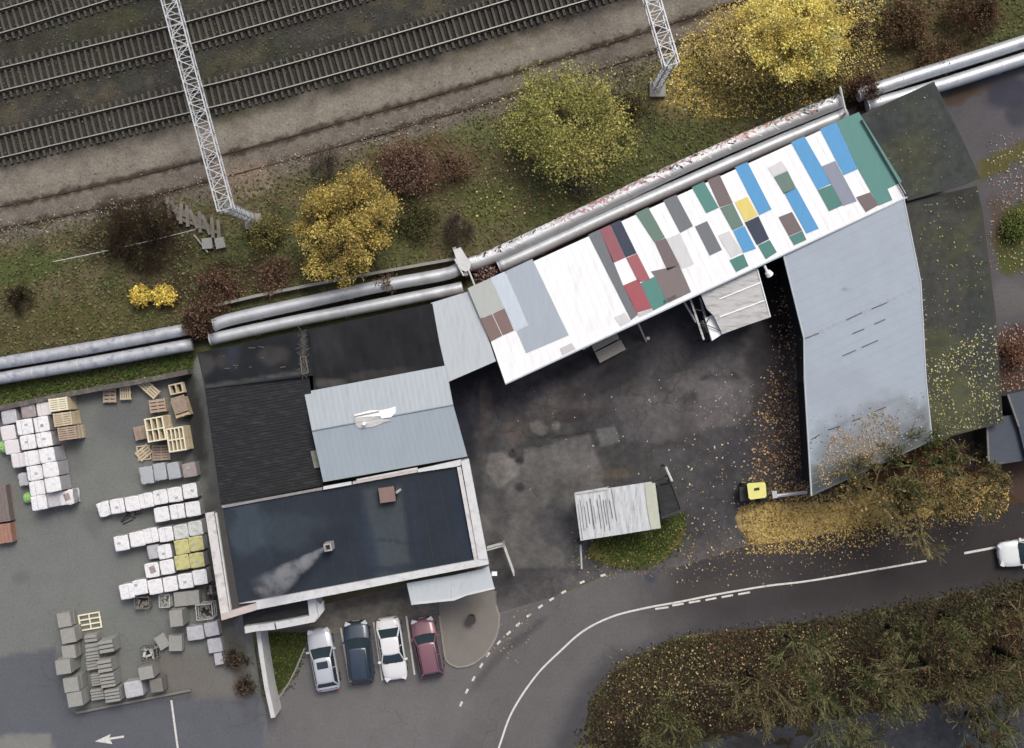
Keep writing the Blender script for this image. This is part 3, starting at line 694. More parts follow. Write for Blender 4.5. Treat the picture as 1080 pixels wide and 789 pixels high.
# ------------------------------------------------------------------ district heating pipes
def pipe(pts_px, h, r, label, m_=None, straps=3.2):
    pts = [P(a, b, h) for a, b in smooth_px(pts_px, 5)]
    mid = pts[len(pts) // 2]
    t = thing('heating_pipe', label, 'pipe', (mid.x, mid.y, 0), 0, 'insulated heating pipes along the railway')
    m = MB(); m.path(pts, r, 18); recalc(m.build('cladding', m_ or M['pipe'], t, smooth=True))
    m = MB(); sup = MB()
    rs = resample(pts, straps)
    for i, p in enumerate(rs[:-1]):
        d = (rs[i + 1] - p).normalized()
        ms = MB(); ms.path([p - d * .04, p + d * .04], r + .012, 18); recalc(ms.build('strap', M['steel'], t))
        if i % 2 == 1:
            s = Vector((-d.y, d.x, 0))
            sup = MB(); sup.box((p.x, p.y, (h - r) / 2), (.3, .9, h - r + .05), math.atan2(d.y, d.x)); sup.build('support', M['concrete'], t)
    return t, pts
PN1, _ = pipe([(-60, 393), (0, 383), (100, 366), (199, 347)], 1.0, .43, 'far left outer heating pipe with peeling patchy cladding, nearest the railway', M['pipe_old'])
PS1, _ = pipe([(-60, 410), (0, 399), (100, 382), (203, 363)], .9, .43, 'far left inner heating pipe beside the green grass strip', M['pipe_old'])
PN2, pn2 = pipe([(226, 343), (245, 336.5), (330, 317.5), (400, 302), (450, 293), (474, 288), (484, 283.5)], 1.1, .44, 'middle outer heating pipe behind the black roofs, left of the white cross beam')
PS2, _ = pipe([(222, 358), (300, 341), (400, 321), (470, 307), (488, 303)], .9, .42, 'middle inner heating pipe close to the black roofs')
PN3, pn3 = pipe([(495, 279), (520, 270), (600, 233), (700, 185.5), (760, 158.5), (820, 133), (886, 106.5)], 1.1, .5, 'outer heating pipe covered in graffiti behind the patchwork roof')
PS3, ps3 = pipe([(526, 281), (560, 266), (640, 229), (740, 185), (820, 150), (893, 120)], .9, .44, 'inner heating pipe just behind the patchwork roof')
PN4, _ = pipe([(905, 100.5), (960, 82), (1080, 44), (1200, 4)], 1.1, .46, 'far right outer heating pipe past the brown bush')
PS4, _ = pipe([(915, 112), (990, 90.5), (1080, 62), (1200, 24)], .9, .46, 'far right inner heating pipe beside the wet forecourt')
# graffiti: strokes that lie on the north shoulder of the outer pipe
def graffiti(pts, r, parent, segs):
    rs = resample(pts, .1)
    mats = [mat('graffiti_white', C(250, 250, 250), .6), mat('graffiti_black', C(40, 38, 46), .6), mat('graffiti_red', C(220, 146, 128), .6), mat('graffiti_pink', C(200, 150, 160), .6), mat('graffiti_green', C(110, 140, 116), .6)]
    m = MB()
    for (f0, f1, dens, cols) in segs:
        i0, i1 = int(f0 * len(rs)), int(f1 * len(rs)) - 2
        for _ in range(int((i1 - i0) * dens)):
            i = random.randint(i0, i1); m.cur = random.choice(cols)
            ang = random.uniform(.35, 1.25); L = random.randint(1, 4); wv = random.uniform(.06, .2); da = random.uniform(-.25, .25)
            prev = None
            for k in range(L + 1):
                j = min(i + k, len(rs) - 2); d = (rs[j + 1] - rs[j]).normalized(); s = Vector((-d.y, d.x, 0))
                def on(a): return rs[j] + s * ((r + .012 + .002 * m.cur) * math.cos(a)) + Vector((0, 0, (r + .012 + .002 * m.cur) * math.sin(a)))
                a1 = ang + da * k; cur = (on(a1), on(a1 + wv / r))
                if prev: m.add([prev[0], prev[1], cur[1], cur[0]], [(0, 1, 2, 3)])
                prev = cur
    m.build('graffiti', mats, parent)
graffiti(pn3, .5, PN3, [(.0, .25, 1.6, [0, 0, 0, 1]), (.2, .45, 2.6, [0, 0, 0, 3]), (.45, .75, 3.4, [0, 0, 0, 0, 0, 1, 3]), (.72, .82, 3.0, [0, 0, 0, 2]), (.8, .92, 3.4, [0, 0, 0, 0, 2, 4]), (.9, 1, 3.0, [1, 0, 0])])
# white cross beam over the pipes at the bend
q = crop(470, 240, 9.87)
t = thing('pipe_cross_beam', 'white weathered concrete beam laid across the pipes at the bend', 'beam', P(485, 275, 0))
m = MB(); m.prism([P(a, b, 1.95) for a, b in q([(80, 235), (155, 205), (262, 375), (250, 440), (210, 460), (160, 440), (110, 330)])], thick=.22); recalc(m.build('beam', M['parapet'], t))
m = MB(); m.tube(P(479.5, 273, 1.9), P(489, 291, 1.85), .07); m.tube(P(493, 282, 1.9), P(501, 302, 1.8), .07); m.build('bracing_bar', M['parapet'], t)
m = MB(); m.box(tuple(P(480, 264, .9)), (.25, .25, 1.85), .3); m.box(tuple(P(492, 290, .9)), (.25, .25, 1.85), .3); m.build('post', M['concrete'], t)
# end frame
t = thing('pipe_end_frame', 'grey steel frame across the pipe ends next to the brown bush', 'frame', P(888, 115, 0))
m = MB(); m.tube(P(886, 92, 1.9), P(892, 119, 1.9), .09); m.tube(P(886, 92, 1.9), P(886, 92, 0), .09); m.tube(P(892, 119, 1.9), P(892, 119, 0), .09); m.build('frame_bar', M['steel'], t)
# low concrete wall behind the pipes, retaining wall by the yard
def wall_run(name, pts_px, h, th, mtl, label, cat, z0=0, coping=None):
    pts = [P(a, b, h) for a, b in pts_px]; pts = [Vector((p.x, p.y, 0)) for p in pts]
    c = pts[len(pts) // 2]
    t = thing(name, label, cat, (c.x, c.y, 0))
    m = MB(); m.profile(pts, [(-th / 2, z0), (th / 2, z0), (th / 2, h), (-th / 2, h)]); recalc(m.build('wall', mtl, t))
    if coping:
        m = MB(); m.profile(pts, [(-th / 2 - .04, h + .002), (th / 2 + .04, h + .002), (th / 2 + .04, h + .07), (-th / 2 - .04, h + .07)]); recalc(m.build('coping', coping, t))
    return t
wall_run('low_wall', [(210, 326), (270, 312), (330, 300), (400, 287), (479, 273)], .8, .2, M['concrete'], 'long thin grey wall between the bushes and the heating pipes', 'wall')
wall_run('retaining_wall', [(-80, 446), (0, 430.5), (50, 420), (100, 410.5), (160, 400), (198, 392)], 1.3, .35, mat('old_wall', C(96, 92, 86), .9, var=.2, sc=3, dirt=C(150, 146, 140), dirt_amt=.6, dsc=1.5), 'dark weathered retaining wall between the grass strip and the storage yard', 'wall')

# ================================================================== BUILDINGS
def inset(poly, d):
    n = len(poly); c = sum((Vector(p[:2]) for p in poly), Vector((0, 0))) / n
    out = []
    for p in poly:
        v = Vector(p[:2]) - c; L = v.length
        out.append(Vector(p[:2]) - v * (d / L))
    return out
def walls(poly_px, h, mtl, parent, ins=.3, top=None):
    w_ = wp(poly_px, h) if not isinstance(poly_px[0], Vector) else [(p.x, p.y) for p in poly_px]
    q = inset(w_, ins)
    m = MB(); m.prism([Vector((p.x, p.y, (top or h))) for p in q], z0=-.05)
    return recalc(m.build('wall', mtl, parent))
def facade(parent, poly_px, h, edge, n, kind='window', ins=.3, hh=1.2, z=1.6, wdt=1.2):
    q = inset(wp(poly_px, h), ins); a, b = q[edge], q[(edge + 1) % len(q)]
    d = (b - a).normalized(); c = sum(q, Vector((0, 0))) / len(q)
    nrm = Vector((d.y, -d.x));
    if (a + b) / 2 @ nrm < c @ nrm: nrm = -nrm
    rz = math.atan2(d.y, d.x)
    for i in range(n):
        p = a.lerp(b, (i + .5) / n) + nrm * .02
        m = MB(); m.box((p.x, p.y, z + hh / 2), (wdt, .1, hh), rz)
        fr = m.build(kind, M['darksteel'] if kind != 'window' else M['parapet'], parent)
        if kind == 'window':
            m = MB(); p2 = p + nrm * .052; m.box((p2.x, p2.y, z + hh / 2), (wdt - .16, .01, hh - .16), rz); m.build('pane', M['glass'], fr)
        else:
            m = MB(); p2 = p + nrm * .07 + d * (wdt * .35); m.box((p2.x, p2.y, z + hh / 2), (.05, .05, .2), rz); m.build('handle', M['steel'], fr)
def roof_slab(name, pts3, mtl, parent, th=.12):
    m = MB(); m.prism(pts3, thick=th); return recalc(m.build(name, mtl, parent))
def corr_roof(name, pl, quad_px, mtl, parent, pitch=.2, amp=.025, along=0, th=.03):
    """profiled sheet roof on a plane; quad in px a,b,c,d; waves are spread along a->b and run a->d"""
    a, b, c, d = [pl.at(*p) for p in quad_px]
    n = max(8, int((b - a).length / pitch) * 4)
    us = np.linspace(0, 1, n + 1); top = []
    vs = []; fs = []
    rows = 3
    for r in range(rows):
        v = r / (rows - 1)
        for u in us:
            p = (a.lerp(b, u)).lerp(d.lerp(c, u), v)
            z = amp * math.sin(u * n / 4 * 2 * math.pi)
            vs.append(p + Vector((0, 0, z)))
    k = n + 1
    nb = len(vs)
    vs += [v - Vector((0, 0, th)) for v in vs]
    for r in range(rows - 1):
        for i in range(n):
            f = (r * k + i, r * k + i + 1, (r + 1) * k + i + 1, (r + 1) * k + i)
            fs.append(f); fs.append(tuple(nb + j for j in f[::-1]))
    for i in range(n):
        fs.append((i, i + 1, nb + i + 1, nb + i)); q = (rows - 1) * k + i; fs.append((q, q + 1, nb + q + 1, nb + q))
    for r in range(rows - 1):
        fs.append((r * k, (r + 1) * k, nb + (r + 1) * k, nb + r * k)); q = r * k + n; fs.append((q, q + k, nb + q + k, nb + q))
    m = MB(); m.add(vs, fs)
    return recalc(m.build(name, mtl, parent))

# --- A: flat bitumen roof with white parapets and smoking chimney
HA = 5.6
A_IN = [(235, 536), (482, 493), (500, 591), (252, 637)]
A_OUT = [(216, 541), (340, 517), (494, 484), (514.5, 591), (516, 599), (271, 646), (233, 655)]
tA = thing('office_building', 'building with a blue-black flat roof, white parapets and a smoking chimney', 'building', P(370, 570, 0))
walls([(220, 542), (494, 487), (514, 597), (236, 650)], HA, M['wallp'], tA, .25, HA - .35)
for e, n_ in ((1, 4), (2, 9), (3, 3)): facade(tA, [(220, 542), (494, 487), (514, 597), (236, 650)], HA, e, n_, ins=.25, z=1.2, hh=1.5)
facade(tA, [(220, 542), (494, 487), (514, 597), (236, 650)], HA, 1, 1, 'door', ins=.22, z=0, hh=2.1, wdt=1.0)
sc2 = crop(270, 390, 3.944)
roofA = asphalt((50, 57, 66), [
    ('p', sc2([(440, 500), (480, 490), (600, 490), (640, 789), (680, 1000), (520, 1000), (470, 789)]), (78, 86, 90), .75, .25, .12),
    ('p', sc2([(435, 520), (455, 520), (505, 789), (530, 950), (480, 950), (440, 700)]), (50, 60, 74), .8, .25, .15),
    ('p', sc2([(640, 480), (655, 480), (690, 850), (670, 850)]), (54, 64, 78), .6, .2, .12),
    ('p', sc2([(800, 410), (850, 400), (930, 860), (890, 870), (850, 700)]), (50, 60, 74), .7, .3, .2),
    ('b', 350, 565, 26, 12, 0, (44, 50, 60), .7), ('b', 260, 560, 20, 30, 0, (72, 84, 94), .6), ('b', 300, 560, 40, 20, 8, (70, 80, 88), .4),
    ('b', 400, 600, 50, 3, 10, (46, 54, 66), .6), ('b', 440, 598, 46, 4, 10, (42, 50, 62), .6), ('b', 280, 560, 5, 30, 8, (58, 68, 80), .5), ('b', 425, 572, 40, 1.5, -5, (46, 56, 68), .7),
    ('b', 275, 622, 8, 3, 0, (140, 130, 128), .5)], .08, 2.6, 110)
m = MB(); m.prism([P(a, b, HA - .28) for a, b in [(228, 538), (488, 489), (507, 596), (245, 643)]], thick=.2); recalc(m.build('roof_deck', M['darkwall'], tA))
sheet('roof_felt', [(235, 536), (482, 493), (500, 591), (252, 637)], HA - .27, roofA, M['roofskin'], .2, parent=tA)
def strip(name, poly_px, h, th, mtl, parent):
    m = MB(); m.prism([P(a, b, h) for a, b in poly_px], thick=th); return recalc(m.build(name, mtl, parent))
MP = M['parapet']
MPB = mat('stained_parapet', C(222, 220, 217), .75, var=.1, sc=3, dirt=C(158, 146, 140), dirt_amt=.8, dsc=1.1)
strip('parapet', [(482, 493), (486.2, 492.2), (504.4, 590), (500, 591)], HA, .3, MPB, tA)
strip('parapet', [(486.3, 486.5), (494.3, 484), (514.6, 590), (504.5, 590)], HA + .12, .42, MP, tA)
strip('parapet', [(252, 637), (500, 591), (506, 589.5), (514.7, 590.2), (515.6, 595), (506, 597.2), (430, 611.8), (271.5, 643), (270, 635)], HA + .05, .35, MP, tA)
strip('parapet', [(271.6, 635.5), (271.3, 643.2), (233.6, 654.5), (232.6, 647.5)], HA + .04, .34, mat('pink_parapet', C(204, 192, 186), .8, var=.1), tA)
strip('parapet', [(216.5, 541.5), (225.4, 540), (241.5, 645.2), (232.7, 647.6)], HA + .02, .5, MPB, tA)
strip('coping', [(226.9, 541), (228.2, 540.7), (243.6, 643.6), (242.3, 644)], HA - .02, .3, MP, tA)
strip('parapet', [(235, 536), (330, 518.5), (340, 516.8), (340, 514), (258, 529), (233, 533.5)], HA - .12, .2, mat('worn_edge', C(150, 146, 146), .8, var=.25, sc=3), tA)
strip('parapet', [(341, 513.2), (370, 508), (371, 511.2), (341, 516.6)], HA, .3, MP, tA)
strip('parapet', [(372, 510.8), (440, 498.2), (440, 495.4), (372, 508)], HA, .3, mat('parapet_worn', C(196, 190, 186), .8, var=.15, sc=4), tA)
strip('parapet', [(440, 495), (486, 484.8), (486.3, 490.6), (482, 492), (441, 498.2)], HA + .02, .3, MP, tA)
strip('ledge', [(376, 505.5), (440, 493), (440.4, 495), (376, 507.8)], HA - .6, .2, MPB, tA)
# hatch, chimney, vent
m = MB(); c = P(409, 521, HA); m.box((c.x, c.y, HA + .05), (1.05, 1.0, .7), R(8)); ht = m.build('roof_hatch', M['darksteel'], tA)
m = MB(); m.box((c.x, c.y, HA + .44), (1.02, .98, .07), R(8)); m.build('lid', M['hatch_brown'], ht)
m = MB(); c = P(419.5, 518.5, HA); m.tube((c.x, c.y, HA - .3), (c.x, c.y, HA + .5), .09, n=10); m.tube((c.x, c.y, HA + .5), (c.x + .25, c.y + .2, HA + .55), .08, n=8); m.build('vent_pipe', M['steel'], tA)
cs = P(345.5, 577.5, HA + 1.0); m = MB()
for dx, dy, sx, sy in ((-.2, 0, .1, .5), (.2, 0, .1, .5), (0, .2, .3, .1), (0, -.2, .3, .1)):
    rz = R(10); m.box((cs.x + dx * math.cos(rz) - dy * math.sin(rz), cs.y + dx * math.sin(rz) + dy * math.cos(rz), HA + .32), (sx, sy, 1.3), rz)
ch = m.build('chimney', mat('chimney_masonry', C(176, 172, 170), .9, var=.15, sc=5), tA)
m = MB(); m.box((cs.x, cs.y, HA + .5), (.3, .3, .5), R(10)); m.build('flue', M['black'], ch)
# seams of the roofing felt
m = MB()
for k in range(1, 12):
    f = k / 12; a = P(235 + 247 * f, 536 - 43 * f, HA - .265); b = P(252 + 248 * f, 637 - 46 * f, HA - .265)
    m.tube(a, b, .012, n=4)
m.build('felt_seam', mat('felt_seam', C(50, 58, 68), .7), tA)
# canopy, bottom right
cv = crop(400, 560, 6.07)([(175, 335), (470, 285), (655, 245), (700, 225), (738, 370), (560, 410), (482, 442), (206, 472)])
tC = thing('entrance_canopy', 'flat pale grey metal canopy on the lower right corner of the office', 'canopy', P(475, 615, 0))
strip('roof', cv, 4.6, .15, M['lightgrey'], tC)
strip('edge_trim', crop(400, 560, 6.07)([(205, 462), (480, 432), (560, 402), (737, 361), (739, 372), (561, 413), (482, 445), (206, 474)]), 4.66, .25, MP, tC)
m = MB()
for a, b in ((436, 634), (478, 629), (517, 617)): p = P(a, b, 4.5); m.tube((p.x, p.y, 0), (p.x, p.y, 4.5), .07, n=8)
m.build('post', M['steel'], tC)
m = MB(); m.tube(P(477, 620, 4.62), P(477, 633, 4.62), .04, n=5); m.build('seam', MP, tC)
# sunken annex with white surround, lower left
b6 = crop(200, 600, 6.575)
tX = thing('low_annex', 'low dark-roofed annex framed in white under the office corner', 'building', P(292, 652, 0))
strip('roof', b6([(360, 285), (815, 222), (835, 330), (375, 395)]), 3.6, .15, M['corr'], tX)
strip('parapet', b6([(815, 205), (868, 196), (890, 330), (868, 368), (600, 420), (470, 432), (385, 448), (380, 400), (590, 372), (830, 326)]), 4.2, .8, MP, tX)
strip('parapet', b6([(890, 330), (868, 208), (905, 245), (924, 222), (932, 290), (872, 368)]), 3.9, .5, mat('parapet_fascia', C(212, 216, 218), .8, var=.05), tX)
m = MB(); q = [P(a, b, 3.5) for a, b in b6([(375, 300), (860, 230), (870, 350), (395, 430)])]; m.prism(q, z0=-.05); recalc(m.build('wall', M['wallp'], tX))
m = MB(); m.tube(P(*b6([(590, 375)])[0], 4.22), P(*b6([(600, 418)])[0], 4.22), .05, n=4); m.build('joint', M['black'], tX)
# white wall running down to the car park
wall_run('boundary_wall', [(272, 664), (275.5, 690), (281, 725), (288, 757)], 2.3, .3, M['wallp'], 'tall white boundary wall between the lawn and the storage yard', 'wall', coping=None)

# --- silver gable roof
HS = 4.8
G1 = [(320.7, 413.5), (470, 385.5), (478, 427), (329, 454.5)]
G2 = [(329, 454.5), (478, 427), (493, 481.5), (341, 508.5)]
tS = thing('gabled_workshop', 'workshop under a silver pitched metal roof with a white patched spot on its ridge', 'building', P(405, 450, 0))
zr = HS + .35
pN = Plane(P(320.7, 413.5, HS), P(470, 385.5, HS), P(329, 454.5, zr)); pS = Plane(P(341, 508.5, HS), P(493, 481.5, HS), P(329, 454.5, zr))
corr_roof('roof', pN, G1, M['silver'], tS, .35, .003); corr_roof('roof', pS, G2, mat('silver_sheet_lower', C(168, 181, 190), .55, .1, var=.05, sc=.5, dirt=C(150, 158, 163), dirt_amt=.4, dsc=1.0, stretch=(3, .5, 1), rot=R(-10)), tS, .35, .003)  # same sheet on the lower slope, a little darker
m = MB(); m.tube(P(329, 454.5, zr + .03), P(478, 427, zr + .03), .05, n=6); m.build('ridge_cap', mat('ridge_cap', C(138, 152, 160), .6), tS)
walls([(324, 416), (468, 389), (488, 480), (343, 505)], HS, M['brickwall'], tS, .2, HS - .1)
facade(tS, [(324, 416), (468, 389), (488, 480), (343, 505)], HS, 1, 2, 'door', ins=.2, z=0, hh=3.2, wdt=2.6)
rp = crop(360, 410, 13.15)
m = MB(); m.prism([pS.at(*p) + Vector((0, 0, .07)) for p in rp([(190, 400), (420, 380), (560, 410), (700, 440), (600, 470), (440, 530), (250, 550), (200, 500)])], thick=.03); recalc(m.build('patch', M['asbestos'], tS))
m = MB(); m.prism([pN.at(*p) + Vector((0, 0, .08)) for p in rp([(175, 360), (400, 300), (540, 300), (680, 270), (752, 245), (755, 330), (690, 395), (560, 410), (540, 380), (200, 400)])], thick=.03); recalc(m.build('patch', M['white'], tS))
m = MB(); m.tube(pN.at(375, 439) + Vector((0, 0, .12)), pN.at(400, 434) + Vector((0, 0, .12)), .05, n=5); m.build('batten', M['timber_grey'], tS)
m = MB(); p = pS.at(385, 446.5); m.tube(p, p + Vector((0, 0, .5)), .12, n=10); m.build('vent_pipe', M['white'], tS)
strip('side_sheet', [(325.5, 467.5), (332, 466.5), (338, 492.5), (331.5, 494)], 4.2, .08, mat('mossy_sheet', C(136, 140, 128), .8, var=.15), tS)

# --- black roofs
conc0 = mat('grey_timber_frame', C(104, 100, 94), .9, var=.2)
tB = thing('black_roofed_shed', 'old shed with black ribbed roof running down the left edge of the site', 'building', P(270, 450, 0))
HB = 4.2
pb1 = Plane(P(208, 372, HB), P(326, 347, HB), P(216, 409, HB + .9)); pb2 = Plane(P(215, 409, HB + .88), P(326, 391, HB + .88), P(233, 530, HB - .4))
roofB = asphalt((34, 37, 42), [('b', 215, 385, 14, 12, 0, (78, 76, 74), .6), ('b', 290, 375, 16, 10, 8, (74, 72, 70), .5), ('b', 245, 375, 10, 20, 0, (52, 58, 66), .6), ('p', [(205, 408), (325, 390), (325, 393), (205, 412)], (92, 92, 90), .6, .1, .1), ('b', 320, 370, 4, 24, 0, (110, 106, 100), .45), ('b', 232, 380, 8, 10, 0, (70, 66, 60), .6)], .2, 1.3, 120)
roof_slab('roof_deck', [pb1.at(*p) for p in [(208, 372), (326, 347), (331, 396), (216, 410)]], M['corr'], tB, .12)
sheet('roof_felt', [(208, 372), (326, 347), (331, 396), (216, 410)], .01, roofB, M['roofskin'], .2, plane=pb1, parent=tB)
corr_roof('roof', pb2, [(216, 410), (233, 533), (341, 512), (325, 391)], M['corr'], tB, .2, .007)
walls([(212, 376), (324, 352), (338, 508), (232, 528)], HB - .5, M['darkwall'], tB, .2)
m = MB()
for k in range(46):
    p = pb1.at(random.gauss(321, 1.8), random.uniform(350, 396)); q = p + Vector((random.uniform(-.5, .5), random.uniform(-.5, .5), .05)); m.tube(p + Vector((0, 0, .05)), q, .025, n=4)
for k in range(9):
    p = pb1.at(random.uniform(215, 312), random.uniform(362, 394)); m.box((p.x, p.y, p.z + .04), (random.uniform(.1, .5), .06, .05), random.uniform(-.3, .3))
tag(m.build('roof_debris', mat('debris', C(96, 92, 86), .9, var=.3, sc=6), tB), kind='stuff')
m = MB(); q = P(320, 383, 5.2)
for a, b in (((317, 377), (319, 395)), ((319, 395), (325.5, 393)), ((325.5, 393), (322.5, 376)), ((322.5, 376), (317, 377))): m.tube(pb1.at(*a) + Vector((0, 0, .12)), pb1.at(*b) + Vector((0, 0, .12)), .05, n=4)
m.build('ladder_frame', conc0, tB)
# right black roof
tB2 = thing('black_roofed_workshop', 'black roofed bay between the silver gable and the heating pipe', 'building', P(395, 365, 0))
pb3 = Plane(P(326, 347.5, 4.9), P(456, 320.5, 4.9), P(332, 411, 4.6))
roofB2_ = asphalt((42, 43, 46), [('b', 400, 395, 40, 5, 8, (76, 74, 72), .5), ('b', 345, 360, 20, 24, 0, (54, 56, 58), .5), ('b', 345, 404, 16, 5, 0, (110, 108, 104), .5), ('b', 452, 365, 1.5, 8, 0, (110, 110, 110), .4)], .14, 1.1, 130)
def roofB2(x, y):
    u = x * math.cos(R(11)) + y * math.sin(R(11)); v = -x * math.sin(R(11)) + y * math.cos(R(11))
    return roofB2_(x, y) * (.7 + .6 * fbm(u * 4, v * .5, 1.0, 3, 133))[:, None]
roof_slab('roof_deck', [pb3.at(*p) for p in [(326, 347.5), (456, 320), (468, 386), (331, 414)]], M['corr'], tB2, .15)
sheet('roof_felt', [(326, 347.5), (456, 320), (468, 386), (331, 414)], .01, roofB2, M['roofskin'], .2, plane=pb3, parent=tB2)
walls([(330, 351), (454, 324), (465, 384), (334, 410)], 4.3, M['darkwall'], tB2, .15)

# --- D: light grey lean-to roof
tD = thing('grey_roofed_passage', 'narrow building under a plain pale grey metal roof left of the patchwork roof', 'building', P(487, 355, 0))
pd = Plane(P(454, 319.5, 4.9), P(498, 308, 4.9), P(473, 402.5, 4.5))
corr_roof('roof', pd, [(454.2, 319.6), (498.5, 306), (523, 381), (472.9, 402.8)], M['lightgrey'], tD, .35, .003)
walls([(458, 322), (497, 312), (518, 379), (474, 398)], 4.3, M['brickwall'], tD, .3)
facade(tD, [(458, 322), (497, 312), (518, 379), (474, 398)], 4.3, 2, 1, 'door', ins=.28, z=0, hh=2.6, wdt=2.2)

# --- E: patchwork roof
tE = thing('patchwork_roof_shed', 'long open shed roofed with a patchwork of white, blue, teal, crimson and brown metal sheets', 'building', P(740, 265, 0))
pe = Plane(P(500, 304, 5.2), P(905, 119, 5.2), P(533, 404.5, 4.4))
E_OUT = [(498.5, 305), (905, 119.5), (957.5, 207.5), (533, 404.8)]
corr_roof('roof', pe, E_OUT, M['white'], tE, .35, .003, th=.04)
pcol = {
 'greybeige': (192, 198, 192), 'brown': (138, 116, 110), 'pale': (212, 224, 234), 'bluegrey': (180, 191, 201), 'lg': (214, 214, 214),
 'slate': (122, 126, 130), 'crimson': (160, 98, 106), 'navy': (56, 66, 86), 'white': (268, 268, 268), 'rose': (176, 104, 110), 'red': (176, 94, 100),
 'teal': (90, 148, 138), 'dteal': (84, 140, 130), 'umber': (124, 112, 112), 'taupe': (134, 124, 122), 'sage': (112, 138, 126), 'vlg': (228, 228, 228),
 'yellow': (244, 224, 130), 'blue': (94, 168, 220), 'greyblue': (150, 156, 172), 'bigteal': (96, 150, 142)}
pm = {}
for k, v in pcol.items(): pm[k] = mat('sheet_' + k, C(*v), .55, .05, var=.05, sc=1.2, dirt=C(*[min(225, q * .8 + 30) for q in v]), dirt_amt=.45, dsc=1.6, stretch=(3, .6, 1), rot=R(-25))
cA = crop(440, 280, 5.933); cB = crop(600, 210, 5.26); cC = crop(700, 160, 5.26); cD = crop(820, 110, 5.26)
PAN = [
 ('greybeige', cA([(345, 205), (485, 140), (545, 265), (395, 332)])), ('brown', cA([(395, 335), (468, 304), (532, 440), (460, 478)])), ('brown', cA([(472, 302), (546, 268), (605, 408), (536, 438)])),
 ('pale', cA([(487, 140), (578, 98), (695, 370), (612, 410)])), ('bluegrey', cA([(580, 95), (750, 20), (948, 437), (682, 549), (622, 410), (698, 372)])), ('lg', cA([(892, 520), (965, 485), (992, 522), (908, 562)])),
 ('slate', cB([(125, 235), (187, 206), (240, 330), (300, 478), (385, 640), (345, 672)])), ('crimson', cB([(187, 205), (245, 180), (313, 325), (245, 355)])), ('navy', cB([(247, 180), (305, 155), (376, 300), (315, 325)])),
 ('rose', cB([(318, 328), (378, 302), (452, 448), (385, 462)])), ('red', cB([(300, 480), (385, 443), (460, 605), (375, 632)])), ('teal', cB([(397, 466), (475, 430), (547, 578), (466, 620)])),
 ('sage', cB([(385, 115), (457, 83), (533, 213), (475, 243)])), ('umber', cB([(477, 243), (535, 215), (612, 365), (547, 398)])), ('taupe', cB([(455, 402), (612, 367), (678, 516), (548, 578), (477, 430)])),
 ('white', cB([(520, 565), (590, 530), (604, 556), (532, 590)])), ('lg', cB([(378, 637), (455, 608), (464, 622), (388, 656)])), ('vlg', cB([(250, 657), (310, 630), (343, 677), (288, 705)])),
 ('slate', cB([(542, 45), (612, 10), (688, 150), (617, 188)])), ('vlg', cB([(540, 222), (615, 190), (693, 360), (625, 388)])),
 ('teal', cC([(175, 237), (243, 207), (305, 311), (236, 342)])), ('umber', cC([(262, 197), (327, 165), (383, 285), (310, 309)])), ('sage', cC([(312, 312), (383, 287), (443, 410), (381, 438)])),
 ('slate', cC([(173, 415), (240, 385), (323, 545), (255, 577)])), ('vlg', cC([(300, 465), (362, 440), (438, 558), (375, 588)])), ('yellow', cC([(394, 280), (464, 250), (522, 352), (450, 388)])),
 ('blue', cC([(415, 130), (482, 96), (598, 320), (530, 353)])), ('blue', cC([(384, 440), (447, 412), (512, 538), (442, 562)])), ('navy', cC([(449, 393), (525, 358), (585, 485), (517, 519)])),
 ('dteal', cC([(522, 520), (588, 490), (627, 558), (566, 597)])), ('dteal', cC([(364, 602), (442, 568), (470, 634), (402, 668)])), ('vlg', cC([(580, 90), (650, 52), (688, 103), (610, 138)])),
 ('sage', cC([(610, 141), (686, 107), (735, 204), (667, 236)])), ('blue', cD([(36, 491), (106, 466), (229, 690), (160, 718)])), ('umber', cD([(6, 627), (80, 597), (137, 700), (63, 732)])), ('dteal', cD([(64, 735), (138, 702), (160, 752), (92, 783)])),
 ('blue', cD([(92, 247), (165, 212), (299, 440), (221, 474)])), ('blue', cD([(251, 172), (340, 131), (444, 360), (367, 394)])), ('dteal', cD([(222, 476), (300, 446), (362, 560), (286, 594)])),
 ('greyblue', cD([(242, 346), (320, 314), (439, 538), (363, 564)])), ('bigteal', cD([(342, 130), (463, 70), (690, 430), (610, 470), (637, 531), (563, 562), (517, 486), (447, 361)])), ('umber', cD([(436, 516), (514, 488), (559, 560), (490, 599)])),
]
def to_eave(p):
    # sheets that reach the upper edge run right up to it
    top = 305 - 185.5 * (p[0] - 498.5) / 406.5
    d = p[1] - top
    if d < 10.5: t = (d - 1.2) / .71; return (p[0] - .43 * t, p[1] - .9 * t)
    return p
for k, poly in PAN:
    poly = [to_eave(p) for p in poly]
    m = MB(); m.prism([pe.at(*p) + Vector((0, 0, .03)) for p in poly], thick=.012); recalc(m.build('roof_sheet', pm[k], tE))
m = MB(); m.tube(pe.at(533, 405) + Vector((0, 0, -.03)), pe.at(957, 208) + Vector((0, 0, -.03)), .07, n=8); m.build('gutter', M['lightgrey'], tE)
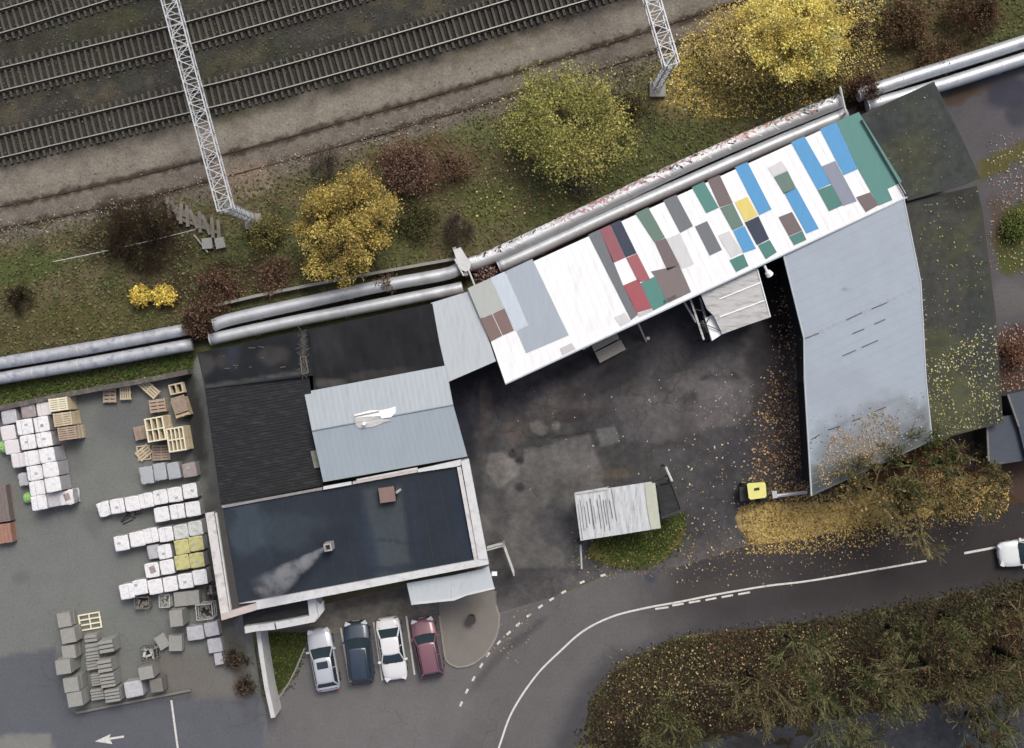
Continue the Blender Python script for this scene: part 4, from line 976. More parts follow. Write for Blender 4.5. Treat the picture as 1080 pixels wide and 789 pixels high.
# sheet joints
m = MB()
for k in range(1, 52):
    f = k / 52; a = pe.at(498.5 + 406.5 * f, 305 - 185.5 * f); b = pe.at(533 + 424.5 * f, 404.8 - 197.3 * f); m.tube(a + Vector((0, 0, .004)), b + Vector((0, 0, .004)), .006, n=4)
m.build('sheet_joint', mat('sheet_joint', C(222, 226, 228), .6), tE)
q = [P(506, 309, 0), P(905, 126, 0)]; 
m = MB(); m.prism([Vector((p.x, p.y, 4.9)) for p in (P(502, 310, 5), P(903, 127, 5), P(905, 131, 5), P(504, 314, 5))], z0=0); recalc(m.build('wall', M['brickwall'], tE))
for (a, b) in (((536, 400), (505, 312)), ((905, 128), (950, 206))):
    m = MB(); p0, p1 = P(*a, 4.6), P(*b, 4.6); d = (p1 - p0); d.z = 0; d.normalize(); s = Vector((-d.y, d.x, 0)) * .1
    m.prism([Vector((p.x, p.y, 4.15)) for p in (p0 + s, p1 + s, p1 - s, p0 - s)], z0=0); recalc(m.build('wall', M['brickwall'], tE))
for k in range(9):
    f = (k + .3) / 9; p = P(536 + 415 * f, 398 - 192 * f, 4.4)
    m = MB(); m.tube((p.x, p.y, 0), (p.x, p.y, 4.25), .08, n=8); m.build('post', M['steel'], tE)
m = MB(); m.tube(P(908.5, 126.5, 5.3), P(955, 206, 4.6), .06, n=6); m.build('edge_trim', M['darkwall'], tE)
tag(thing('roof_lamp', 'small white floodlight under the lower patchwork eave, beside the fibre cement lean-to', 'lamp', P(811, 286, 4)), None)
lp = bpy.data.objects['roof_lamp']
m = MB(); m.tube(P(806, 280, 4.2), P(809.5, 287, 4.0), .09, n=8); m.build('arm', M['white'], lp); m = MB(); m.tube(P(809.5, 286.5, 4.0), P(812, 290, 3.85), .2, .27, n=12); m.build('lamp_head', M['white'], lp)
l2 = thing('roof_lamp', 'small white floodlight under the patchwork eave beside the grey planks', 'lamp', P(617, 366, 4))
m = MB(); m.tube(P(621, 364, 4.2), P(616, 366, 4.0), .12, n=8); m.build('arm', M['white'], l2); m = MB(); m.tube(P(616, 366, 4.0), P(614.5, 368, 3.9), .16, .1, n=10); m.build('lamp_head', M['white'], l2)

# --- F and H: mossy dark roofs, G: blue grey roof
def moss_fn(base, seed, extra=()):
    def fn(x, y):
        n = fbm(x, y, 2.2, 5, seed); n2 = fbm(x, y, .7, 4, seed + 3)
        c = np.tile(np.array(C(*base)), (len(x), 1))
        for p in extra: c = mixc(c, C(*p[6]), blob(x, y, *p[1:6], seed) * p[7])
        c = mixc(c, C(88, 91, 66), sstep(.5, .66, n) * .5); c = mixc(c, C(50, 52, 48), sstep(.5, .62, n2) * .5)
        return c * (.6 + .8 * n2)[:, None] * (.85 + .3 * fbm(x, y, .35, 2, seed + 9))[:, None]
    return fn
tF = thing('dark_felt_roof_shed', 'shed with a dark moss-streaked felt roof, right of the patchwork roof', 'building', P(965, 155, 0))
pf = Plane(P(905, 119, 5.0), P(985, 87, 5.0), P(955, 212, 4.4))
FQ = [(906, 122), (985, 86), (1012, 140), (1034, 188), (1020, 194), (957, 212)]
roof_slab('roof_deck', [pf.at(*p) for p in FQ], M['darkwall'], tF, .18)
sheet('roof_felt', FQ, .01, moss_fn((76, 80, 78), 140, [('b', 965, 165, 30, 20, 20, (88, 88, 68), .6), ('b', 930, 140, 16, 20, 0, (62, 66, 70), .6)]), M['roofskin'], .2, plane=pf, parent=tF)
walls([(912, 126), (982, 94), (1026, 186), (960, 208)], 4.3, M['darkwall'], tF, .3)
tH = thing('mossy_roof_garage', 'long garage whose dark flat roof is covered with moss and yellow leaves', 'building', P(1010, 330, 0))
ph = Plane(P(957, 212, 4.0), P(1030, 196, 4.0), P(984, 464, 3.6))
HQ = [(955, 214), (1030, 196), (1036, 220), (1050, 330), (1058, 446), (1038, 451), (984, 465), (975, 400), (970, 298)]
roof_slab('roof_deck', [ph.at(*p) for p in HQ], M['darkwall'], tH, .18)
sheet('roof_felt', HQ, .01, moss_fn((76, 77, 74), 150, [('b', 1000, 260, 30, 30, 0, (80, 80, 66), .5), ('b', 1010, 430, 40, 40, 0, (98, 102, 68), .6), ('b', 990, 380, 20, 40, 0, (88, 90, 64), .6), ('b', 1030, 350, 14, 60, 0, (66, 72, 70), .6), ('b', 1020, 210, 40, 14, -10, (56, 56, 52), .6), ('b', 1045, 440, 20, 14, 0, (60, 64, 54), .7), ('b', 1000, 462, 40, 5, -12, (84, 92, 80), .7)]), M['roofskin'], .2, plane=ph, parent=tH)
walls([(962, 216), (1026, 202), (1050, 444), (986, 458)], 3.6, M['darkwall'], tH, .3)
tG = thing('blue_grey_roof_warehouse', 'curving warehouse under a long blue-grey metal roof, its lower end dirty with fallen leaves and painted tree shade', 'building', P(905, 380, 0))
pg = Plane(P(827, 270, 4.2), P(955, 212, 4.4), P(855.5, 522, 4.3))
GQ = [(826, 268), (953, 209), (971, 298), (976.5, 400), (983, 465), (855.8, 523), (848.5, 400), (848, 357)]
roof_slab('roof_deck', [pg.at(*p) for p in GQ], M['silver'], tG, .18)
roofG = asphalt((166, 178, 190), [
    ('p', crop(810, 390, 3.944)([(175, 330), (300, 230), (430, 150), (560, 115), (660, 140), (700, 320), (500, 380), (180, 540)]), (112, 118, 122), .8, 1.0, 1.5),  # lower end: overhanging tree's shade plus wet dirt, put into the colour
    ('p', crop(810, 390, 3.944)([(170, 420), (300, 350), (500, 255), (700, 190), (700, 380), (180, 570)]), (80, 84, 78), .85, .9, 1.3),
    ('p', crop(810, 390, 3.944)([(330, 200), (480, 130), (560, 110), (480, 160), (350, 220), (250, 260)]), (104, 112, 122), .8, .15, .15),
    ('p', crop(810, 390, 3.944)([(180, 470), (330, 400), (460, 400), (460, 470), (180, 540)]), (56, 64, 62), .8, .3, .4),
    ('b', 902, 470, 28, 12, -25, (150, 134, 114), .35), ('b', 955, 478, 20, 12, 0, (74, 84, 70), .7), ('b', 890, 305, 3, 2, 0, (130, 136, 140), .8),
    ('p', crop(810, 200, 3.944)([(150, 619), (620, 408), (635, 400), (635, 404), (620, 413), (150, 624)]), (140, 146, 152), .6, .08, .04), ('b', 850, 500, 6, 30, 0, (150, 152, 140), .5), ('b', 900, 420, 60, 30, -25, (160, 168, 178), .5)], .03, 3, 160)
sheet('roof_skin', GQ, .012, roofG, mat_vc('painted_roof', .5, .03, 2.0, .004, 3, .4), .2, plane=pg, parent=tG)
m = MB()
g8 = crop(810, 200, 3.944); g9 = crop(810, 390, 3.944)
for seg in (g8([(150, 621), (212, 597)]), g8([(325, 543), (390, 512)]), g8([(430, 497), (495, 470)]), g8([(350, 600), (400, 580)]), g8([(442, 560), (487, 540)]), g8([(310, 692), (365, 668)]), g8([(388, 657), (457, 627)]), g9([(250, 250), (300, 235)]), g9([(350, 215), (385, 200)]), g9([(440, 175), (490, 155)]), g9([(180, 290), (215, 270)])):
    m.tube(pg.at(*seg[0]) + Vector((0, 0, .02)), pg.at(*seg[1]) + Vector((0, 0, .02)), .035, n=4)
m.build('lifted_seam', M['darkwall'], tG)
m = MB()
for k in range(1, 24):
    f = k / 24; a = pg.at(826 + 22 * min(1, f * 2.5) + 7 * f, 268 + 254 * f); b = pg.at(953 + 20 * min(1, f * 2.6) + 9 * f, 209 + 255 * f); m.tube(a + Vector((0, 0, .01)), b + Vector((0, 0, .01)), .012, n=4)
m.build('sheet_joint', mat('roof_joint', C(152, 161, 172), .5), tG)
m = MB()
for a, b in (((826, 268), (848, 357)), ((848, 357), (848.5, 400)), ((848.5, 400), (855.8, 523)), ((953, 209), (971, 298)), ((971, 298), (976.5, 400)), ((976.5, 400), (983, 465))):
    m.tube(pg.at(*a), pg.at(*b), .06, n=6)
m.build('edge_trim', M['lightgrey'], tG)
walls([(832, 276), (950, 216), (966, 300), (972, 400), (977, 461), (860, 515), (853, 400), (852, 357)], 4.1, mat('shade_dark_timber', C(34, 33, 34), .95, var=.25, sc=3), tG, .25)  # near-black wall colour stands in for the shaded interior of an open shed
facade(tG, [(832, 276), (950, 216), (966, 300), (972, 400), (977, 461), (860, 515), (853, 400), (852, 357)], 4.1, 6, 2, 'door', ins=.22, z=0, hh=3.0, wdt=2.0)
# --- dark garages lower right
for nm, poly, lab in (('garage', [(1040, 442), (1078, 436), (1084, 470), (1084, 485), (1048, 491), (1042, 486)], 'small dark blue-grey garage roof next to the leafy bank at the right edge'),
                      ('garage', [(1062, 416), (1110, 406), (1124, 478), (1083, 486), (1074, 450)], 'larger dark garage roof cut off by the right edge of the picture')):
    hh = 2.7 if 'small' in lab else 3.1
    t = thing(nm, lab, 'garage', P(poly[0][0] + 20, poly[0][1] + 20, 0))
    strip('roof', poly, hh, .15, mat('garage_roof', C(66, 76, 88), .6, var=.12), t)
    walls(poly, hh, M['darkwall'], t, .15, hh - .1)
    strip('edge_trim', [poly[0], (poly[0][0] + 2, poly[0][1]), (poly[-1][0] + 2, poly[-1][1]), poly[-1]], hh + .05, .2, M['greyblock_dark'], t)

# --- J: weathered lean-to in the courtyard with a steel truss leaning beside it
j = crop(715, 265, 7.89)
tJ = thing('fibre_cement_lean_to', 'small lean-to with a stained white fibre cement roof sticking out from the patchwork shed', 'shed', P(775, 320, 0))
pj = Plane(P(734, 312, 4.0), P(799, 284, 4.0), P(760, 357, 3.3))
roof_slab('roof', [pj.at(*p) for p in j([(185, 345), (660, 140), (772, 548), (560, 620), (370, 690), (300, 540), (240, 480)])], M['asbestos'], tJ, .1)
m = MB()
for a, b in (((345, 548), (720, 410)), ((340, 400), (690, 260)), ((660, 150), (768, 545))): 
    p0, p1 = j([a, b]); m.tube(pj.at(*p0) + Vector((0, 0, .03)), pj.at(*p1) + Vector((0, 0, .03)), .05, n=4)
m.build('batten', M['white'], tJ)
strip('fascia', j([(225, 560), (300, 520), (370, 690), (285, 745)]), 3.1, .08, M['white'], tJ)
walls(j([(260, 350), (640, 190), (740, 530), (380, 660)]), 3.2, M['darkwall'], tJ, .15)
tT = thing('steel_truss', 'rusty grey steel truss lying along the left side of the fibre cement lean-to', 'truss', P(735, 335, 0))
m = MB()
A0, A1 = j([(100, 390), (215, 735)]); B0, B1 = j([(180, 385), (285, 745)]); Z0, Z1 = j([(50, 420), (150, 590)])
for (a, b, z) in ((A0, A1, 2.9), (B0, B1, 2.95), (A0, A1, 2.3)): m.tube(P(*a, z), P(*b, z), .09, n=4)
m.tube(P(*Z0, 2.4), P(*Z1, 2.2), .09, n=4)
m.build('chord', M['asbestos'], tT)
m = MB()
for a, b in (((150, 370), (240, 400)), ((260, 430), (210, 555)), ((170, 390), (235, 540)), ((230, 610), (360, 665)), ((265, 545), (235, 600)), ((200, 620), (225, 620)), ((130, 480), (215, 500)), ((170, 590), (225, 610))):
    p0, p1 = j([a, b]); m.tube(P(*p0, 3.3), P(*p1, 3.3), .035, n=4)
m.build('web_bar', M['darksteel'], tT)
m = MB(); m.box(tuple(P(741, 345, 1.4)), (.9, .15, 2.8), R(-64)); m.build('panel', M['greyblock_dark'], tT)
for q in (A1, B1): m = MB(); p = P(*q, 2.9); m.tube((p.x, p.y, 0), (p.x, p.y, 2.95), .06, n=6); m.build('leg', M['darksteel'], tT)

# plank boards and leaning bar in the courtyard
k6 = crop(600, 330, 10.8)
tP = thing('plank_platform', 'grey plank platform in two boards poking out below the patchwork eave', 'platform', P(640, 366, 0))
for poly, z in ((k6([(255, 370), (540, 225), (575, 290), (290, 440)]), .95), (k6([(295, 455), (590, 305), (650, 415), (355, 570)]), .8)):
    a, b, c, d = [P(x, y, z) for x, y in poly]
    m = MB()
    for k in range(7 if z < .9 else 5):
        n_ = 7 if z < .9 else 5
        f0, f1 = k / n_ + .012, (k + 1) / n_ - .012
        m.prism([a.lerp(d, f0), b.lerp(c, f0), b.lerp(c, f1), a.lerp(d, f1)], thick=.05)
    recalc(m.build('board', M['timber_grey'], tP))
    m = MB()
    for p in (a, b, c, d): q = p.lerp((a + c) / 2, .12); m.box((q.x, q.y, z / 2 - .03), (.1, .1, z - .06))
    m.build('leg', M['timber_grey'], tP)
tb = thing('leaning_bar', 'thin grey metal bar leaning out from under the patchwork eave, right of the planks', 'bar', P(677, 352, 0))
m = MB(); m.tube(P(672.5, 340, 2.2), P(681.5, 360, .05), .07, n=6); m.build('bar', M['steel'], tb); m = MB(); m.box(tuple(P(683.5, 356.8, .1)), (.2, .2, .2)); m.build('foot', M['steel'], tb)

# ================================================================== GATEHOUSE, GATES, MACHINES
h6 = crop(590, 480, 6.067)
tH2 = thing('gatehouse', 'gate hut with a streaked white sheet roof and dark porch beside the grass oval', 'hut', P(650, 540, 0))
pr = Plane(P(605.5, 520, 3.1), P(688, 508, 3.1), P(612, 570, 2.9))
HR = h6([(95, 245), (590, 170), (650, 468), (135, 548)])
corr_roof('roof', pr, [HR[0], HR[1], HR[2], HR[3]], M['tarp'], tH2, .5, .02, th=.05)
m = MB()
for k in range(12):
    f = .03 + .04 * k + random.uniform(-.01, .01); g0, g1 = sorted((random.uniform(0, .35), random.uniform(.6, 1)))
    a = (HR[0][0] + (HR[1][0] - HR[0][0]) * f, HR[0][1] + (HR[1][1] - HR[0][1]) * f); b = (HR[3][0] + (HR[2][0] - HR[3][0]) * f, HR[3][1] + (HR[2][1] - HR[3][1]) * f)
    p0 = pr.at(a[0] + (b[0] - a[0]) * g0, a[1] + (b[1] - a[1]) * g0) + Vector((0, 0, .03)); p1 = pr.at(a[0] + (b[0] - a[0]) * g1, a[1] + (b[1] - a[1]) * g1) + Vector((0, 0, .03))
    m.tube(p0, p1, random.uniform(.02, .045), n=4)
m.build('sheet_lap', mat('dirty_lap', C(118, 118, 116), .9, var=.3), tH2)
m = MB(); m.prism([pr.at(*p) + Vector((0, 0, .06)) for p in h6([(545, 180), (612, 178), (648, 466), (585, 476), (560, 330)])], thick=.03); recalc(m.build('roof_sheet', mat('mossy_white', C(200, 204, 186), .8, var=.08, sc=2), tH2))
m = MB(); m.prism([pr.at(*p) + Vector((0, 0, .08)) for p in h6([(100, 238), (300, 205), (320, 212), (310, 222), (105, 252)])], thick=.03); recalc(m.build('batten', M['asbestos'], tH2))
walls([(612, 525), (684, 514), (691, 552), (617, 565)], 2.95, M['wallp'], tH2, .1, 2.85)
facade(tH2, [(612, 525), (684, 514), (691, 552), (617, 565)], 2.95, 0, 2, ins=.1, z=1.0, hh=1.1, wdt=1.3)
strip('porch_roof', h6([(628, 200), (715, 185), (785, 345), (655, 400)]), 2.4, .12, M['corr'], tH2)
strip('porch_edge', h6([(715, 180), (730, 178), (800, 350), (785, 362), (655, 408), (652, 396), (776, 348)]), 2.5, .2, M['darksteel'], tH2)
m = MB()
for a, b in h6([(640, 215), (712, 200), (775, 340), (665, 385)]): p = P(a, b, 2.3); m.tube((p.x, p.y, 0), (p.x, p.y, 2.3), .06, n=6)
m.build('post', M['darksteel'], tH2)
tg = thing('barrier_post_frame', 'dark steel bar frame standing against the porch of the gate hut', 'frame', P(704, 500, 0))
m = MB()
q = h6([(680, 75), (722, 170), (600, 170), (690, 130), (640, 190)])
m.tube(P(*q[0], 1.9), P(*q[1], 2.2), .09, n=6); m.build('bar', M['asbestos'], tg)
m = MB(); m.tube(P(*q[2], 1.5), P(*q[3], 1.7), .08, n=6); m.tube(P(*q[4], 1.4), P(*q[1], 2.1), .08, n=6); m.tube(P(*q[3], 1.7), P(*q[1], 2.15), .07, n=6)
for k in (0, 1): p = P(*q[k], 1.9); m.tube((p.x, p.y, 0), (p.x, p.y, 1.95), .06, n=6)
m.build('brace', M['darksteel'], tg)
tb = thing('barrier_pole', 'thin pale pole running down from the lower left corner of the gate hut', 'barrier', P(612.5, 572, 0))
m = MB(); m.tube(P(612, 570, 1.0), P(613.5, 600, 1.0), .07, n=6); m.build('pole', M['steel'], tb)
m = MB(); m.box(tuple(P(612, 571, .55)), (.3, .3, 1.1)); m.build('pedestal', M['darksteel'], tb)
# entrance gate next to the office
g6 = crop(400, 560, 6.07)
tg = thing('swing_gate', 'open two-sided steel gate frame beside the right wall of the office', 'gate', P(533, 578, 0))
m = MB(); ga, gb, gc = P(*g6([(690, 125)])[0], 1.9), P(*g6([(795, 95)])[0], 1.9), P(*g6([(862, 285)])[0], 1.9)
def gate_leaf(a, b, parent):
    m = MB()
    for z in (.15, 1.0, 1.9): m.tube((a.x, a.y, z), (b.x, b.y, z), .045, n=6)
    n = 9
    for i in range(n + 1):
        p = a.lerp(b, i / n); m.tube((p.x, p.y, .15), (p.x, p.y, 1.9), .02 if 0 < i < n else .05, n=5)
    m.build('gate_leaf', M['asbestos'], parent)
gate_leaf(ga, gb, tg); gate_leaf(gb, gc, tg)
m = MB(); m.tube(P(*g6([(690, 108)])[0], 1.9), P(*g6([(790, 82)])[0], 1.9), .05, n=6); m.build('rail', M['asbestos'], tg)
m = MB(); m.box((gb.x, gb.y, 1.0), (.2, .2, 2.0)); m.build('post', M['concrete'], tg)
tw = thing('wall_lamp', 'tiny white lamp on the right wall of the office near the gate', 'lamp', P(520, 605, 3))
m = MB(); m.box(tuple(P(521.5, 605, 3.4)), (.35, .28, .2)); m.build('lamp_head', M['white'], tw); m = MB(); m.tube(P(518, 605, 3.35), P(521, 605, 3.35), .05, n=6); m.build('arm', M['steel'], tw)
# bin on the island
tb = thing('litter_bin', 'round black litter bin standing alone on the paved traffic island', 'bin', P(497.5, 651, .13))
m = MB(); c = P(497.5, 651, 0); m.tube((c.x, c.y, .13), (c.x, c.y, 1.0), .26, .3, n=20); bd = m.build('bin_body', M['black'], tb)
m = MB(); m.tube((c.x, c.y, 1.0), (c.x, c.y, 1.04), .33, n=20); m.build('rim', M['darksteel'], bd)
m = MB(); c2 = P(497.3, 655.5, .2); m.box((c2.x, c2.y, .5), (.2, .1, .5), .2); m.build('sign_plate', M['white'], tb)
# small yellow tractor
tt = thing('small_tractor', 'little tractor with a pale yellow cab roof and dark bonnet parked by the golden leaves', 'tractor', P(796, 519, 0), R(3))
m = MB(); c = P(798, 518, 0)
def tp(dx, dy, z): return (c.x + dx, c.y + dy, z)
m = MB(); m.box(tp(-.95, -.1, .75), (.85, .95, .55), R(4)); bn = m.build('bonnet', M['darksteel'], tt)
m = MB(); m.box(tp(-1.3, -.1, .72), (.12, .8, .4), R(4)); m.build('grille', M['black'], bn)
m = MB(); m.box(tp(0, 0, .65), (1.1, .95, .5), R(4)); m.build('chassis', M['darksteel'], tt)
m = MB(); top = [P(a, b, 1.9) for a, b in crop(760, 490, 7.89)([(220, 165), (235, 155), (362, 148), (375, 160), (382, 262), (372, 275), (250, 292), (235, 280)])]; m.prism(top, thick=.14)
rf = recalc(m.build('cab_roof', M['yellow'], tt))
m = MB(); q = [P(a, b, 1.93) for a, b in crop(760, 490, 7.89)([(278, 197), (322, 190), (325, 212), (281, 219)])]; m.prism(q, thick=.06); m.build('roof_hatch', M['black'], rf)
m = MB(); q = [P(a, b, 1.78) for a, b in crop(760, 490, 7.89)([(235, 170), (365, 162), (370, 262), (245, 275)])]; m.prism([Vector((p.x, p.y, 1.76)) for p in q], z0=.9); recalc(m.build('cab_glass', M['glass'], tt))
for dx, dy, r in ((.3, .55, .42), (.3, -.55, .42), (-.95, .5, .3), (-.95, -.5, .3)):
    m = MB(); m.tube(tp(dx, dy - .12, r), tp(dx, dy + .12, r), r, n=18); wh = m.build('wheel', M['tyre'], tt)
    m = MB(); m.tube(tp(dx, dy - .13, r), tp(dx, dy + .13, r), r * .5, n=12); m.build('rim', M['yellow'], wh)
# sliding gate beam next to it
tb = thing('steel_barrier', 'pale blue-grey steel beam lying between the yellow tractor and the warehouse corner', 'barrier', P(833, 521, 0))
m = MB(); m.tube(P(815, 523.5, .8), P(851, 519, .8), .13, n=8); m.build('beam', M['steel'], tb); m = MB(); m.box(tuple(P(817, 521.5, .85)), (.35, .5, .16), .15); m.build('plate', M['steel'], tb)
m = MB(); m.box(tuple(P(824, 523, .4)), (.15, .15, .8)); m.box(tuple(P(848, 520, .4)), (.15, .15, .8)); m.build('post', M['darksteel'], tb)

# ================================================================== CARS
def make_car(label, paint, cpx, axis_deg, L=4.45, W=1.75, Ht=1.45, kind='sedan', sunroof=False, roofcol=None, name='parked_car', group='cars parked in the bays'):
    """axis_deg: direction the bonnet points, world degrees"""
    c = P(*cpx, .6)
    t = thing(name, label, 'car', (c.x, c.y, .012), R(axis_deg), group)
    hw = W / 2
    # stations from nose (+L/2) to tail
    wag = kind in ('wagon', 'suv')
    belt = .92 if kind != 'suv' else 1.02
    st = [(1.0, .62, .52), (.975, .80, .62), (.92, .91, .70), (.80, .97, .78), (.60, 1.0, .86), (.36, 1.0, belt), (0, 1.0, belt + .02), (-.4, 1.0, belt + .03), (-.68, .99, belt + .03 if not wag else belt + .05), (-.86, .95, belt + (0 if not wag else .04)), (-.95, .88, belt - .06), (-.99, .76, .7), (-1.0, .66, .55)]
    vs = []; K = 12
    for s, wf, zt in st:
        x = s * L / 2; w_ = hw * wf
        prof = [(-.90, .24), (-1.0, .38), (-1.0, .6 if zt > .7 else zt * .85), (-.985, zt - .07), (-.93, zt - .01), (-.5, zt + .02), (0, zt + .03)]
        prof = prof + [(-a, b) for a, b in prof[-2:0:-1]] + [(.90, .24)]
        vs += [(x, a * w_, min(b, zt + .03)) for a, b in prof]
        n = len(prof)
    fs = []
    for i in range(len(st) - 1):
        for k in range(n):
            fs.append((i * n + k, i * n + (k + 1) % n, (i + 1) * n + (k + 1) % n, (i + 1) * n + k))
    fs += [tuple(range(n)), tuple(range((len(st) - 1) * n, len(st) * n))]
    m = MB(); m.add(vs, fs); body = recalc(m.build('body', paint, t, smooth=True, local=True))
    # greenhouse
    if kind == 'sedan': wb, wf_, rr, rb = .40, .10, -.42, -.70
    elif kind == 'wagon': wb, wf_, rr, rb = .40, .12, -.66, -.84
    else: wb, wf_, rr, rb = .46, .22, -.78, -.92
    def ring(zs, x0, x1, wd, bow):
        xs = [x1, x1 + (x0 - x1) * .5, x0]
        pts = []
        fr = [(x0 * L / 2, -wd), (x0 * L / 2 + bow * .7, -wd * .55), (x0 * L / 2 + bow, 0), (x0 * L / 2 + bow * .7, wd * .55), (x0 * L / 2, wd)]
        bk = [(x1 * L / 2, wd), (x1 * L / 2 - bow * .3, wd * .5), (x1 * L / 2 - bow * .4, 0), (x1 * L / 2 - bow * .3, -wd * .5), (x1 * L / 2, -wd)]
        return [(x, y, zs) for x, y in fr + bk]
    g0 = ring(belt - .02, wb, rb, hw * .93, .12); g1 = ring(Ht - .05, wf_, rr, hw * .70, .07)
    n = len(g0); fs = [(i, (i + 1) % n, n + (i + 1) % n, n + i) for i in range(n)] + [tuple(range(n)), tuple(range(n, 2 * n))]
    m = MB(); m.add(g0 + g1, fs); recalc(m.build('windows', M['glass'], t, local=True))
    r0 = ring(Ht - .06, wf_, rr, hw * .74, .08); r1 = ring(Ht - .02, wf_ - .01, rr + .01, hw * .69, .07); r2 = ring(Ht + .015, wf_ - .06, rr + .06, hw * .52, .04)
    m = MB(); m.add(r0 + r1 + r2, [(i, (i + 1) % n, n + (i + 1) % n, n + i) for i in range(n)] + [(n + i, n + (i + 1) % n, 2 * n + (i + 1) % n, 2 * n + i) for i in range(n)] + [tuple(range(n)), tuple(range(2 * n, 3 * n))])
    rf = recalc(m.build('roof', roofcol or paint, t, smooth=True, local=True))
    if sunroof:
        m = MB(); m.box((wf_ * L / 2 - .45, 0, Ht + .02), (.5, hw * .9, .02)); m.build('sunroof', M['glass'], rf, local=True)
    m = MB()
    for s in (-1, 1):
        m.tube((wb * L / 2 + .0, s * hw * .92, belt), (wf_ * L / 2, s * hw * .7, Ht - .04), .045, n=5)
        m.tube((rb * L / 2, s * hw * .92, belt), (rr * L / 2, s * hw * .7, Ht - .04), .06, n=5)
        mx_ = (wf_ + rr) / 2 * L / 2 + .1; m.tube((mx_, s * hw * .93, belt), (mx_, s * hw * .71, Ht - .05), .04, n=4)
    m.build('pillar', paint, t, local=True)
    for s in (-1, 1):
        for fx in (.62, -.62):
            m = MB(); m.tube((fx * L / 2, s * (hw - .2), .32), (fx * L / 2, s * (hw + .01), .32), .32, n=20)
            wh = m.build('wheel', M['tyre'], t, local=True)
            m = MB(); m.tube((fx * L / 2, s * (hw - .05), .32), (fx * L / 2, s * (hw + .02), .32), .2, n=14); m.build('rim', M['rim'], wh, local=True)
        m = MB(); m.box((wb * L / 2 - .12, s * (hw + .07), belt + .05), (.14, .2, .13)); m.build('mirror', paint, t, local=True)
        m = MB(); m.box((.925 * L / 2, s * hw * .66, .66), (.3, .38, .12), -s * .45); m.build('headlight', M['lamp'], t, local=True)
        m = MB(); m.box((-.965 * L / 2, s * hw * .68, .8), (.07, .26, .12), s * .25); m.build('tail_light', M['tail'], t, local=True)
        if kind == 'wagon' or kind == 'suv':
            m = MB(); m.tube((wf_ * L / 2 - .1, s * hw * .62, Ht + .03), (rr * L / 2 + .15, s * hw * .62, Ht + .03), .018, n=5); m.build('roof_rail', M['steel'] if kind == 'wagon' else M['black'], rf, local=True)
    m = MB(); m.box((L / 2 - .02, 0, .42), (.06, W * .5, .16)); m.build('grille', M['black'], t, local=True)
    m = MB(); m.box((L / 2 + .015, 0, .42), (.01, .5, .11)); m.build('number_plate', M['white'], t, local=True)
    m = MB()
    for fx_, zz_ in ((wb + .02, belt + .025), (rb - .03 if kind == 'sedan' else rb - .06, belt + .02)): m.box((fx_ * L / 2, 0, zz_), (.03, W * .8, .02))
    m.build('panel_gap', M['black'], t, local=True)
    m = MB(); m.box((wb * L / 2 - .02, -.25, belt + .06), (.02, .5, .02), .5); m.box((wb * L / 2 - .02, .35, belt + .06), (.02, .5, .02), .5); m.build('wiper', M['black'], t, local=True)
    return t
def paint(name, col, met=.0, rough=.28):
    m = mat(name, col, rough, met, var=.015); m.node_tree.nodes['Principled BSDF'].inputs['Coat Weight'].default_value = .4
    return m
make_car('silver estate car with sunroof, leftmost in the bays next to the lawn', paint('silver_paint', C(214, 218, 226), .25), (341.5, 696), 100.5, 4.4, 1.72, 1.42, 'wagon', sunroof=True)
make_car('dark blue-grey tall car, second from the left, between the silver and the white car', paint('blue_paint', C(62, 76, 92), .2), (378.8, 688), 96.5, 4.35, 1.78, 1.62, 'suv')
make_car('white saloon car reversed into its bay, between the dark blue and the maroon car', paint('white_paint', C(248, 248, 248)), (413.2, 684), -81.5, 4.4, 1.72, 1.42, 'sedan')
make_car('maroon hatchback, rightmost in the bays beside the paved island', paint('maroon_paint', C(142, 100, 112), .15), (451, 683), 101.5, 4.15, 1.72, 1.45, 'suv')
make_car('white car driving on the road, cut off by the right edge of the picture', paint('white_paint_cool', C(240, 246, 246)), (1087, 581), 188, 4.5, 1.8, 1.45, 'sedan', name='moving_car', group=None)

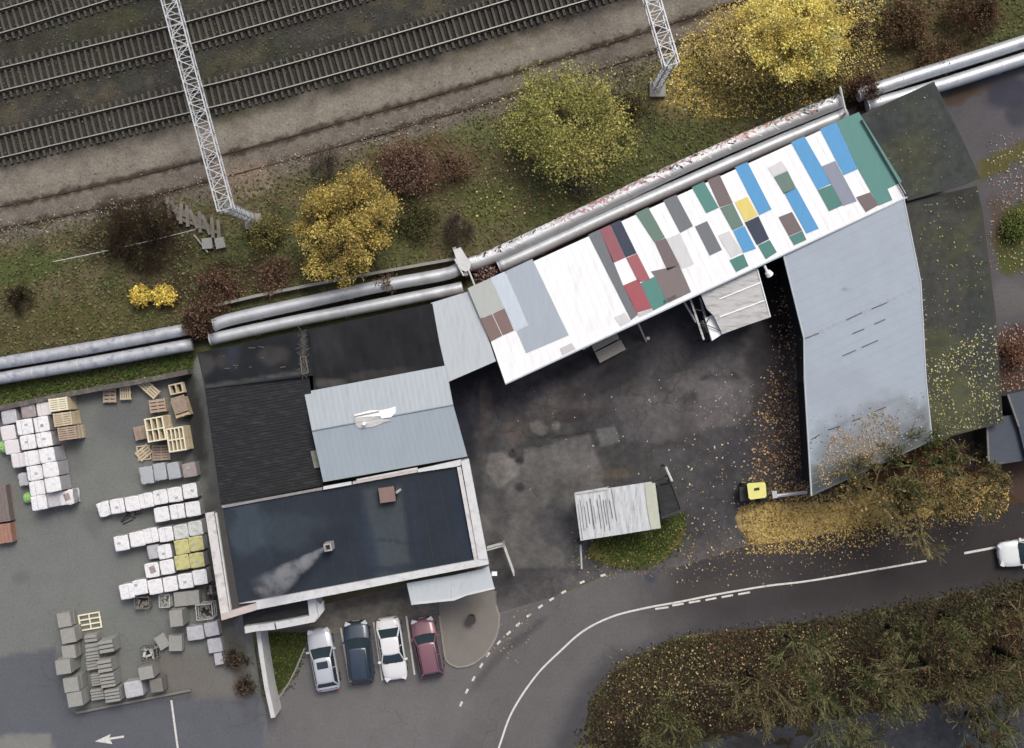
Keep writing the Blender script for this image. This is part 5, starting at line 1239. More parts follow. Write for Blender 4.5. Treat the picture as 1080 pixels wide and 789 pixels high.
# ================================================================== STORAGE YARD
def wrapped(label, cpx, w_, d_, h, top, rot=9.5, cat='brick pack', name='wrapped_pack', side=None, group='wrapped packs in the storage yard', pal=True, jit=.03, cover=None):
    c = P(*cpx, h)
    w_, d_ = w_ / S * (HC - h) / HC, d_ / S * (HC - h) / HC
    t = thing(name, label, cat, (c.x, c.y, .004), R(rot + random.uniform(-1.2, 1.2)), group)
    z0 = .14 if pal else 0
    # rounded block with slightly uneven wrapping
    N = 4; vs = []; fs = []
    e = .05
    lay = [(z0, 0), (z0 + .05, .0), (z0 + (h - z0) * .33, 0), (z0 + (h - z0) * .66, 0), (h - e, 0), (h - e * .3, e * .5), (h, e * 1.3)]
    ringn = 4 * N
    for z, ins in lay:
        for sd_ in range(4):
            for k in range(N):
                f = -1 + 2 * k / N
                x, y = [(f, -1), (1, f), (-f, 1), (-1, -f)][sd_]
                x *= w_ / 2 - ins; y *= d_ / 2 - ins
                if abs(x) > w_ / 2 - ins - 1e-4 and abs(y) > d_ / 2 - ins - 1e-4: x *= .96; y *= .96
                vs.append((x + random.uniform(-jit, jit) * .5, y + random.uniform(-jit, jit) * .5, z))
    L = len(lay)
    for i in range(L - 1):
        for k in range(ringn): fs.append((i * ringn + k, i * ringn + (k + 1) % ringn, (i + 1) * ringn + (k + 1) % ringn, (i + 1) * ringn + k))
    m = MB(); m.cur = 0; m.add(vs, fs)
    # top cap as grid fan
    ci = len(m.v); m.add([(0, 0, h + .01)], []); m.cur = 1
    base = (L - 1) * ringn
    m.f += [(base + k, base + (k + 1) % ringn, ci) for k in range(ringn)]; m.mi += [1] * ringn
    o = m.build('wrapping', [side or M['wrap_grey'], top], t, local=True)
    for i in range(len(fs)):
        if i >= (L - 3) * ringn: o.data.polygons[i].material_index = 1
    if pal:
        m = MB()
        for y in (-.42, 0, .42): m.box((0, y * d_, .05), (w_ * .98, .09, .09))
        for k in range(6): m.box((-w_ * .45 + k * w_ * .18, 0, .115), (.09, d_ * .98, .02))
        m.build('pallet', M['timber_brown'], t, local=True)
    if random.random() < .55:
        m = MB(); f = random.uniform(-.3, .3); m.box((f * w_, 0, h + .012), (.03, d_ * .98, .012)); m.build('strap', M['wrap_grey'], t, local=True)
    if random.random() < .35:
        m = MB(); m.box((random.uniform(-.25, .25) * w_, random.uniform(-.25, .25) * d_, h + .014), (.22, .16, .01), random.uniform(-.3, .3)); m.build('paper_sheet', M['wrap_silver'], t, local=True)
    if cover: cover(t, w_, d_, h)
    return t
W1, WP, WG, WM, WY, WS, WB = M['wrap'], M['wrap_pink'], M['wrap_grey'], M['wrap_mottled'], M['wrap_yellow'], M['wrap_silver'], M['wrap_brown']
def ring_mark(t, w_, d_, h):
    m = MB(); m.tube((.02, -.1, h - .01), (.02, -.1, h + .02), .12, n=14); m.build('dark_spot', M['wrap_brown'], t, local=True)
def brown_mark(t, w_, d_, h):
    m = MB(); m.box((.05, .05, h + .012), (.4, .5, .012), .2); m.build('torn_patch', M['wrap_brown'], t, local=True)
packs = [
 ((9.5, 439.4), 16, 15, 1.1, WG, 'lavender-grey wrapped pack in the top left corner row, nearest the picture edge'),
 ((29.5, 433.3), 15, 15, 1.1, M['wrap_brown'], 'darkest grey wrapped pack, second along the retaining wall on the left'),
 ((46, 431), 15, 15, 1.1, WP, 'beige-grey slumped pack against the retaining wall, left of the top pallet stack'),
 ((26, 450.4), 17, 16, 1.3, W1, 'plain white pack just below the darkest grey pack'),
 ((43.7, 447.5), 16, 16, 1.3, W1, 'white pack with a dark round mark on top'),
 ((8.5, 456.5), 15.5, 15.5, 1.2, WP, 'pale pack at the left edge, two below the retaining wall'),
 ((29.5, 466.5), 16.5, 15.5, 1.4, W1, 'white pack diagonally below left of the one with the round mark'),
 ((46.5, 463.7), 16.5, 15.5, 1.6, W1, 'white pack directly below the one with the round mark'),
 ((12.4, 471.4), 15.5, 15, 1.2, WP, 'pinkish white pack beside the upper green bag'),
 ((33.3, 483.3), 16, 15.5, 1.6, W1, 'white pack right of the pinkish lavender one'),
 ((49.4, 480.4), 16.5, 15.5, 2.1, W1, 'tall white pack at the right end of the fourth row down'),
 ((19, 485.7), 14, 15, 1.2, WP, 'pinkish lavender pack at the left end of its row, below the upper green bag'),
 ((36.6, 499), 16.5, 15.5, 1.7, W1, 'white pack right above and right of the crumpled clear bundle'),
 ((53.2, 495.6), 16.5, 15.5, 2.1, W1, 'tall white pack at the right end of the fifth row down'),
 ((39, 515), 16.5, 15.5, 1.7, W1, 'white pack above and right of the lower green bag'),
 ((55.6, 511.3), 16.5, 15.5, 2.1, W1, 'tall white pack at the right end of the sixth row down'),
 ((41, 530.5), 16.5, 15.5, 1.7, W1, 'white pack in the bottom row, right of the lower green bag'),
 ((57, 527), 15, 15, 1.4, WG, 'dull grey pack in the middle of the bottom row of the left block'),
]
for cpx, a, b, h, mt, lab in packs:
    wrapped(lab, cpx, a, b, h, mt, cover=ring_mark if 'dark round mark on top' in lab else None)
wrapped('torn white pack showing brown goods, right end of the bottom row at left', (70, 525), 14, 15, 1.4, WP, cover=brown_mark, jit=.12)
wrapped('crumpled clear plastic bundle left of the white packs', (24.2, 505.6), 9, 13, .8, WG, jit=.15, pal=False)
def bag(label, cpx, w_, d_, h):
    c = P(*cpx, h); t = thing('green_bag', label, 'bag', (c.x, c.y, 0), .2, None)
    vs = []; n = 12
    for z, r in ((0, .9), (h * .4, 1.05), (h * .8, .9), (h, .45)):
        for k in range(n):
            a = 2 * math.pi * k / n; vs.append((w_ / S / 2 * r * math.cos(a) * random.uniform(.9, 1.1), d_ / S / 2 * r * math.sin(a) * random.uniform(.9, 1.1), z))
    fs = [(i * n + k, i * n + (k + 1) % n, (i + 1) * n + (k + 1) % n, (i + 1) * n + k) for i in range(3) for k in range(n)] + [tuple(range(n - 1, -1, -1)), tuple(range(3 * n, 4 * n))]
    m = MB(); m.add(vs, fs); m.build('sack', M['green'], t, local=True)
    m = MB(); m.tube((0, 0, h - .02), (.05, .03, h + .12), .08, .03, n=8); m.build('knot', M['green'], t, local=True)
bag('light green bag at the left picture edge among the packs', (1.6, 471.5), 10, 13, .9)
bag('light green bag below the crumpled clear bundle', (27.5, 525.6), 10, 11, .7)
def brick_stack(label, cpx, w_, d_, h, mt, rot=8):
    c = P(*cpx, h); t = thing('brick_stack', label, 'bricks', (c.x, c.y, 0), R(rot)); w_, d_ = w_ / S, d_ / S
    m = MB(); m.box((0, 0, .07), (w_, d_, .12)); m.build('pallet', M['timber_brown'], t, local=True)
    m = MB(); z = .14
    nx_, ny_ = max(2, int(w_ / .24)), max(2, int(d_ / .12)); nz = int((h - z) / .09)
    for k in range(nz):
        for i in range(nx_):
            for j_ in range(ny_):
                if k < nz - 1 and 0 < i < nx_ - 1 and 0 < j_ < ny_ - 1: continue
                m.box((-w_ / 2 + w_ * (i + .5) / nx_, -d_ / 2 + d_ * (j_ + .5) / ny_, z + (k + .5) * .09), (w_ / nx_ * .95, d_ / ny_ * .9, .082), random.uniform(-.02, .02))
    m.build('bricks', mt, t, local=True)
brick_stack('brown brick stack at the left picture edge, above the red one', (-3, 532), 22, 38, 1.0, M['brick_brown'])
brick_stack('orange-red brick stack at the left picture edge', (2.5, 563), 18, 20, 1.0, M['brick_red'])
# long rows by the building
rowsW = [
 ([(123.5, 533.9), (139.4, 531.3), (154, 528), (169, 524.4), (184.4, 521.8), (200.2, 518)], 15.2, 15.5, 1.2, W1, 'the long upper row beside the silver wraps', ['first full pack from the left in', 'second pack from the left in', 'third pack from the left in', 'fourth pack from the left in', 'fifth pack from the left in', 'rightmost pack in']),
 ([(170.4, 542.7), (186.9, 539.6), (203.4, 537)], 15.6, 15.5, 1.2, W1, 'the short row of three below the long upper row', ['left pack in', 'middle pack in', 'right pack in']),
 ([(128, 573), (144.4, 568.7), (159, 565), (174.8, 563.6)], 15.4, 15.8, 1.25, W1, 'the row that ends in two mottled packs', ['leftmost pack in', 'second pack from the left in', 'third pack from the left in', 'fourth pack from the left in']),
 ([(133.6, 624), (147.6, 619.5), (163.6, 619), (179.5, 616.2), (195.5, 613), (210.8, 609)], 15.2, 15.8, 1.3, W1, 'the lowest white row below the yellow packs', ['leftmost pack in', 'second pack from the left in', 'third pack from the left in', 'fourth pack from the left in', 'fifth pack from the left in', 'rightmost pack in'])]
for pts, a, b, h, mt, row, names in rowsW:
    for p, nm in zip(pts, names): wrapped('white ' + nm + ' ' + row, p, a, b, h, mt)
wrapped('torn triangular white wrap at the left tip of the long upper row', (109.5, 537), 12, 15, .8, W1, jit=.14, rot=16)
wrapped('mottled grey pack second from the right, just above the yellow packs', (190.7, 561), 15.2, 15.5, 1.2, WM)
wrapped('mottled grey pack at the right end, above the yellow packs and by the parapet', (205.9, 557.3), 15.2, 15.5, 1.2, WM)
wrapped('low grey-white pack left of the upper yellow packs', (162, 582), 13, 15, .9, WG)
wrapped('white pack touching the left side of the upper yellow pack', (173.5, 582), 14.5, 15, 1.1, W1)
wrapped('white pack with a brown torn patch, just above the lowest white row', (160.2, 601.6), 15, 15.5, 1.2, W1, cover=brown_mark)
wrapped('white pack right of the one with the brown torn patch', (176.2, 598.3), 15, 15.5, 1.2, W1)
for p, lab in (((191.8, 577), 'upper left of the four yellow packs'), ((206.8, 573.5), 'upper right of the four yellow packs, partly dark olive'), ((192, 593.2), 'lower left of the four yellow packs'), ((207.5, 591), 'lower right of the four yellow packs, brightest one')):
    wrapped(lab, p, 15.4, 15.6, 1.25, WY)
wrapped('rounded translucent bundle at the left end of the silver wraps', (154.6, 501.5), 14, 18, 1.0, WS, jit=.08)
wrapped('left of the two silver wrapped bundles standing side by side', (168.5, 497.7), 13.2, 18, 1.1, WS)
wrapped('right of the two silver wrapped bundles standing side by side', (183, 496.5), 13.2, 17.5, 1.1, WS)
wrapped('pinkish brown wrapped bundle right of the silver ones', (199.6, 495.8), 15, 15, 1.1, WB)
wrapped('clear wrapped grey bundle below the dark crate', (205.8, 667.8), 18, 15, .9, WG)
wrapped('clear wrapped grey bundle against the dark gap, right of its twin', (223, 663.7), 15, 15, .9, WG)
wrapped('grey wrapped bundle with light rim below the pair', (226.4, 681), 15, 15, .8, WG)
wrapped('small light-rimmed bundle, lowest by the dark gap', (230.3, 695), 9, 13, .6, WG)
wrapped('light wrapped pack in the bottom row of the grey block stacks, beside the kerbstones', (140.7, 727), 19, 17, 1.2, WG)
def plastic(label, cpx, w_, d_, rot):  # loose straps and wrap rubbish
    c = P(*cpx); t = thing('scrap_heap', label, 'scrap', (c.x, c.y, 0), R(rot))
    m = MB()
    for k in range(7): a = random.uniform(0, 6.28); m.tube((random.uniform(-.3, .3), random.uniform(-.3, .3), .03), (math.cos(a) * w_, math.sin(a) * d_, random.uniform(.03, .2)), .035, n=5)
    m.build('bars', M['darksteel'], t, local=True)
    m = MB(); m.box((.2, .1, .12), (.3, .22, .2), .4); m.build('block', M['greyblock_dark'], t, local=True)
plastic('dark bent metal scrap lying below the long upper white row', (139, 545), .8, .5, 30)

# pallets
def pallet_mesh(mt, w_=1.25, d_=.9, boards=7, gap=.5):
    m = MB()
    bw = d_ / boards
    for k in range(boards): m.box((0, -d_ / 2 + bw * (k + .5), .13), (w_, bw * (1 - .28), .022))
    for x in (-w_ / 2 + .05, 0, w_ / 2 - .05):
        m.box((x, 0, .075), (.1, d_, .085)); m.box((x, 0, .011), (.1, d_, .022))
    return m
def pallet_open(w_, d_, nx_, ny_):
    m = MB(); b = .085
    for i in range(nx_ + 1): x = -w_ / 2 + b / 2 + (w_ - b) * i / nx_; m.box((x, 0, .12), (b * (1.2 if i in (0, nx_) else 1), d_, .05))
    for j_ in range(ny_ + 1): y = -d_ / 2 + b / 2 + (d_ - b) * j_ / ny_; m.box((0, y, .147), (w_, b, .022))
    for j_ in range(ny_ + 1): y = -d_ / 2 + b / 2 + (d_ - b) * j_ / ny_; m.box((0, y, .02), (w_, b, .03))
    return m
pcache = {}
def pallet(label, cpx, h, mesh_key, rot, group='wooden pallets in the storage yard', builder=None, mt=None, tilt=0, jitter=0):
    """top face centre shows at cpx"""
    c = P(*cpx, h)
    if mesh_key not in pcache:
        o = builder().build('wooden_pallet', mt); pcache[mesh_key] = o.data
    else:
        o = bpy.data.objects.new('wooden_pallet', pcache[mesh_key]); COL.objects.link(o)
    o.location = (c.x + random.uniform(-jitter, jitter), c.y + random.uniform(-jitter, jitter), h - .145); o.rotation_euler = (tilt, 0, R(rot))
    return tag(o, label, 'pallet', group)
ORD = ['', 'second', 'third', 'fourth', 'fifth', 'sixth', 'seventh', 'eighth', 'ninth', 'tenth', 'eleventh', 'twelfth', 'thirteenth', 'fourteenth']
def pstack(toplabel, under, cpx, n, key, rot, builder, mt, under_key=None, ub=None, umt=None):
    base = P(*cpx, n * .146 + .004)
    for k in range(n):
        h = (k + 1) * .146 + .004
        # same ground position for every pallet of the stack
        f = (HC - h) / HC
        px = 540 + base.x * S / f; py = 394.5 - base.y * S / f
        if k == n - 1: pallet(toplabel, (px, py), h, key, rot, builder=builder, mt=mt)
        else: pallet('%s pallet from the top, %s' % (ORD[n - 1 - k], under.replace('pallet lower down in', 'in').replace('pallet lower down', '').replace('pallet deeper', '').replace('large in', 'in').strip()), (px, py), h, under_key or key, rot + random.uniform(-1.5, 1.5), builder=ub or builder, mt=umt or mt, jitter=.02)
std = lambda: pallet_mesh(None, 1.27, .92, 6)
pstack('pale top pallet of the stack nearest the retaining wall', 'pallet lower down in the stack nearest the retaining wall', (61.3, 426.6), 12, 'palA', 8, std, M['timber_pale'], 'palAu', std, M['timber'])
pstack('top pallet of the middle one of three pallet stacks beside the white packs', 'pallet lower down in the middle one of the three stacks', (66, 442.3), 12, 'palAu', 8, std, M['timber'])
pstack('brownish top pallet of the lowest of three pallet stacks beside the white packs', 'pallet lower down in the lowest of the three stacks', (70.8, 457), 12, 'palC', 8, std, M['timber_brown'], 'palAu', std, M['timber'])
big = lambda: pallet_open(1.28, 1.65, 3, 2)
pstack('large cream pallet with six openings on top of the left tall pile', 'large pallet lower down in the left tall pile', (163.7, 452.7), 14, 'palJ', 10, big, M['timber_pale'], 'palJu', big, M['timber'])
pstack('large yellowish pallet on top of the tall pile next to the building', 'large pallet lower down in the tall pile next to the building', (185.6, 463.5), 13, 'palK', 9, lambda: pallet_open(1.2, 1.65, 4, 2), M['timber_pale'], 'palKu', lambda: pallet_open(1.2, 1.65, 4, 2), M['timber'])
pallet('cream six-opening pallet lying alone on the yard above the grey block stacks', (94.8, 655.5), .16, 'palW', 10, builder=lambda: pallet_open(1.55, 1.15, 2, 3), mt=M['timber_pale'])
pallet('dark brown pallet lying under the retaining wall, left of the light slatted one', (115.3, 417.2), .5, 'palD', 2, builder=lambda: pallet_mesh(None, .92, 1.02, 4), mt=M['timber_brown'])
pallet('dark brown pallet under the uppermost one by the retaining wall', (115.3, 417.2), .34, 'palD', 2)
pallet('light slatted pallet standing under the retaining wall', (132, 414), .5, 'palE', 93, builder=lambda: pallet_mesh(None, 1.0, .8, 5), mt=M['timber'])
pallet('long pallet lying askew, pointing down right from the retaining wall', (157, 409.6), .7, 'palF', -42, builder=lambda: pallet_mesh(None, 1.5, .75, 4), mt=M['timber'])
pstack('reddish brown pallet on the low stack below the askew one', 'pallet lower down in the low stack below the askew one', (166, 428), 5, 'palG', 8, lambda: pallet_mesh(None, 1.15, .95, 4), M['timber_brown'])
pstack('open frame pallet at the upper right of the pallet heap', 'pallet lower down at the upper right of the heap', (185.6, 410), 6, 'palH', 12, lambda: pallet_open(.95, .72, 2, 1), M['timber'])
pallet('wooden board panel on the right side of the pallet heap', (189.4, 426.5), 1.25, 'palI', 18, builder=lambda: pallet_mesh(None, .95, 1.15, 14), mt=M['timber_brown'])
pstack('pallet showing its edges right under the board panel', 'pallet deeper under the board panel', (190, 430), 7, 'palI2', 18, lambda: pallet_mesh(None, 1.0, 1.3, 5), M['timber'])
pstack('plain brown board crate lid left of the tall cream pile', 'pallet lower down left of the tall cream pile', (148.3, 456.5), 4, 'palL', 12, lambda: pallet_mesh(None, .9, .95, 12), M['timber_brown'])
pallet('broken pallet with slanting boards below the brown board lid', (151.6, 477.5), .3, 'palM', 40, builder=lambda: pallet_mesh(None, 1.05, .8, 4), mt=M['timber'])
pallet('frame pallet under the broken slanting one', (151.6, 477.5), .16, 'palM2', 8, builder=lambda: pallet_open(.95, 1.05, 1, 2), mt=M['timber'])
pstack('pinkish slatted pallet below the tall cream pile', 'pallet lower down below the tall cream pile', (169.8, 477.5), 3, 'palN', 3, lambda: pallet_mesh(None, 1.25, 1.1, 6), M['timber_brown'])

# concrete blocks and kerbstones
def blocks(label, cpx, w_, d_, h, rot=10, grooves=0, mt=None, name='block_stack', cat='concrete blocks', axis='x', group='grey concrete stacks in the storage yard', tiers=3):
    mt = mt or M['greyblock']; c = P(*cpx, h); f = (HC - h) / HC
    w_, d_ = w_ / S * f, d_ / S * f
    t = thing(name, label, cat, (c.x, c.y, .004), R(rot + random.uniform(-1.5, 1.5)), group)
    m = MB(); z0 = .12; th = (h - z0) / tiers
    for k in range(tiers):
        o_ = random.uniform(-.015, .015)
        if grooves and k == tiers - 1:
            for g in range(grooves):
                y = -d_ / 2 + d_ * (g + .5) / grooves; m.box((o_, y, z0 + th * (k + .5)), (w_, d_ / grooves * .72, th * .99))
            m.box((o_, 0, z0 + th * (k + .3)), (w_ * .97, d_ * .97, th * .6))
        else: m.box((o_, random.uniform(-.015, .015), z0 + th * (k + .5)), (w_, d_, th * .985))
    m.build('blocks', [mt], t, local=True)
    m = MB()
    for x in (-.4, 0, .4): m.box((x * w_, 0, .06), (.1, d_, .11))
    m.build('pallet', M['timber_brown'], t, local=True)
    return t
LC = [((67.5, 654), 14, 15, 1.1, 0, 'topmost stack of the left grey column, carrying a light strap'), ((72, 670.7), 15, 15, 1.5, 0, 'second grey stack down in the left column'),
      ((72.5, 688), 14, 14, 1.4, 0, 'grey stack in the left column half hidden under a shifted one'), ((66.3, 703.4), 15.5, 15, 2.0, 0, 'tallest grey stack of the left column, shifted furthest left'),
      ((75, 722.4), 15.5, 15, 1.9, 0, 'second grey stack from the bottom of the left column'), ((79, 737.6), 15.5, 15, 1.9, 0, 'bottom stack of the left grey column at the kerb')]
for p, a, b, h, g, lab in LC: blocks(lab, p, a, b, h, 9, g)
st_ = bpy.data.objects
for p, a, b, h, g, lab in [((95.8, 673.5), 13, 8, .9, 2, 'short tilted kerbstone bundle right below the lone cream pallet'), ((97, 683), 14, 9, .8, 2, 'second kerbstone bundle in the narrow middle column'), ((97.3, 692.5), 14, 9, .9, 3, 'third kerbstone bundle in the narrow middle column'),
      ((96.5, 702), 11, 10, .7, 3, 'fourth kerbstone bundle, pale and broken, in the narrow middle column'), ((101, 717), 10, 13, .8, 5, 'fifth kerbstone bundle with fine slats in the narrow middle column'), ((102.6, 732.5), 14, 12, .8, 4, 'lowest kerbstone bundle in the narrow middle column'),
      ((111.7, 682), 15, 14, 1.6, 3, 'kerbstone stack with three ribs at the top of the right column'), ((110.2, 702.6), 15, 14, 1.6, 3, 'kerbstone stack second from the top of the right column'), ((113, 718), 15, 15, 1.6, 4, 'kerbstone stack third from the top of the right column'), ((118.4, 733.8), 15.5, 14, 1.6, 4, 'kerbstone stack at the bottom of the right column')]:
    blocks(lab, p, a, b, h, 9, g, name='kerbstone_stack', cat='kerbstones', tiers=2)
for p, a, b, h, lab, r_, mt in [((153.9, 709.8), 15, 13, 1.7, 'grey block stack with a visible right side, above the bottom row', 10, None), ((165, 723), 13, 14, 1.3, 'grey block stack at the right end of the bottom row', 8, M['greyblock_dark']),
      ((185.2, 678.3), 14, 16.5, .8, 'flat light grey slab pile right of the turned one', 2, None), ((171.2, 676.8), 12, 15, .7, 'light grey slab pile turned askew', 32, None), ((185.5, 652.5), 13.5, 17, 1.9, 'tall grey block stack left of the dark cage', 6, None),
      ((190.5, 632), 14, 15, 1.0, 'left half of the wide grey slab pile under the lowest white row', 4, None), ((203, 630.5), 14, 15, .95, 'right half of the wide grey slab pile under the lowest white row', 4, None)]:
    blocks(lab, p, a, b, h, r_, 0, mt, tiers=2)
# crates and cages
def crate(label, cpx, w_, d_, h, rot, mt, n=4, load=None):
    c = P(*cpx, h); f = (HC - h) / HC; w_, d_ = w_ / S * f, d_ / S * f
    t = thing('mesh_crate', label, 'crate', (c.x, c.y, .004), R(rot), 'open crates in the storage yard')
    m = MB(); r = .035
    for z in (.1, h * .5, h):
        for a, b in (((-1, -1), (1, -1)), ((1, -1), (1, 1)), ((1, 1), (-1, 1)), ((-1, 1), (-1, -1))): m.tube((a[0] * w_ / 2, a[1] * d_ / 2, z), (b[0] * w_ / 2, b[1] * d_ / 2, z), r, n=4)
    for a in range(n + 1):
        q = -1 + 2 * a / n
        for s in (-1, 1):
            m.tube((q * w_ / 2, s * d_ / 2, 0), (q * w_ / 2, s * d_ / 2, h), r * .6, n=4); m.tube((s * w_ / 2, q * d_ / 2, 0), (s * w_ / 2, q * d_ / 2, h), r * .6, n=4)
    m.build('frame', mt, t, local=True)
    m = MB()
    for k in range(14): m.box((random.uniform(-.4, .4) * w_, random.uniform(-.4, .4) * d_, random.uniform(.15, h * .8)), (random.uniform(.1, .35), random.uniform(.08, .2), random.uniform(.08, .25)), random.uniform(0, 3))
    tag(m.build('rubble', load or M['greyblock_dark'], t, local=True), kind='stuff')
    m = MB(); m.box((0, 0, .05), (w_, d_, .08)); m.build('base', M['darksteel'], t, local=True)
crate('dark openwork cage full of odds and ends beside the tall grey stack', (215.5, 645.5), 17, 16, 1.2, 6, M['asbestos'], 5)
crate('narrow dark cage between the grey slabs and the brown parapet', (220.8, 625), 7, 15, 1.2, 5, M['darksteel'], 3)
crate('low open crate below the lowest white row, left one', (149.6, 636), 15, 12, .8, 2, M['greyblock_dark'], 3)
crate('low open crate with a pale triangular board, right of the other low crate', (173.5, 634), 11, 13, .8, 2, M['asbestos'], 2, M['greyblock'])
crate('crate of mixed pipes above the grey block stack', (154.7, 691), 15, 14, 1.4, 8, M['greyblock_dark'], 2, M['asbestos'])
wall_run('pad_kerb', [(80, 752), (120, 744), (160, 736), (201, 728)], .22, .18, M['greyblock_dark'], 'low grey kerb edging the storage pad below the block stacks', 'kerb')

# scrap concrete near the left gantry
pc = M['greyblock_dark']
conc = mat('old_post', C(128, 122, 112), .9, var=.2, sc=3)
def slab_item(label, cpx, L, w_, h, rot, z, tilt=0, name='concrete_post', cat='concrete post', group='old concrete posts dumped by the left gantry', mt=None):
    c = P(*cpx, z)
    m = MB(); M_ = Matrix.Rotation(tilt, 4, 'Y')
    m.box((0, 0, 0), (L, w_, h), m=M_)
    o = m.build(name, mt or conc); o.location = (c.x, c.y, z); o.rotation_euler = (0, 0, R(rot))
    return tag(o, label, cat, group)
desc = ['leftmost tip', 'left end', 'left third', 'left of the middle', 'middle', 'right of the middle', 'right third', 'right end', 'rightmost tip']
for i in range(9):
    slab_item('weathered concrete post at the %s of the dumped pile' % desc[i], (178 + i * 6.6, 219 + i * 3.0), 1.5, .24, .2, 100 + random.uniform(-14, 14), .3, random.uniform(-.1, .1))
for i, nm in enumerate(('upper', 'middle', 'lower')):
    slab_item('long concrete post lying across the %s side of the dumped pile' % nm, (192 + i * 9, 222 + i * 8), 3.0, .22, .2, -28 + i * 4, .16 + .02 * i)
slab_item('left of two pale square blocks below the dumped posts', (219, 257), .7, .75, .4, 5, .22, name='concrete_block', cat='concrete block', group='two pale blocks below the posts', mt=M['greyblock'])
slab_item('right of two pale square blocks below the dumped posts', (232.5, 256.5), .65, .75, .4, 12, .22, name='concrete_block', cat='concrete block', group='two pale blocks below the posts', mt=M['greyblock'])
slab_item('thin post leaning away below the dumped pile', (212, 257), 1.6, .08, .08, -52, .25, name='wooden_post', cat='post', group=None, mt=M['timber_grey'])
m = MB(); a, b = P(56, 276, .7), P(206, 242, 1.2)
prev = a
for k in range(1, 13):
    f = k / 12; p = a.lerp(b, f) - Vector((0, 0, .5 * math.sin(math.pi * f))); m.tube(prev, p, .028, n=4); prev = p
tag(m.build('wire', M['steel']), 'thin pale wire stretched over the dark bare bush', 'wire')

# ================================================================== VEGETATION
LEAVES_Y = [(206, 176, 60), (186, 158, 52), (222, 196, 84), (160, 130, 44)]
def clump_crown(c, rx, ry, rz, n, k, cols, size=.2, sig=.28, hollow=.35, gaps=(), seed=0, clamp=None):
    """leaf positions in clumps spread through an uneven crown; returns pos, cols"""
    g = np.random.default_rng(seed)
    d = g.normal(size=(k, 3)); d /= np.linalg.norm(d, axis=1)[:, None]
    rr = g.uniform(hollow, 1, k) ** .6
    lump = .62 + .62 * vnoise(d[:, 0] * 2.4 + 9, d[:, 1] * 2.4 + seed, seed + 2)
    cen = d * (rr * lump)[:, None] * np.array([rx, ry, rz])
    cen = cen[cen[:, 2] > -rz * .75]
    cb = g.uniform(.68, 1.25, len(cen)); ck = g.integers(0, len(cols), len(cen))
    i = g.integers(0, len(cen), n)
    pos = cen[i] + g.normal(0, sig, (n, 3))
    base = np.array([C(*q) for q in cols])
    mixk = np.where(g.uniform(size=n) < .3, g.integers(0, len(cols), n), ck[i])
    col = base[mixk] * (cb[i] * g.uniform(.82, 1.18, n))[:, None]
    pos = pos + np.array(c)
    for (gx_, gy_, gr) in gaps:
        q = np.hypot(pos[:, 0] - gx_, pos[:, 1] - gy_) > gr * g.uniform(.6, 1.3, len(pos))
        pos, col = pos[q], col[q]
    pos[:, 2] = np.maximum(pos[:, 2], .05)
    return pos, desat(col, .12)
def branches(m, base, top_r, height, spread, levels=4, n0=5, r0=.12, rnd=None, lean=(0, 0), twig=.012, curl=.25, upb=.35, cols=None, mincount=3):
    """recursive limbs; returns tip points"""
    rnd = rnd or random; tips = []
    def grow(p, d, L, r, lv):
        nseg = 2 if lv > 1 else 1
        for s in range(nseg):
            d = (d + Vector((rnd.uniform(-curl, curl), rnd.uniform(-curl, curl), rnd.uniform(-curl, curl) + upb * .1))).normalized()
            q = p + d * (L / nseg)
            if q.z < .15: q.z = .15
            m.tube(p, q, r, max(r * .75, twig * .6), n=4 if r > .04 else 3, cap=False)
            p = q; r = max(r * .75, twig * .6)
        tips.append(p)
        if lv == 0: return
        kids = rnd.randint(mincount, mincount + 1)
        for k in range(kids):
            a = rnd.uniform(0, 6.283); s_ = rnd.uniform(.5, 1.0)
            o = d.orthogonal().normalized(); o = Matrix.Rotation(a, 3, d) @ o
            nd = (d + o * s_ * spread + Vector((0, 0, upb * .3))).normalized()
            grow(p - d * L * rnd.uniform(0, .4), nd, L * rnd.uniform(.6, .85), r * .8, lv - 1)
    for i in range(n0):
        a = 6.283 * i / n0 + rnd.uniform(-.4, .4)
        d = Vector((math.cos(a) * spread + lean[0], math.sin(a) * spread + lean[1], 1.0 * (1.2 - .5 * spread))).normalized()
        grow(Vector(base), d, height * .34 * rnd.uniform(.8, 1.15), r0, levels)
    return tips
def mb_cols(m, cols, fz=None):
    v = np.array(m.v); n = len(v)
    # one colour per small patch of space, so that twigs differ
    k = (vnoise(v[:, 0] * 1.3, v[:, 1] * 1.3 + v[:, 2], 3) * len(cols)).astype(int) % len(cols)
    c = np.array([C(*q) for q in cols])[k]
    return c * (.75 + .5 * vnoise(v[:, 0] * 6, v[:, 1] * 6, 5))[:, None]
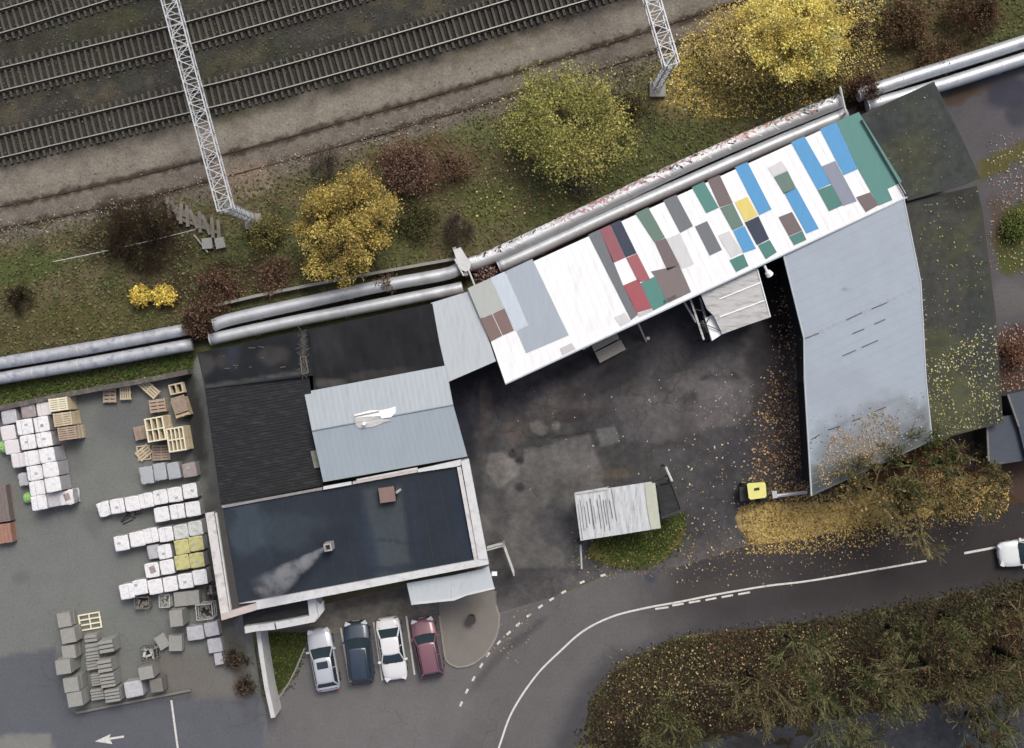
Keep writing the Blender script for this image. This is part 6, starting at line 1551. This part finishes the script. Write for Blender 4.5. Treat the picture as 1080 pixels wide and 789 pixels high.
def leafy_tree(name, label, base_px, crown_px, rpx, h, cols, n, size, seed, ry=None, twigcols=((74, 62, 48), (90, 78, 60)), gaps=(), group=None, cat='tree', zf=.38, k=160, sig=.3):
    rnd = random.Random(seed)
    hz = h * (1 - zf)                        # crown centre height
    b = P(*base_px); c = P(*crown_px, hz)
    t = thing(name, label, cat, b, 0, group)
    m = MB(); tt_ = Vector((c.x, c.y, hz * .55)).lerp(Vector((b.x, b.y, hz * .55)), .4)
    m.tube(b, b.lerp(tt_, .5) + Vector((.1, 0, 0)), .2 * h / 6, .15 * h / 6, n=8); m.tube(b.lerp(tt_, .5) + Vector((.1, 0, 0)), tt_, .15 * h / 6, .11 * h / 6, n=8)
    o = m.build('trunk', M['twig'], t, cols=mb_cols(m, twigcols))
    rx = rpx / S * (HC - h * .6) / HC; ry_ = (ry or rpx) / S * (HC - h * .6) / HC
    m = MB(); branches(m, tt_, rx, max(rx, h * .5) * 1.15, .85, 3, 6, .07, rnd, mincount=3)
    br = m.build('limbs', M['twig'], t, cols=mb_cols(m, twigcols))
    pos, col = clump_crown((c.x, c.y, hz), rx * 1.02, ry_ * 1.02, h * zf * .9, n, k, cols, seed=seed, gaps=[(P(*g[:2], hz).x, P(*g[:2], hz).y, g[2] / S) for g in gaps], sig=sig)
    quads('crown', pos, np.full(len(pos), size), .7, col, M['leaf'], t)
    return t
leafy_tree('yellow_tree', 'round mustard yellow tree above the middle pipes, left of the reddish bushes', (372, 240), (362, 232), 57, 6.0, [(192, 166, 66), (172, 148, 62), (206, 184, 84), (142, 120, 56)], 30000, .14, 1, ry=55, gaps=[(376, 236, 4), (402, 238, 4), (352, 200, 3), (330, 236, 4), (388, 262, 3)])
leafy_tree('willow_tree', 'spreading olive-green tree with a thin brown middle, top centre', (606, 150), (598, 130), 74, 5.0, [(150, 152, 66), (174, 170, 78), (122, 128, 58), (200, 188, 92)], 21000, .14, 2, ry=60, gaps=[(592, 122, 9), (655, 150, 8), (650, 100, 7), (560, 170, 6)], k=170, sig=.55)
leafy_tree('yellow_tree', 'largest and brightest yellow tree in the upper right', (836, 52), (842, 38), 60, 7.0, [(250, 230, 92), (238, 214, 82), (255, 242, 134), (210, 182, 70)], 30000, .14, 3, ry=56, gaps=[(845, 20, 5), (830, 60, 5)])
leafy_tree('yellow_tree', 'ragged pale gold tree left of the brightest yellow one', (792, 62), (786, 50), 44, 4.5, [(222, 196, 96), (198, 172, 88), (236, 214, 126), (164, 138, 72)], 9500, .13, 4, ry=36, k=150, sig=.45)
leafy_tree('bush', 'small vivid yellow bush alone on the grass, left half', (160, 316), (149, 312), 13, 1.4, [(240, 210, 60), (250, 226, 90), (214, 176, 40)], 1500, .15, 5, ry=10, cat='bush', k=40, sig=.14)
leafy_tree('bush', 'small vivid yellow bush touching the left vivid one on its right side', (172, 316), (172, 312), 12, 1.4, [(240, 210, 60), (250, 226, 90), (214, 176, 40)], 1300, .15, 6, ry=10, cat='bush', k=36, sig=.14)
def bare_bush(name, label, px, rpx, h, cols, leaves=None, nl=0, seed=0, n0=14, lv=3, twig=.014, cat='bush', spread=.9, lsz=.12, group=None, r0=.035, mc=3, ry=None):
    rnd = random.Random(seed + 100)
    b = P(*px); t = thing(name, label, cat, b, 0, group)
    m = MB(); tips = branches(m, b, 0, rpx / S * 1.05, spread, lv, n0, r0, rnd, twig=twig, curl=.3, mincount=mc)
    zmax = max(q.z for q in tips)
    # scale heights to the wanted size
    m.v = [(x, y, z * h / zmax) for x, y, z in m.v]
    m.build('stems', M['twig'], t, cols=mb_cols(m, cols))
    if leaves and nl:
        tp_ = np.array([(q.x, q.y, q.z * h / zmax) for q in tips]); g = np.random.default_rng(seed)
        i = g.integers(0, len(tp_), nl); pos = tp_[i] + g.normal(0, .16, (nl, 3)); pos[:, 2] = np.maximum(pos[:, 2], .05)
        quads('foliage', pos, np.full(nl, lsz), .7, palette(leaves, nl, .25), M['leaf'], t)
    return t
DB = [(58, 46, 38), (74, 58, 48), (48, 38, 32)]; RB = [(96, 66, 52), (112, 82, 66), (78, 56, 46)]; GB = [(120, 110, 98), (98, 90, 78), (140, 130, 118)]
RL = [(128, 96, 80), (108, 82, 68), (146, 114, 94), (98, 88, 62)]
bare_bush('bare_bush', 'big dark leafless bush left of the dumped concrete posts', (152, 250), 58, 3.2, DB, seed=1, n0=26, lv=3, mc=4, twig=.018)
bare_bush('bare_bush', 'small dark bush at the left edge above the outer pipe', (24, 314), 24, 1.8, DB, seed=2, n0=18)
bare_bush('bare_bush', 'red-brown bush spilling over both pipes at the corner of the black roofs', (214, 338), 26, 3.4, RB, RL, 1500, 3, n0=20, lv=3, mc=4)
bare_bush('bare_bush', 'red-brown thicket between the dumped posts and the pipes', (232, 305), 34, 2.2, RB, RL, 1400, 4, n0=20)
bare_bush('bare_bush', 'green and brown bush left of the mustard yellow tree', (282, 250), 30, 2.0, RB, [(112, 124, 60), (150, 140, 70), (90, 80, 50)], 1600, 5, n0=18)
bare_bush('bare_bush', 'brown thicket below and left of the mustard yellow tree', (292, 292), 34, 1.8, RB, RL, 1100, 6, n0=18)
bare_bush('bare_bush', 'grey-brown bush above the mustard yellow tree', (345, 172), 30, 1.8, GB, None, 0, 7, n0=18)
bare_bush('bare_bush', 'reddish bush with dry leaves right of the mustard yellow tree', (432, 182), 44, 2.8, RB, [(140, 108, 94), (122, 92, 80), (156, 126, 108), (100, 86, 66)], 3000, 8, n0=24, mc=4)
bare_bush('bare_bush', 'small reddish bush between the reddish one and the olive tree', (478, 178), 24, 1.8, RB, RL, 900, 9, n0=14)
bare_bush('bare_bush', 'dark green scrub below the reddish bush', (440, 232), 36, 1.6, [(70, 66, 44), (86, 80, 54)], [(84, 90, 50), (110, 100, 64), (70, 70, 44)], 2200, 10, n0=20)
bare_bush('bare_bush', 'pale leafless bush just above the white cross beam', (484, 243), 24, 2.6, [(160, 150, 136), (140, 128, 112), (120, 108, 92)], None, 0, 11, n0=18, mc=4)
bare_bush('bare_bush', 'tiny red-brown bush growing between the middle pipes', (409, 300), 13, 2.0, RB, RL, 700, 12, n0=12)
bare_bush('bare_bush', 'red-brown tuft over the inner pipe right of the cross beam', (512, 288), 16, 1.5, RB, [(150, 110, 110), (120, 84, 80), (170, 160, 150)], 700, 13, n0=12)
bare_bush('bare_bush', 'dark shrub between the olive tree and the right gantry foot', (660, 118), 22, 1.8, DB, [(100, 92, 56), (80, 70, 46)], 900, 14, n0=18)
bare_bush('bare_bush', 'grey-green shrub at the lower edge of the olive tree', (612, 192), 24, 1.4, GB, [(110, 106, 84), (96, 92, 72)], 900, 15, n0=16)
bare_bush('bare_bush', 'brown bush growing over the pipe gap by the dark felt roof', (906, 98), 22, 2.6, RB, [(104, 78, 62), (90, 68, 56)], 1600, 16, n0=18, mc=4)
bare_bush('bare_bush', 'dark bush right of the brightest yellow tree', (892, 30), 30, 2.6, DB, [(190, 170, 120), (120, 96, 60), (84, 66, 46)], 1200, 17, n0=20)
bare_bush('bare_bush', 'brown bush at the top between the dark bush and the corner thicket', (950, 30), 40, 2.6, RB, [(120, 96, 66), (100, 78, 56), (140, 120, 80)], 1600, 18, n0=22, mc=4)
bare_bush('bare_bush', 'brown thicket in the top right corner', (1020, 18), 42, 2.8, RB, [(116, 92, 66), (96, 74, 54)], 1600, 19, n0=22, mc=4)
bare_bush('bare_bush', 'brown scrub just above the far right pipes', (985, 62), 34, 1.8, RB, [(120, 100, 72), (98, 84, 58)], 1500, 20, n0=20)
bare_bush('bare_bush', 'golden brown scrub left of the right gantry pipes, under the yellow tree', (872, 84), 32, 1.6, RB, [(170, 150, 84), (120, 116, 66), (96, 96, 56)], 1800, 21, n0=18)
bare_bush('bare_bush', 'brown bush between the wall and the small bundles of the storage yard', (250, 694), 16, 1.4, DB, [(104, 86, 70), (86, 68, 56), (90, 90, 62)], 500, 22, n0=14)
bare_bush('bare_bush', 'second brown bush below the first one, against the foot of the white wall', (260, 722), 15, 1.0, DB, [(104, 86, 70), (96, 92, 66), (86, 68, 56)], 450, 27, n0=13)
bare_bush('bare_bush', 'rust-brown bush beside the dark garages at the right edge', (1066, 372), 20, 1.6, RB, [(150, 110, 84), (110, 78, 62)], 900, 23, n0=16)
bare_bush('bare_bush', 'green bush on the bank at the right edge', (1068, 240), 22, 1.2, [(70, 76, 40), (84, 80, 50)], [(92, 112, 46), (76, 92, 40), (120, 124, 66)], 2200, 24, n0=18)
bare_bush('bare_bush', 'leafy shrub on the roof edge by the small garage', (1036, 474), 20, 2.2, RB, [(150, 144, 90), (90, 96, 56), (170, 166, 130)], 700, 25, n0=14)
# leafless trees
def bare_tree(label, px, h, spread, cols, seed, leaves=None, nl=0, lean=(0, 0), lv=4, n0=6, mc=3, r0=.09, lsz=.13, trunk=.34, tw=.03, group='leafless trees along the road'):
    rnd = random.Random(seed + 500)
    b = P(*px); t = thing('bare_tree', label, 'tree', b, 0, group)
    tz = h * trunk; top = Vector((b.x + lean[0] * tz * .5, b.y + lean[1] * tz * .5, tz))
    m = MB(); mid = b.lerp(top, .5) + Vector((rnd.uniform(-.1, .1), rnd.uniform(-.1, .1), 0))
    m.tube(b, mid, .26 * h / 9, .22 * h / 9, n=8); m.tube(mid, top, .22 * h / 9, .18 * h / 9, n=8)
    m.build('trunk', M['twig'], t, cols=mb_cols(m, [(40, 36, 30), (50, 44, 36)]))
    m = MB(); tips = branches(m, top, 0, h * .55, spread, lv, n0, r0, rnd, lean=lean, twig=tw, curl=.2, upb=.75, mincount=mc)
    m.build('crown', M['twig'], t, cols=mb_cols(m, [tuple(min(255, q * 1.08) for q in c_) for c_ in cols]))
    if leaves:
        tp_ = np.array([tuple(q) for q in tips]); g = np.random.default_rng(seed)
        i = g.integers(0, len(tp_), nl); pos = tp_[i] + g.normal(0, .2, (nl, 3))
        quads('foliage', pos, np.full(nl, lsz), .7, palette(leaves, nl, .25), M['leaf'], t)
    return t
OG = [(112, 118, 78), (92, 98, 64), (128, 128, 92), (64, 62, 46)]
OG2 = [(116, 108, 78), (94, 88, 64), (130, 120, 90), (68, 62, 48)]
OG3 = [(130, 120, 84), (110, 104, 70), (142, 132, 96), (78, 72, 50)]
LT = [(110, 104, 60), (92, 90, 50), (130, 110, 74)]
bare_tree('wiry tree at the lower left tip of the wooded verge', (700, 752), 9.0, 0.68, OG, 1, LT, 500)
bare_tree('wiry tree in the verge, second from the left tip, near the road edge', (790, 706), 9.5, 0.68, OG2, 2, LT, 500)
bare_tree('wiry tree in the middle of the verge next to the footpath', (856, 722), 10.0, 0.68, OG, 3, LT, 500)
bare_tree('greenish leafless tree in the verge centre with a dark hollow at its foot', (912, 703), 10.5, 0.68, OG, 4, LT, 500, mc=4, lv=3)
bare_tree('leafless tree right of the verge centre, left of the two forked trunks', (962, 690), 10.0, 0.68, OG2, 5, LT, 500)
bare_tree('leafless tree with a long dark trunk crossing the footpath', (1008, 706), 11.0, 0.68, OG, 6, LT, 500, mc=4, lv=3)
bare_tree('leafless tree near the right edge of the verge', (1050, 684), 11.0, 0.68, OG2, 7, LT, 500)
bare_tree('leafless tree closest to the white moving car', (1056, 636), 7, .7, OG2, 8, LT, 400)
bare_tree('leafless tree on the verge edge below the long white road line', (936, 660), 6.5, .7, OG, 9, LT, 300)
bare_tree('leafless tree at the lower right corner over the footpath', (1020, 752), 7, .8, OG, 10, LT, 500)
bare_tree('leafless tree at the bottom edge right of the first wiry one', (905, 775), 6, .8, OG, 11, LT, 400)
bare_tree('leafless tree fanning over the lower end of the blue-grey roof', (908, 511), 8.5, 1.05, OG3, 12, [(190, 158, 96), (160, 130, 76), (120, 112, 64)], 300, mc=3, lv=4, tw=.042)
bare_tree('greenish leafless tree between the blue-grey roof and the leaf bank', (950, 488), 7.5, 1.0, [(96, 106, 66), (112, 112, 72), (78, 84, 54)], 13, LT, 300, mc=3, lv=4, tw=.042)
bare_tree('leafless tree with brown twigs beside the small garage', (1000, 500), 8, 1.0, OG3, 14, [(150, 122, 76), (120, 96, 60)], 300, mc=3, lv=4, tw=.042)
bare_tree('leafless tree overhanging the road edge below the leaf bank', (948, 532), 7.5, 1.0, OG3, 15, LT, 200, mc=3, lv=4, tw=.042)

bare_tree('slender leafless tree hanging over the lower road edge above the left verge', (828, 668), 7, .75, OG, 16, LT, 300)
bare_tree('slender leafless tree hanging over the road between the verge centre and the white car', (992, 646), 8, .75, OG, 17, LT, 300)
# ---- grass, ground cover and fallen leaves (nobody could count them)
def cover(name, label, cat, pieces, mtl, size, tilt, z=.03, edge=.5):
    P_, Cc = [], []
    for poly, n, cols, noise in pieces:
        q = scatter(poly, n, z, noise, 2.5, len(P_) + 3, edge=edge); P_.append(q); Cc.append(palette(cols, len(q)))
    pos = np.concatenate(P_); cc_ = np.concatenate(Cc)
    pos[:, 2] += rng.uniform(0, .06, len(pos))
    o = quads(name, pos, np.full(len(pos), size), tilt, cc_, mtl)
    return tag(o, label, cat, kind='stuff')
GR = [(100, 112, 62), (116, 122, 74), (86, 98, 54), (122, 118, 82), (108, 120, 64)]; BRN = [(112, 98, 74), (124, 110, 84)]; YL = [(218, 196, 120), (204, 172, 84), (190, 160, 100), (232, 220, 170)]
north_poly = [(-60, 255), (130, 222), (270, 190), (450, 138), (560, 102), (700, 56), (830, 12), (1120, -60), (1120, 24), (890, 95), (700, 178), (500, 268), (270, 322), (200, 345), (0, 378), (-60, 388)]
cover('grass', 'rough olive grass and weeds between the railway and the pipes', 'grass', [(north_poly, 30000, GR + BRN, .3)], M['leaf'], .2, 1.0)
cover('grass', 'bright green grass strip between the left pipes and the retaining wall', 'grass', [([(-60, 420), (0, 408), (100, 391), (200, 374), (204, 388), (100, 407), (0, 426), (-60, 438)], 3500, [(74, 96, 40), (92, 112, 48), (60, 78, 36)], 0)], M['leaf'], .2, 1.0)
cover('grass', 'green grass on the small oval below the gate hut', 'grass', [(OV, 2600, [(70, 92, 36), (86, 106, 42), (56, 74, 32), (120, 110, 60)], .2), (LAWN, 1800, [(72, 86, 38), (88, 98, 46), (60, 70, 34)], .2)], M['leaf'], .16, .9, z=.06)
cover('ground_cover', 'brown and green undergrowth on the wooded verge', 'undergrowth', [([(605, 789), (625, 745), (660, 706), (715, 680), (800, 670), (900, 655), (1085, 618), (1120, 720), (960, 740), (860, 757), (735, 780), (690, 800)], 16000, [(76, 70, 50), (68, 70, 46), (82, 64, 48), (56, 58, 40), (96, 88, 60), (40, 36, 30)], .3)], M['leaf'], .2, 1.0)
cover('ground_cover', 'dark leaf litter along the road edge of the wooded verge', 'undergrowth', [([(620, 742), (653, 700), (711, 673), (800, 661), (900, 647), (1085, 609), (1085, 622), (900, 660), (805, 674), (720, 684), (664, 708), (632, 748), (640, 789), (624, 789)], 3000, [(74, 68, 50), (60, 56, 42), (84, 78, 54), (96, 88, 64)], 0)], M['leaf'], .2, 1.0)
cover('gravel', 'pale stones scattered along the sunken old track', 'gravel', [([(-20, 240), (270, 172), (540, 96), (690, 52), (830, 6), (860, 0), (700, 62), (560, 110), (270, 190), (-20, 262)], 2600, [(150, 138, 124), (176, 166, 150), (110, 98, 84)], 0), ([(-20, 205), (270, 140), (560, 60), (830, -20), (830, 0), (560, 80), (270, 162), (-20, 226)], 500, [(160, 148, 132), (120, 108, 92)], 0), ([(-30, 180), (640, -20), (640, -60), (-30, 0)], 5000, [(110, 106, 96), (86, 82, 74), (124, 118, 104)], 0)], M['twig'], .12, .6)
cover('fallen_leaves', 'yellow and brown fallen leaves scattered over the ground', 'fallen leaves', [
    ([(700, 60), (770, 12), (930, -10), (935, 40), (890, 95), (770, 125), (710, 100)], 9000, [(240, 220, 120), (226, 200, 90), (214, 184, 90), (244, 232, 170), (190, 160, 84)], .2), ([(540, 90), (700, 60), (640, 200), (500, 230)], 700, YL, .3),
    ([(830, 280), (850, 400), (856, 526), (790, 532), (800, 440), (826, 380)], 2400, [(178, 140, 96), (150, 108, 74), (120, 84, 60), (212, 190, 150)], .25), ([(760, 400), (845, 400), (800, 560), (720, 600), (700, 500)], 330, [(210, 196, 170), (180, 150, 110)], .1),
    ([(800, 531), (812, 533), (850, 522), (930, 518), (1060, 500), (1064, 526), (1000, 542), (940, 552), (905, 566), (850, 572), (815, 584), (797, 576), (783, 560), (786, 545)], 9500, [(212, 184, 104), (198, 168, 88), (176, 144, 70), (222, 200, 128), (120, 90, 50)], .15), ([(980, 460), (1042, 450), (1050, 520), (960, 520)], 2200, [(150, 110, 76), (120, 84, 60), (180, 150, 100)], .1),
    ([(770, 560), (1000, 545), (1080, 540), (900, 600), (700, 620)], 650, [(150, 124, 92), (120, 96, 76), (190, 168, 130)], .3), ([(640, 700), (720, 676), (900, 656), (900, 740), (740, 770), (640, 770)], 2300, [(204, 186, 130), (170, 150, 90), (140, 104, 76)], .3), ([(900, 690), (1080, 640), (1080, 720), (900, 750)], 1500, [(150, 96, 70), (120, 80, 60)], .3),
    ([(600, 560), (735, 540), (735, 600), (640, 612), (600, 600)], 420, [(190, 172, 120), (150, 120, 80)], .3), ([(540, 420), (800, 380), (780, 520), (560, 520)], 60, [(210, 200, 180)], 0),
    ([(1040, 150), (1085, 140), (1085, 290), (1040, 290)], 500, [(180, 150, 110), (150, 104, 76), (200, 190, 160)], .2), ([(500, 700), (540, 660), (560, 640), (540, 700)], 60, [(180, 160, 130)], 0), ([(1045, 350), (1085, 340), (1085, 412), (1050, 440)], 600, [(170, 130, 110), (200, 180, 160), (120, 80, 64)], .2)], M['leaf'], .13, .35, edge=1.1)
# leaves lying on the roofs
def roof_leaves(plane, poly_px, n, cols, label, sz=.12, noise=.2):
    q = [plane.at(*p) for p in poly_px]; xs = [p.x for p in q]; ys = [p.y for p in q]
    x = rng.uniform(min(xs), max(xs), n * 4); y = rng.uniform(min(ys), max(ys), n * 4)
    k = (sdist(x, y, [(p.x, p.y) for p in q]) > 0) & (fbm(x, y, 1.5, 3, 9) > .5 - .2 * (1 - noise) + rng.uniform(-.15, .15, len(x)))
    x, y = x[k][:n], y[k][:n]
    z = np.array([plane.z(a, b) for a, b in zip(x, y)]) + .05 + rng.uniform(0, .03, len(x))
    tag(quads('fallen_leaves', np.stack([x, y, z], 1), np.full(len(x), sz), .25, palette(cols, len(x)), M['leaf']), label, 'fallen leaves', kind='stuff')
roof_leaves(ph, [(976, 380), (1050, 340), (1057, 445), (985, 462)], 800, [(204, 196, 128), (178, 176, 108), (140, 142, 84), (214, 208, 164)], 'yellow leaves lying on the lower part of the mossy roof')
roof_leaves(ph, [(960, 220), (1030, 200), (1050, 340), (976, 380)], 220, [(170, 168, 110), (130, 128, 84)], 'sparse leaves on the upper part of the mossy roof')
roof_leaves(pg, [(858, 500), (880, 455), (930, 430), (950, 445), (945, 470), (900, 490), (870, 515)], 1100, [(206, 178, 138), (186, 158, 120), (160, 136, 104), (120, 110, 90)], 'orange-tan leaves heaped on the lower end of the blue-grey roof', .11, .1)
roof_leaves(pg, [(852, 440), (976, 410), (982, 462), (857, 518)], 260, [(200, 200, 190), (170, 160, 130), (90, 86, 66)], 'scattered leaves and twigs on the blue-grey roof', .1)
roof_leaves(pf, [(910, 125), (980, 95), (1025, 188), (960, 208)], 90, [(150, 150, 110), (120, 120, 90)], 'few leaves on the dark felt roof', .1)

# ------------------------------------------------------------------ smoke from the chimney
sm = bpy.data.materials.new('smoke'); sm.use_nodes = True; t_ = sm.node_tree
for n_ in list(t_.nodes):
    if n_.type == 'BSDF_PRINCIPLED': t_.nodes.remove(n_)
out = [n_ for n_ in t_.nodes if n_.type == 'OUTPUT_MATERIAL'][0]
pv = t_.nodes.new('ShaderNodeVolumePrincipled'); pv.inputs['Color'].default_value = (.92, .94, .97, 1)
tc = t_.nodes.new('ShaderNodeTexCoord'); sep = t_.nodes.new('ShaderNodeSeparateXYZ'); t_.links.new(tc.outputs['Generated'], sep.inputs[0])
def mnode(op, a, b=None, c=None):
    n = t_.nodes.new('ShaderNodeMath'); n.operation = op
    for i, v in enumerate((a, b, c)):
        if v is None: continue
        if isinstance(v, (int, float)): n.inputs[i].default_value = v
        else: t_.links.new(v, n.inputs[i])
    return n.outputs[0]
# x runs along the plume, fades outwards, y/z fade to the rim
u_ = sep.outputs[0]
ry_ = mnode('MULTIPLY', mnode('SUBTRACT', sep.outputs[1], .5), 2.0); rz_ = mnode('MULTIPLY', mnode('SUBTRACT', sep.outputs[2], .5), 2.0)
rad = mnode('SQRT', mnode('ADD', mnode('MULTIPLY', ry_, ry_), mnode('MULTIPLY', rz_, rz_)))
wid = mnode('ADD', mnode('MULTIPLY', u_, .78), .12)
core = mnode('SUBTRACT', 1.0, mnode('DIVIDE', rad, wid)); core = mnode('MAXIMUM', core, 0.0)
nz_ = t_.nodes.new('ShaderNodeTexNoise'); nz_.inputs['Scale'].default_value = 1.0; nz_.inputs['Detail'].default_value = 5; nz_.inputs['Roughness'].default_value = .6
t_.links.new(tc.outputs['Object'], nz_.inputs['Vector'])
nn = mnode('MAXIMUM', mnode('SUBTRACT', mnode('MULTIPLY', nz_.outputs['Fac'], 3.6), 1.45), 0.0)
fade = mnode('POWER', mnode('MAXIMUM', mnode('SUBTRACT', 1.0, u_), 0.0), 1.1)
dens = mnode('MULTIPLY', mnode('MULTIPLY', mnode('MULTIPLY', core, nn), fade), 12.0)
t_.links.new(dens, pv.inputs['Density']); t_.links.new(pv.outputs[0], out.inputs['Volume'])
p0 = P(344, 578, 6.9); p1 = P(272, 628, 7.6)
L_ = (p1 - p0).length; rzp = math.atan2(p1.y - p0.y, p1.x - p0.x)
m = MB(); rings = 7; n_ = 14; vs = []
for i in range(rings):
    f = i / (rings - 1); r = .2 + 1.3 * f ** .8
    for k in range(n_): a = 2 * math.pi * k / n_; vs.append((L_ * f, r * math.cos(a), r * .9 * math.sin(a)))
fs = [(i * n_ + k, i * n_ + (k + 1) % n_, (i + 1) * n_ + (k + 1) % n_, (i + 1) * n_ + k) for i in range(rings - 1) for k in range(n_)] + [tuple(range(n_ - 1, -1, -1)), tuple((rings - 1) * n_ + k for k in range(n_))]
m.add(vs, fs); so = recalc(m.build('smoke', sm)); so.location = p0; so.rotation_euler = (0, -math.atan2(p1.z - p0.z, L_), rzp)
tag(so, 'thin white smoke drifting down-left from the office chimney', 'smoke', kind='stuff')
SC.cycles.volume_step_rate = 2.0
SC.cycles.volume_max_steps = 64
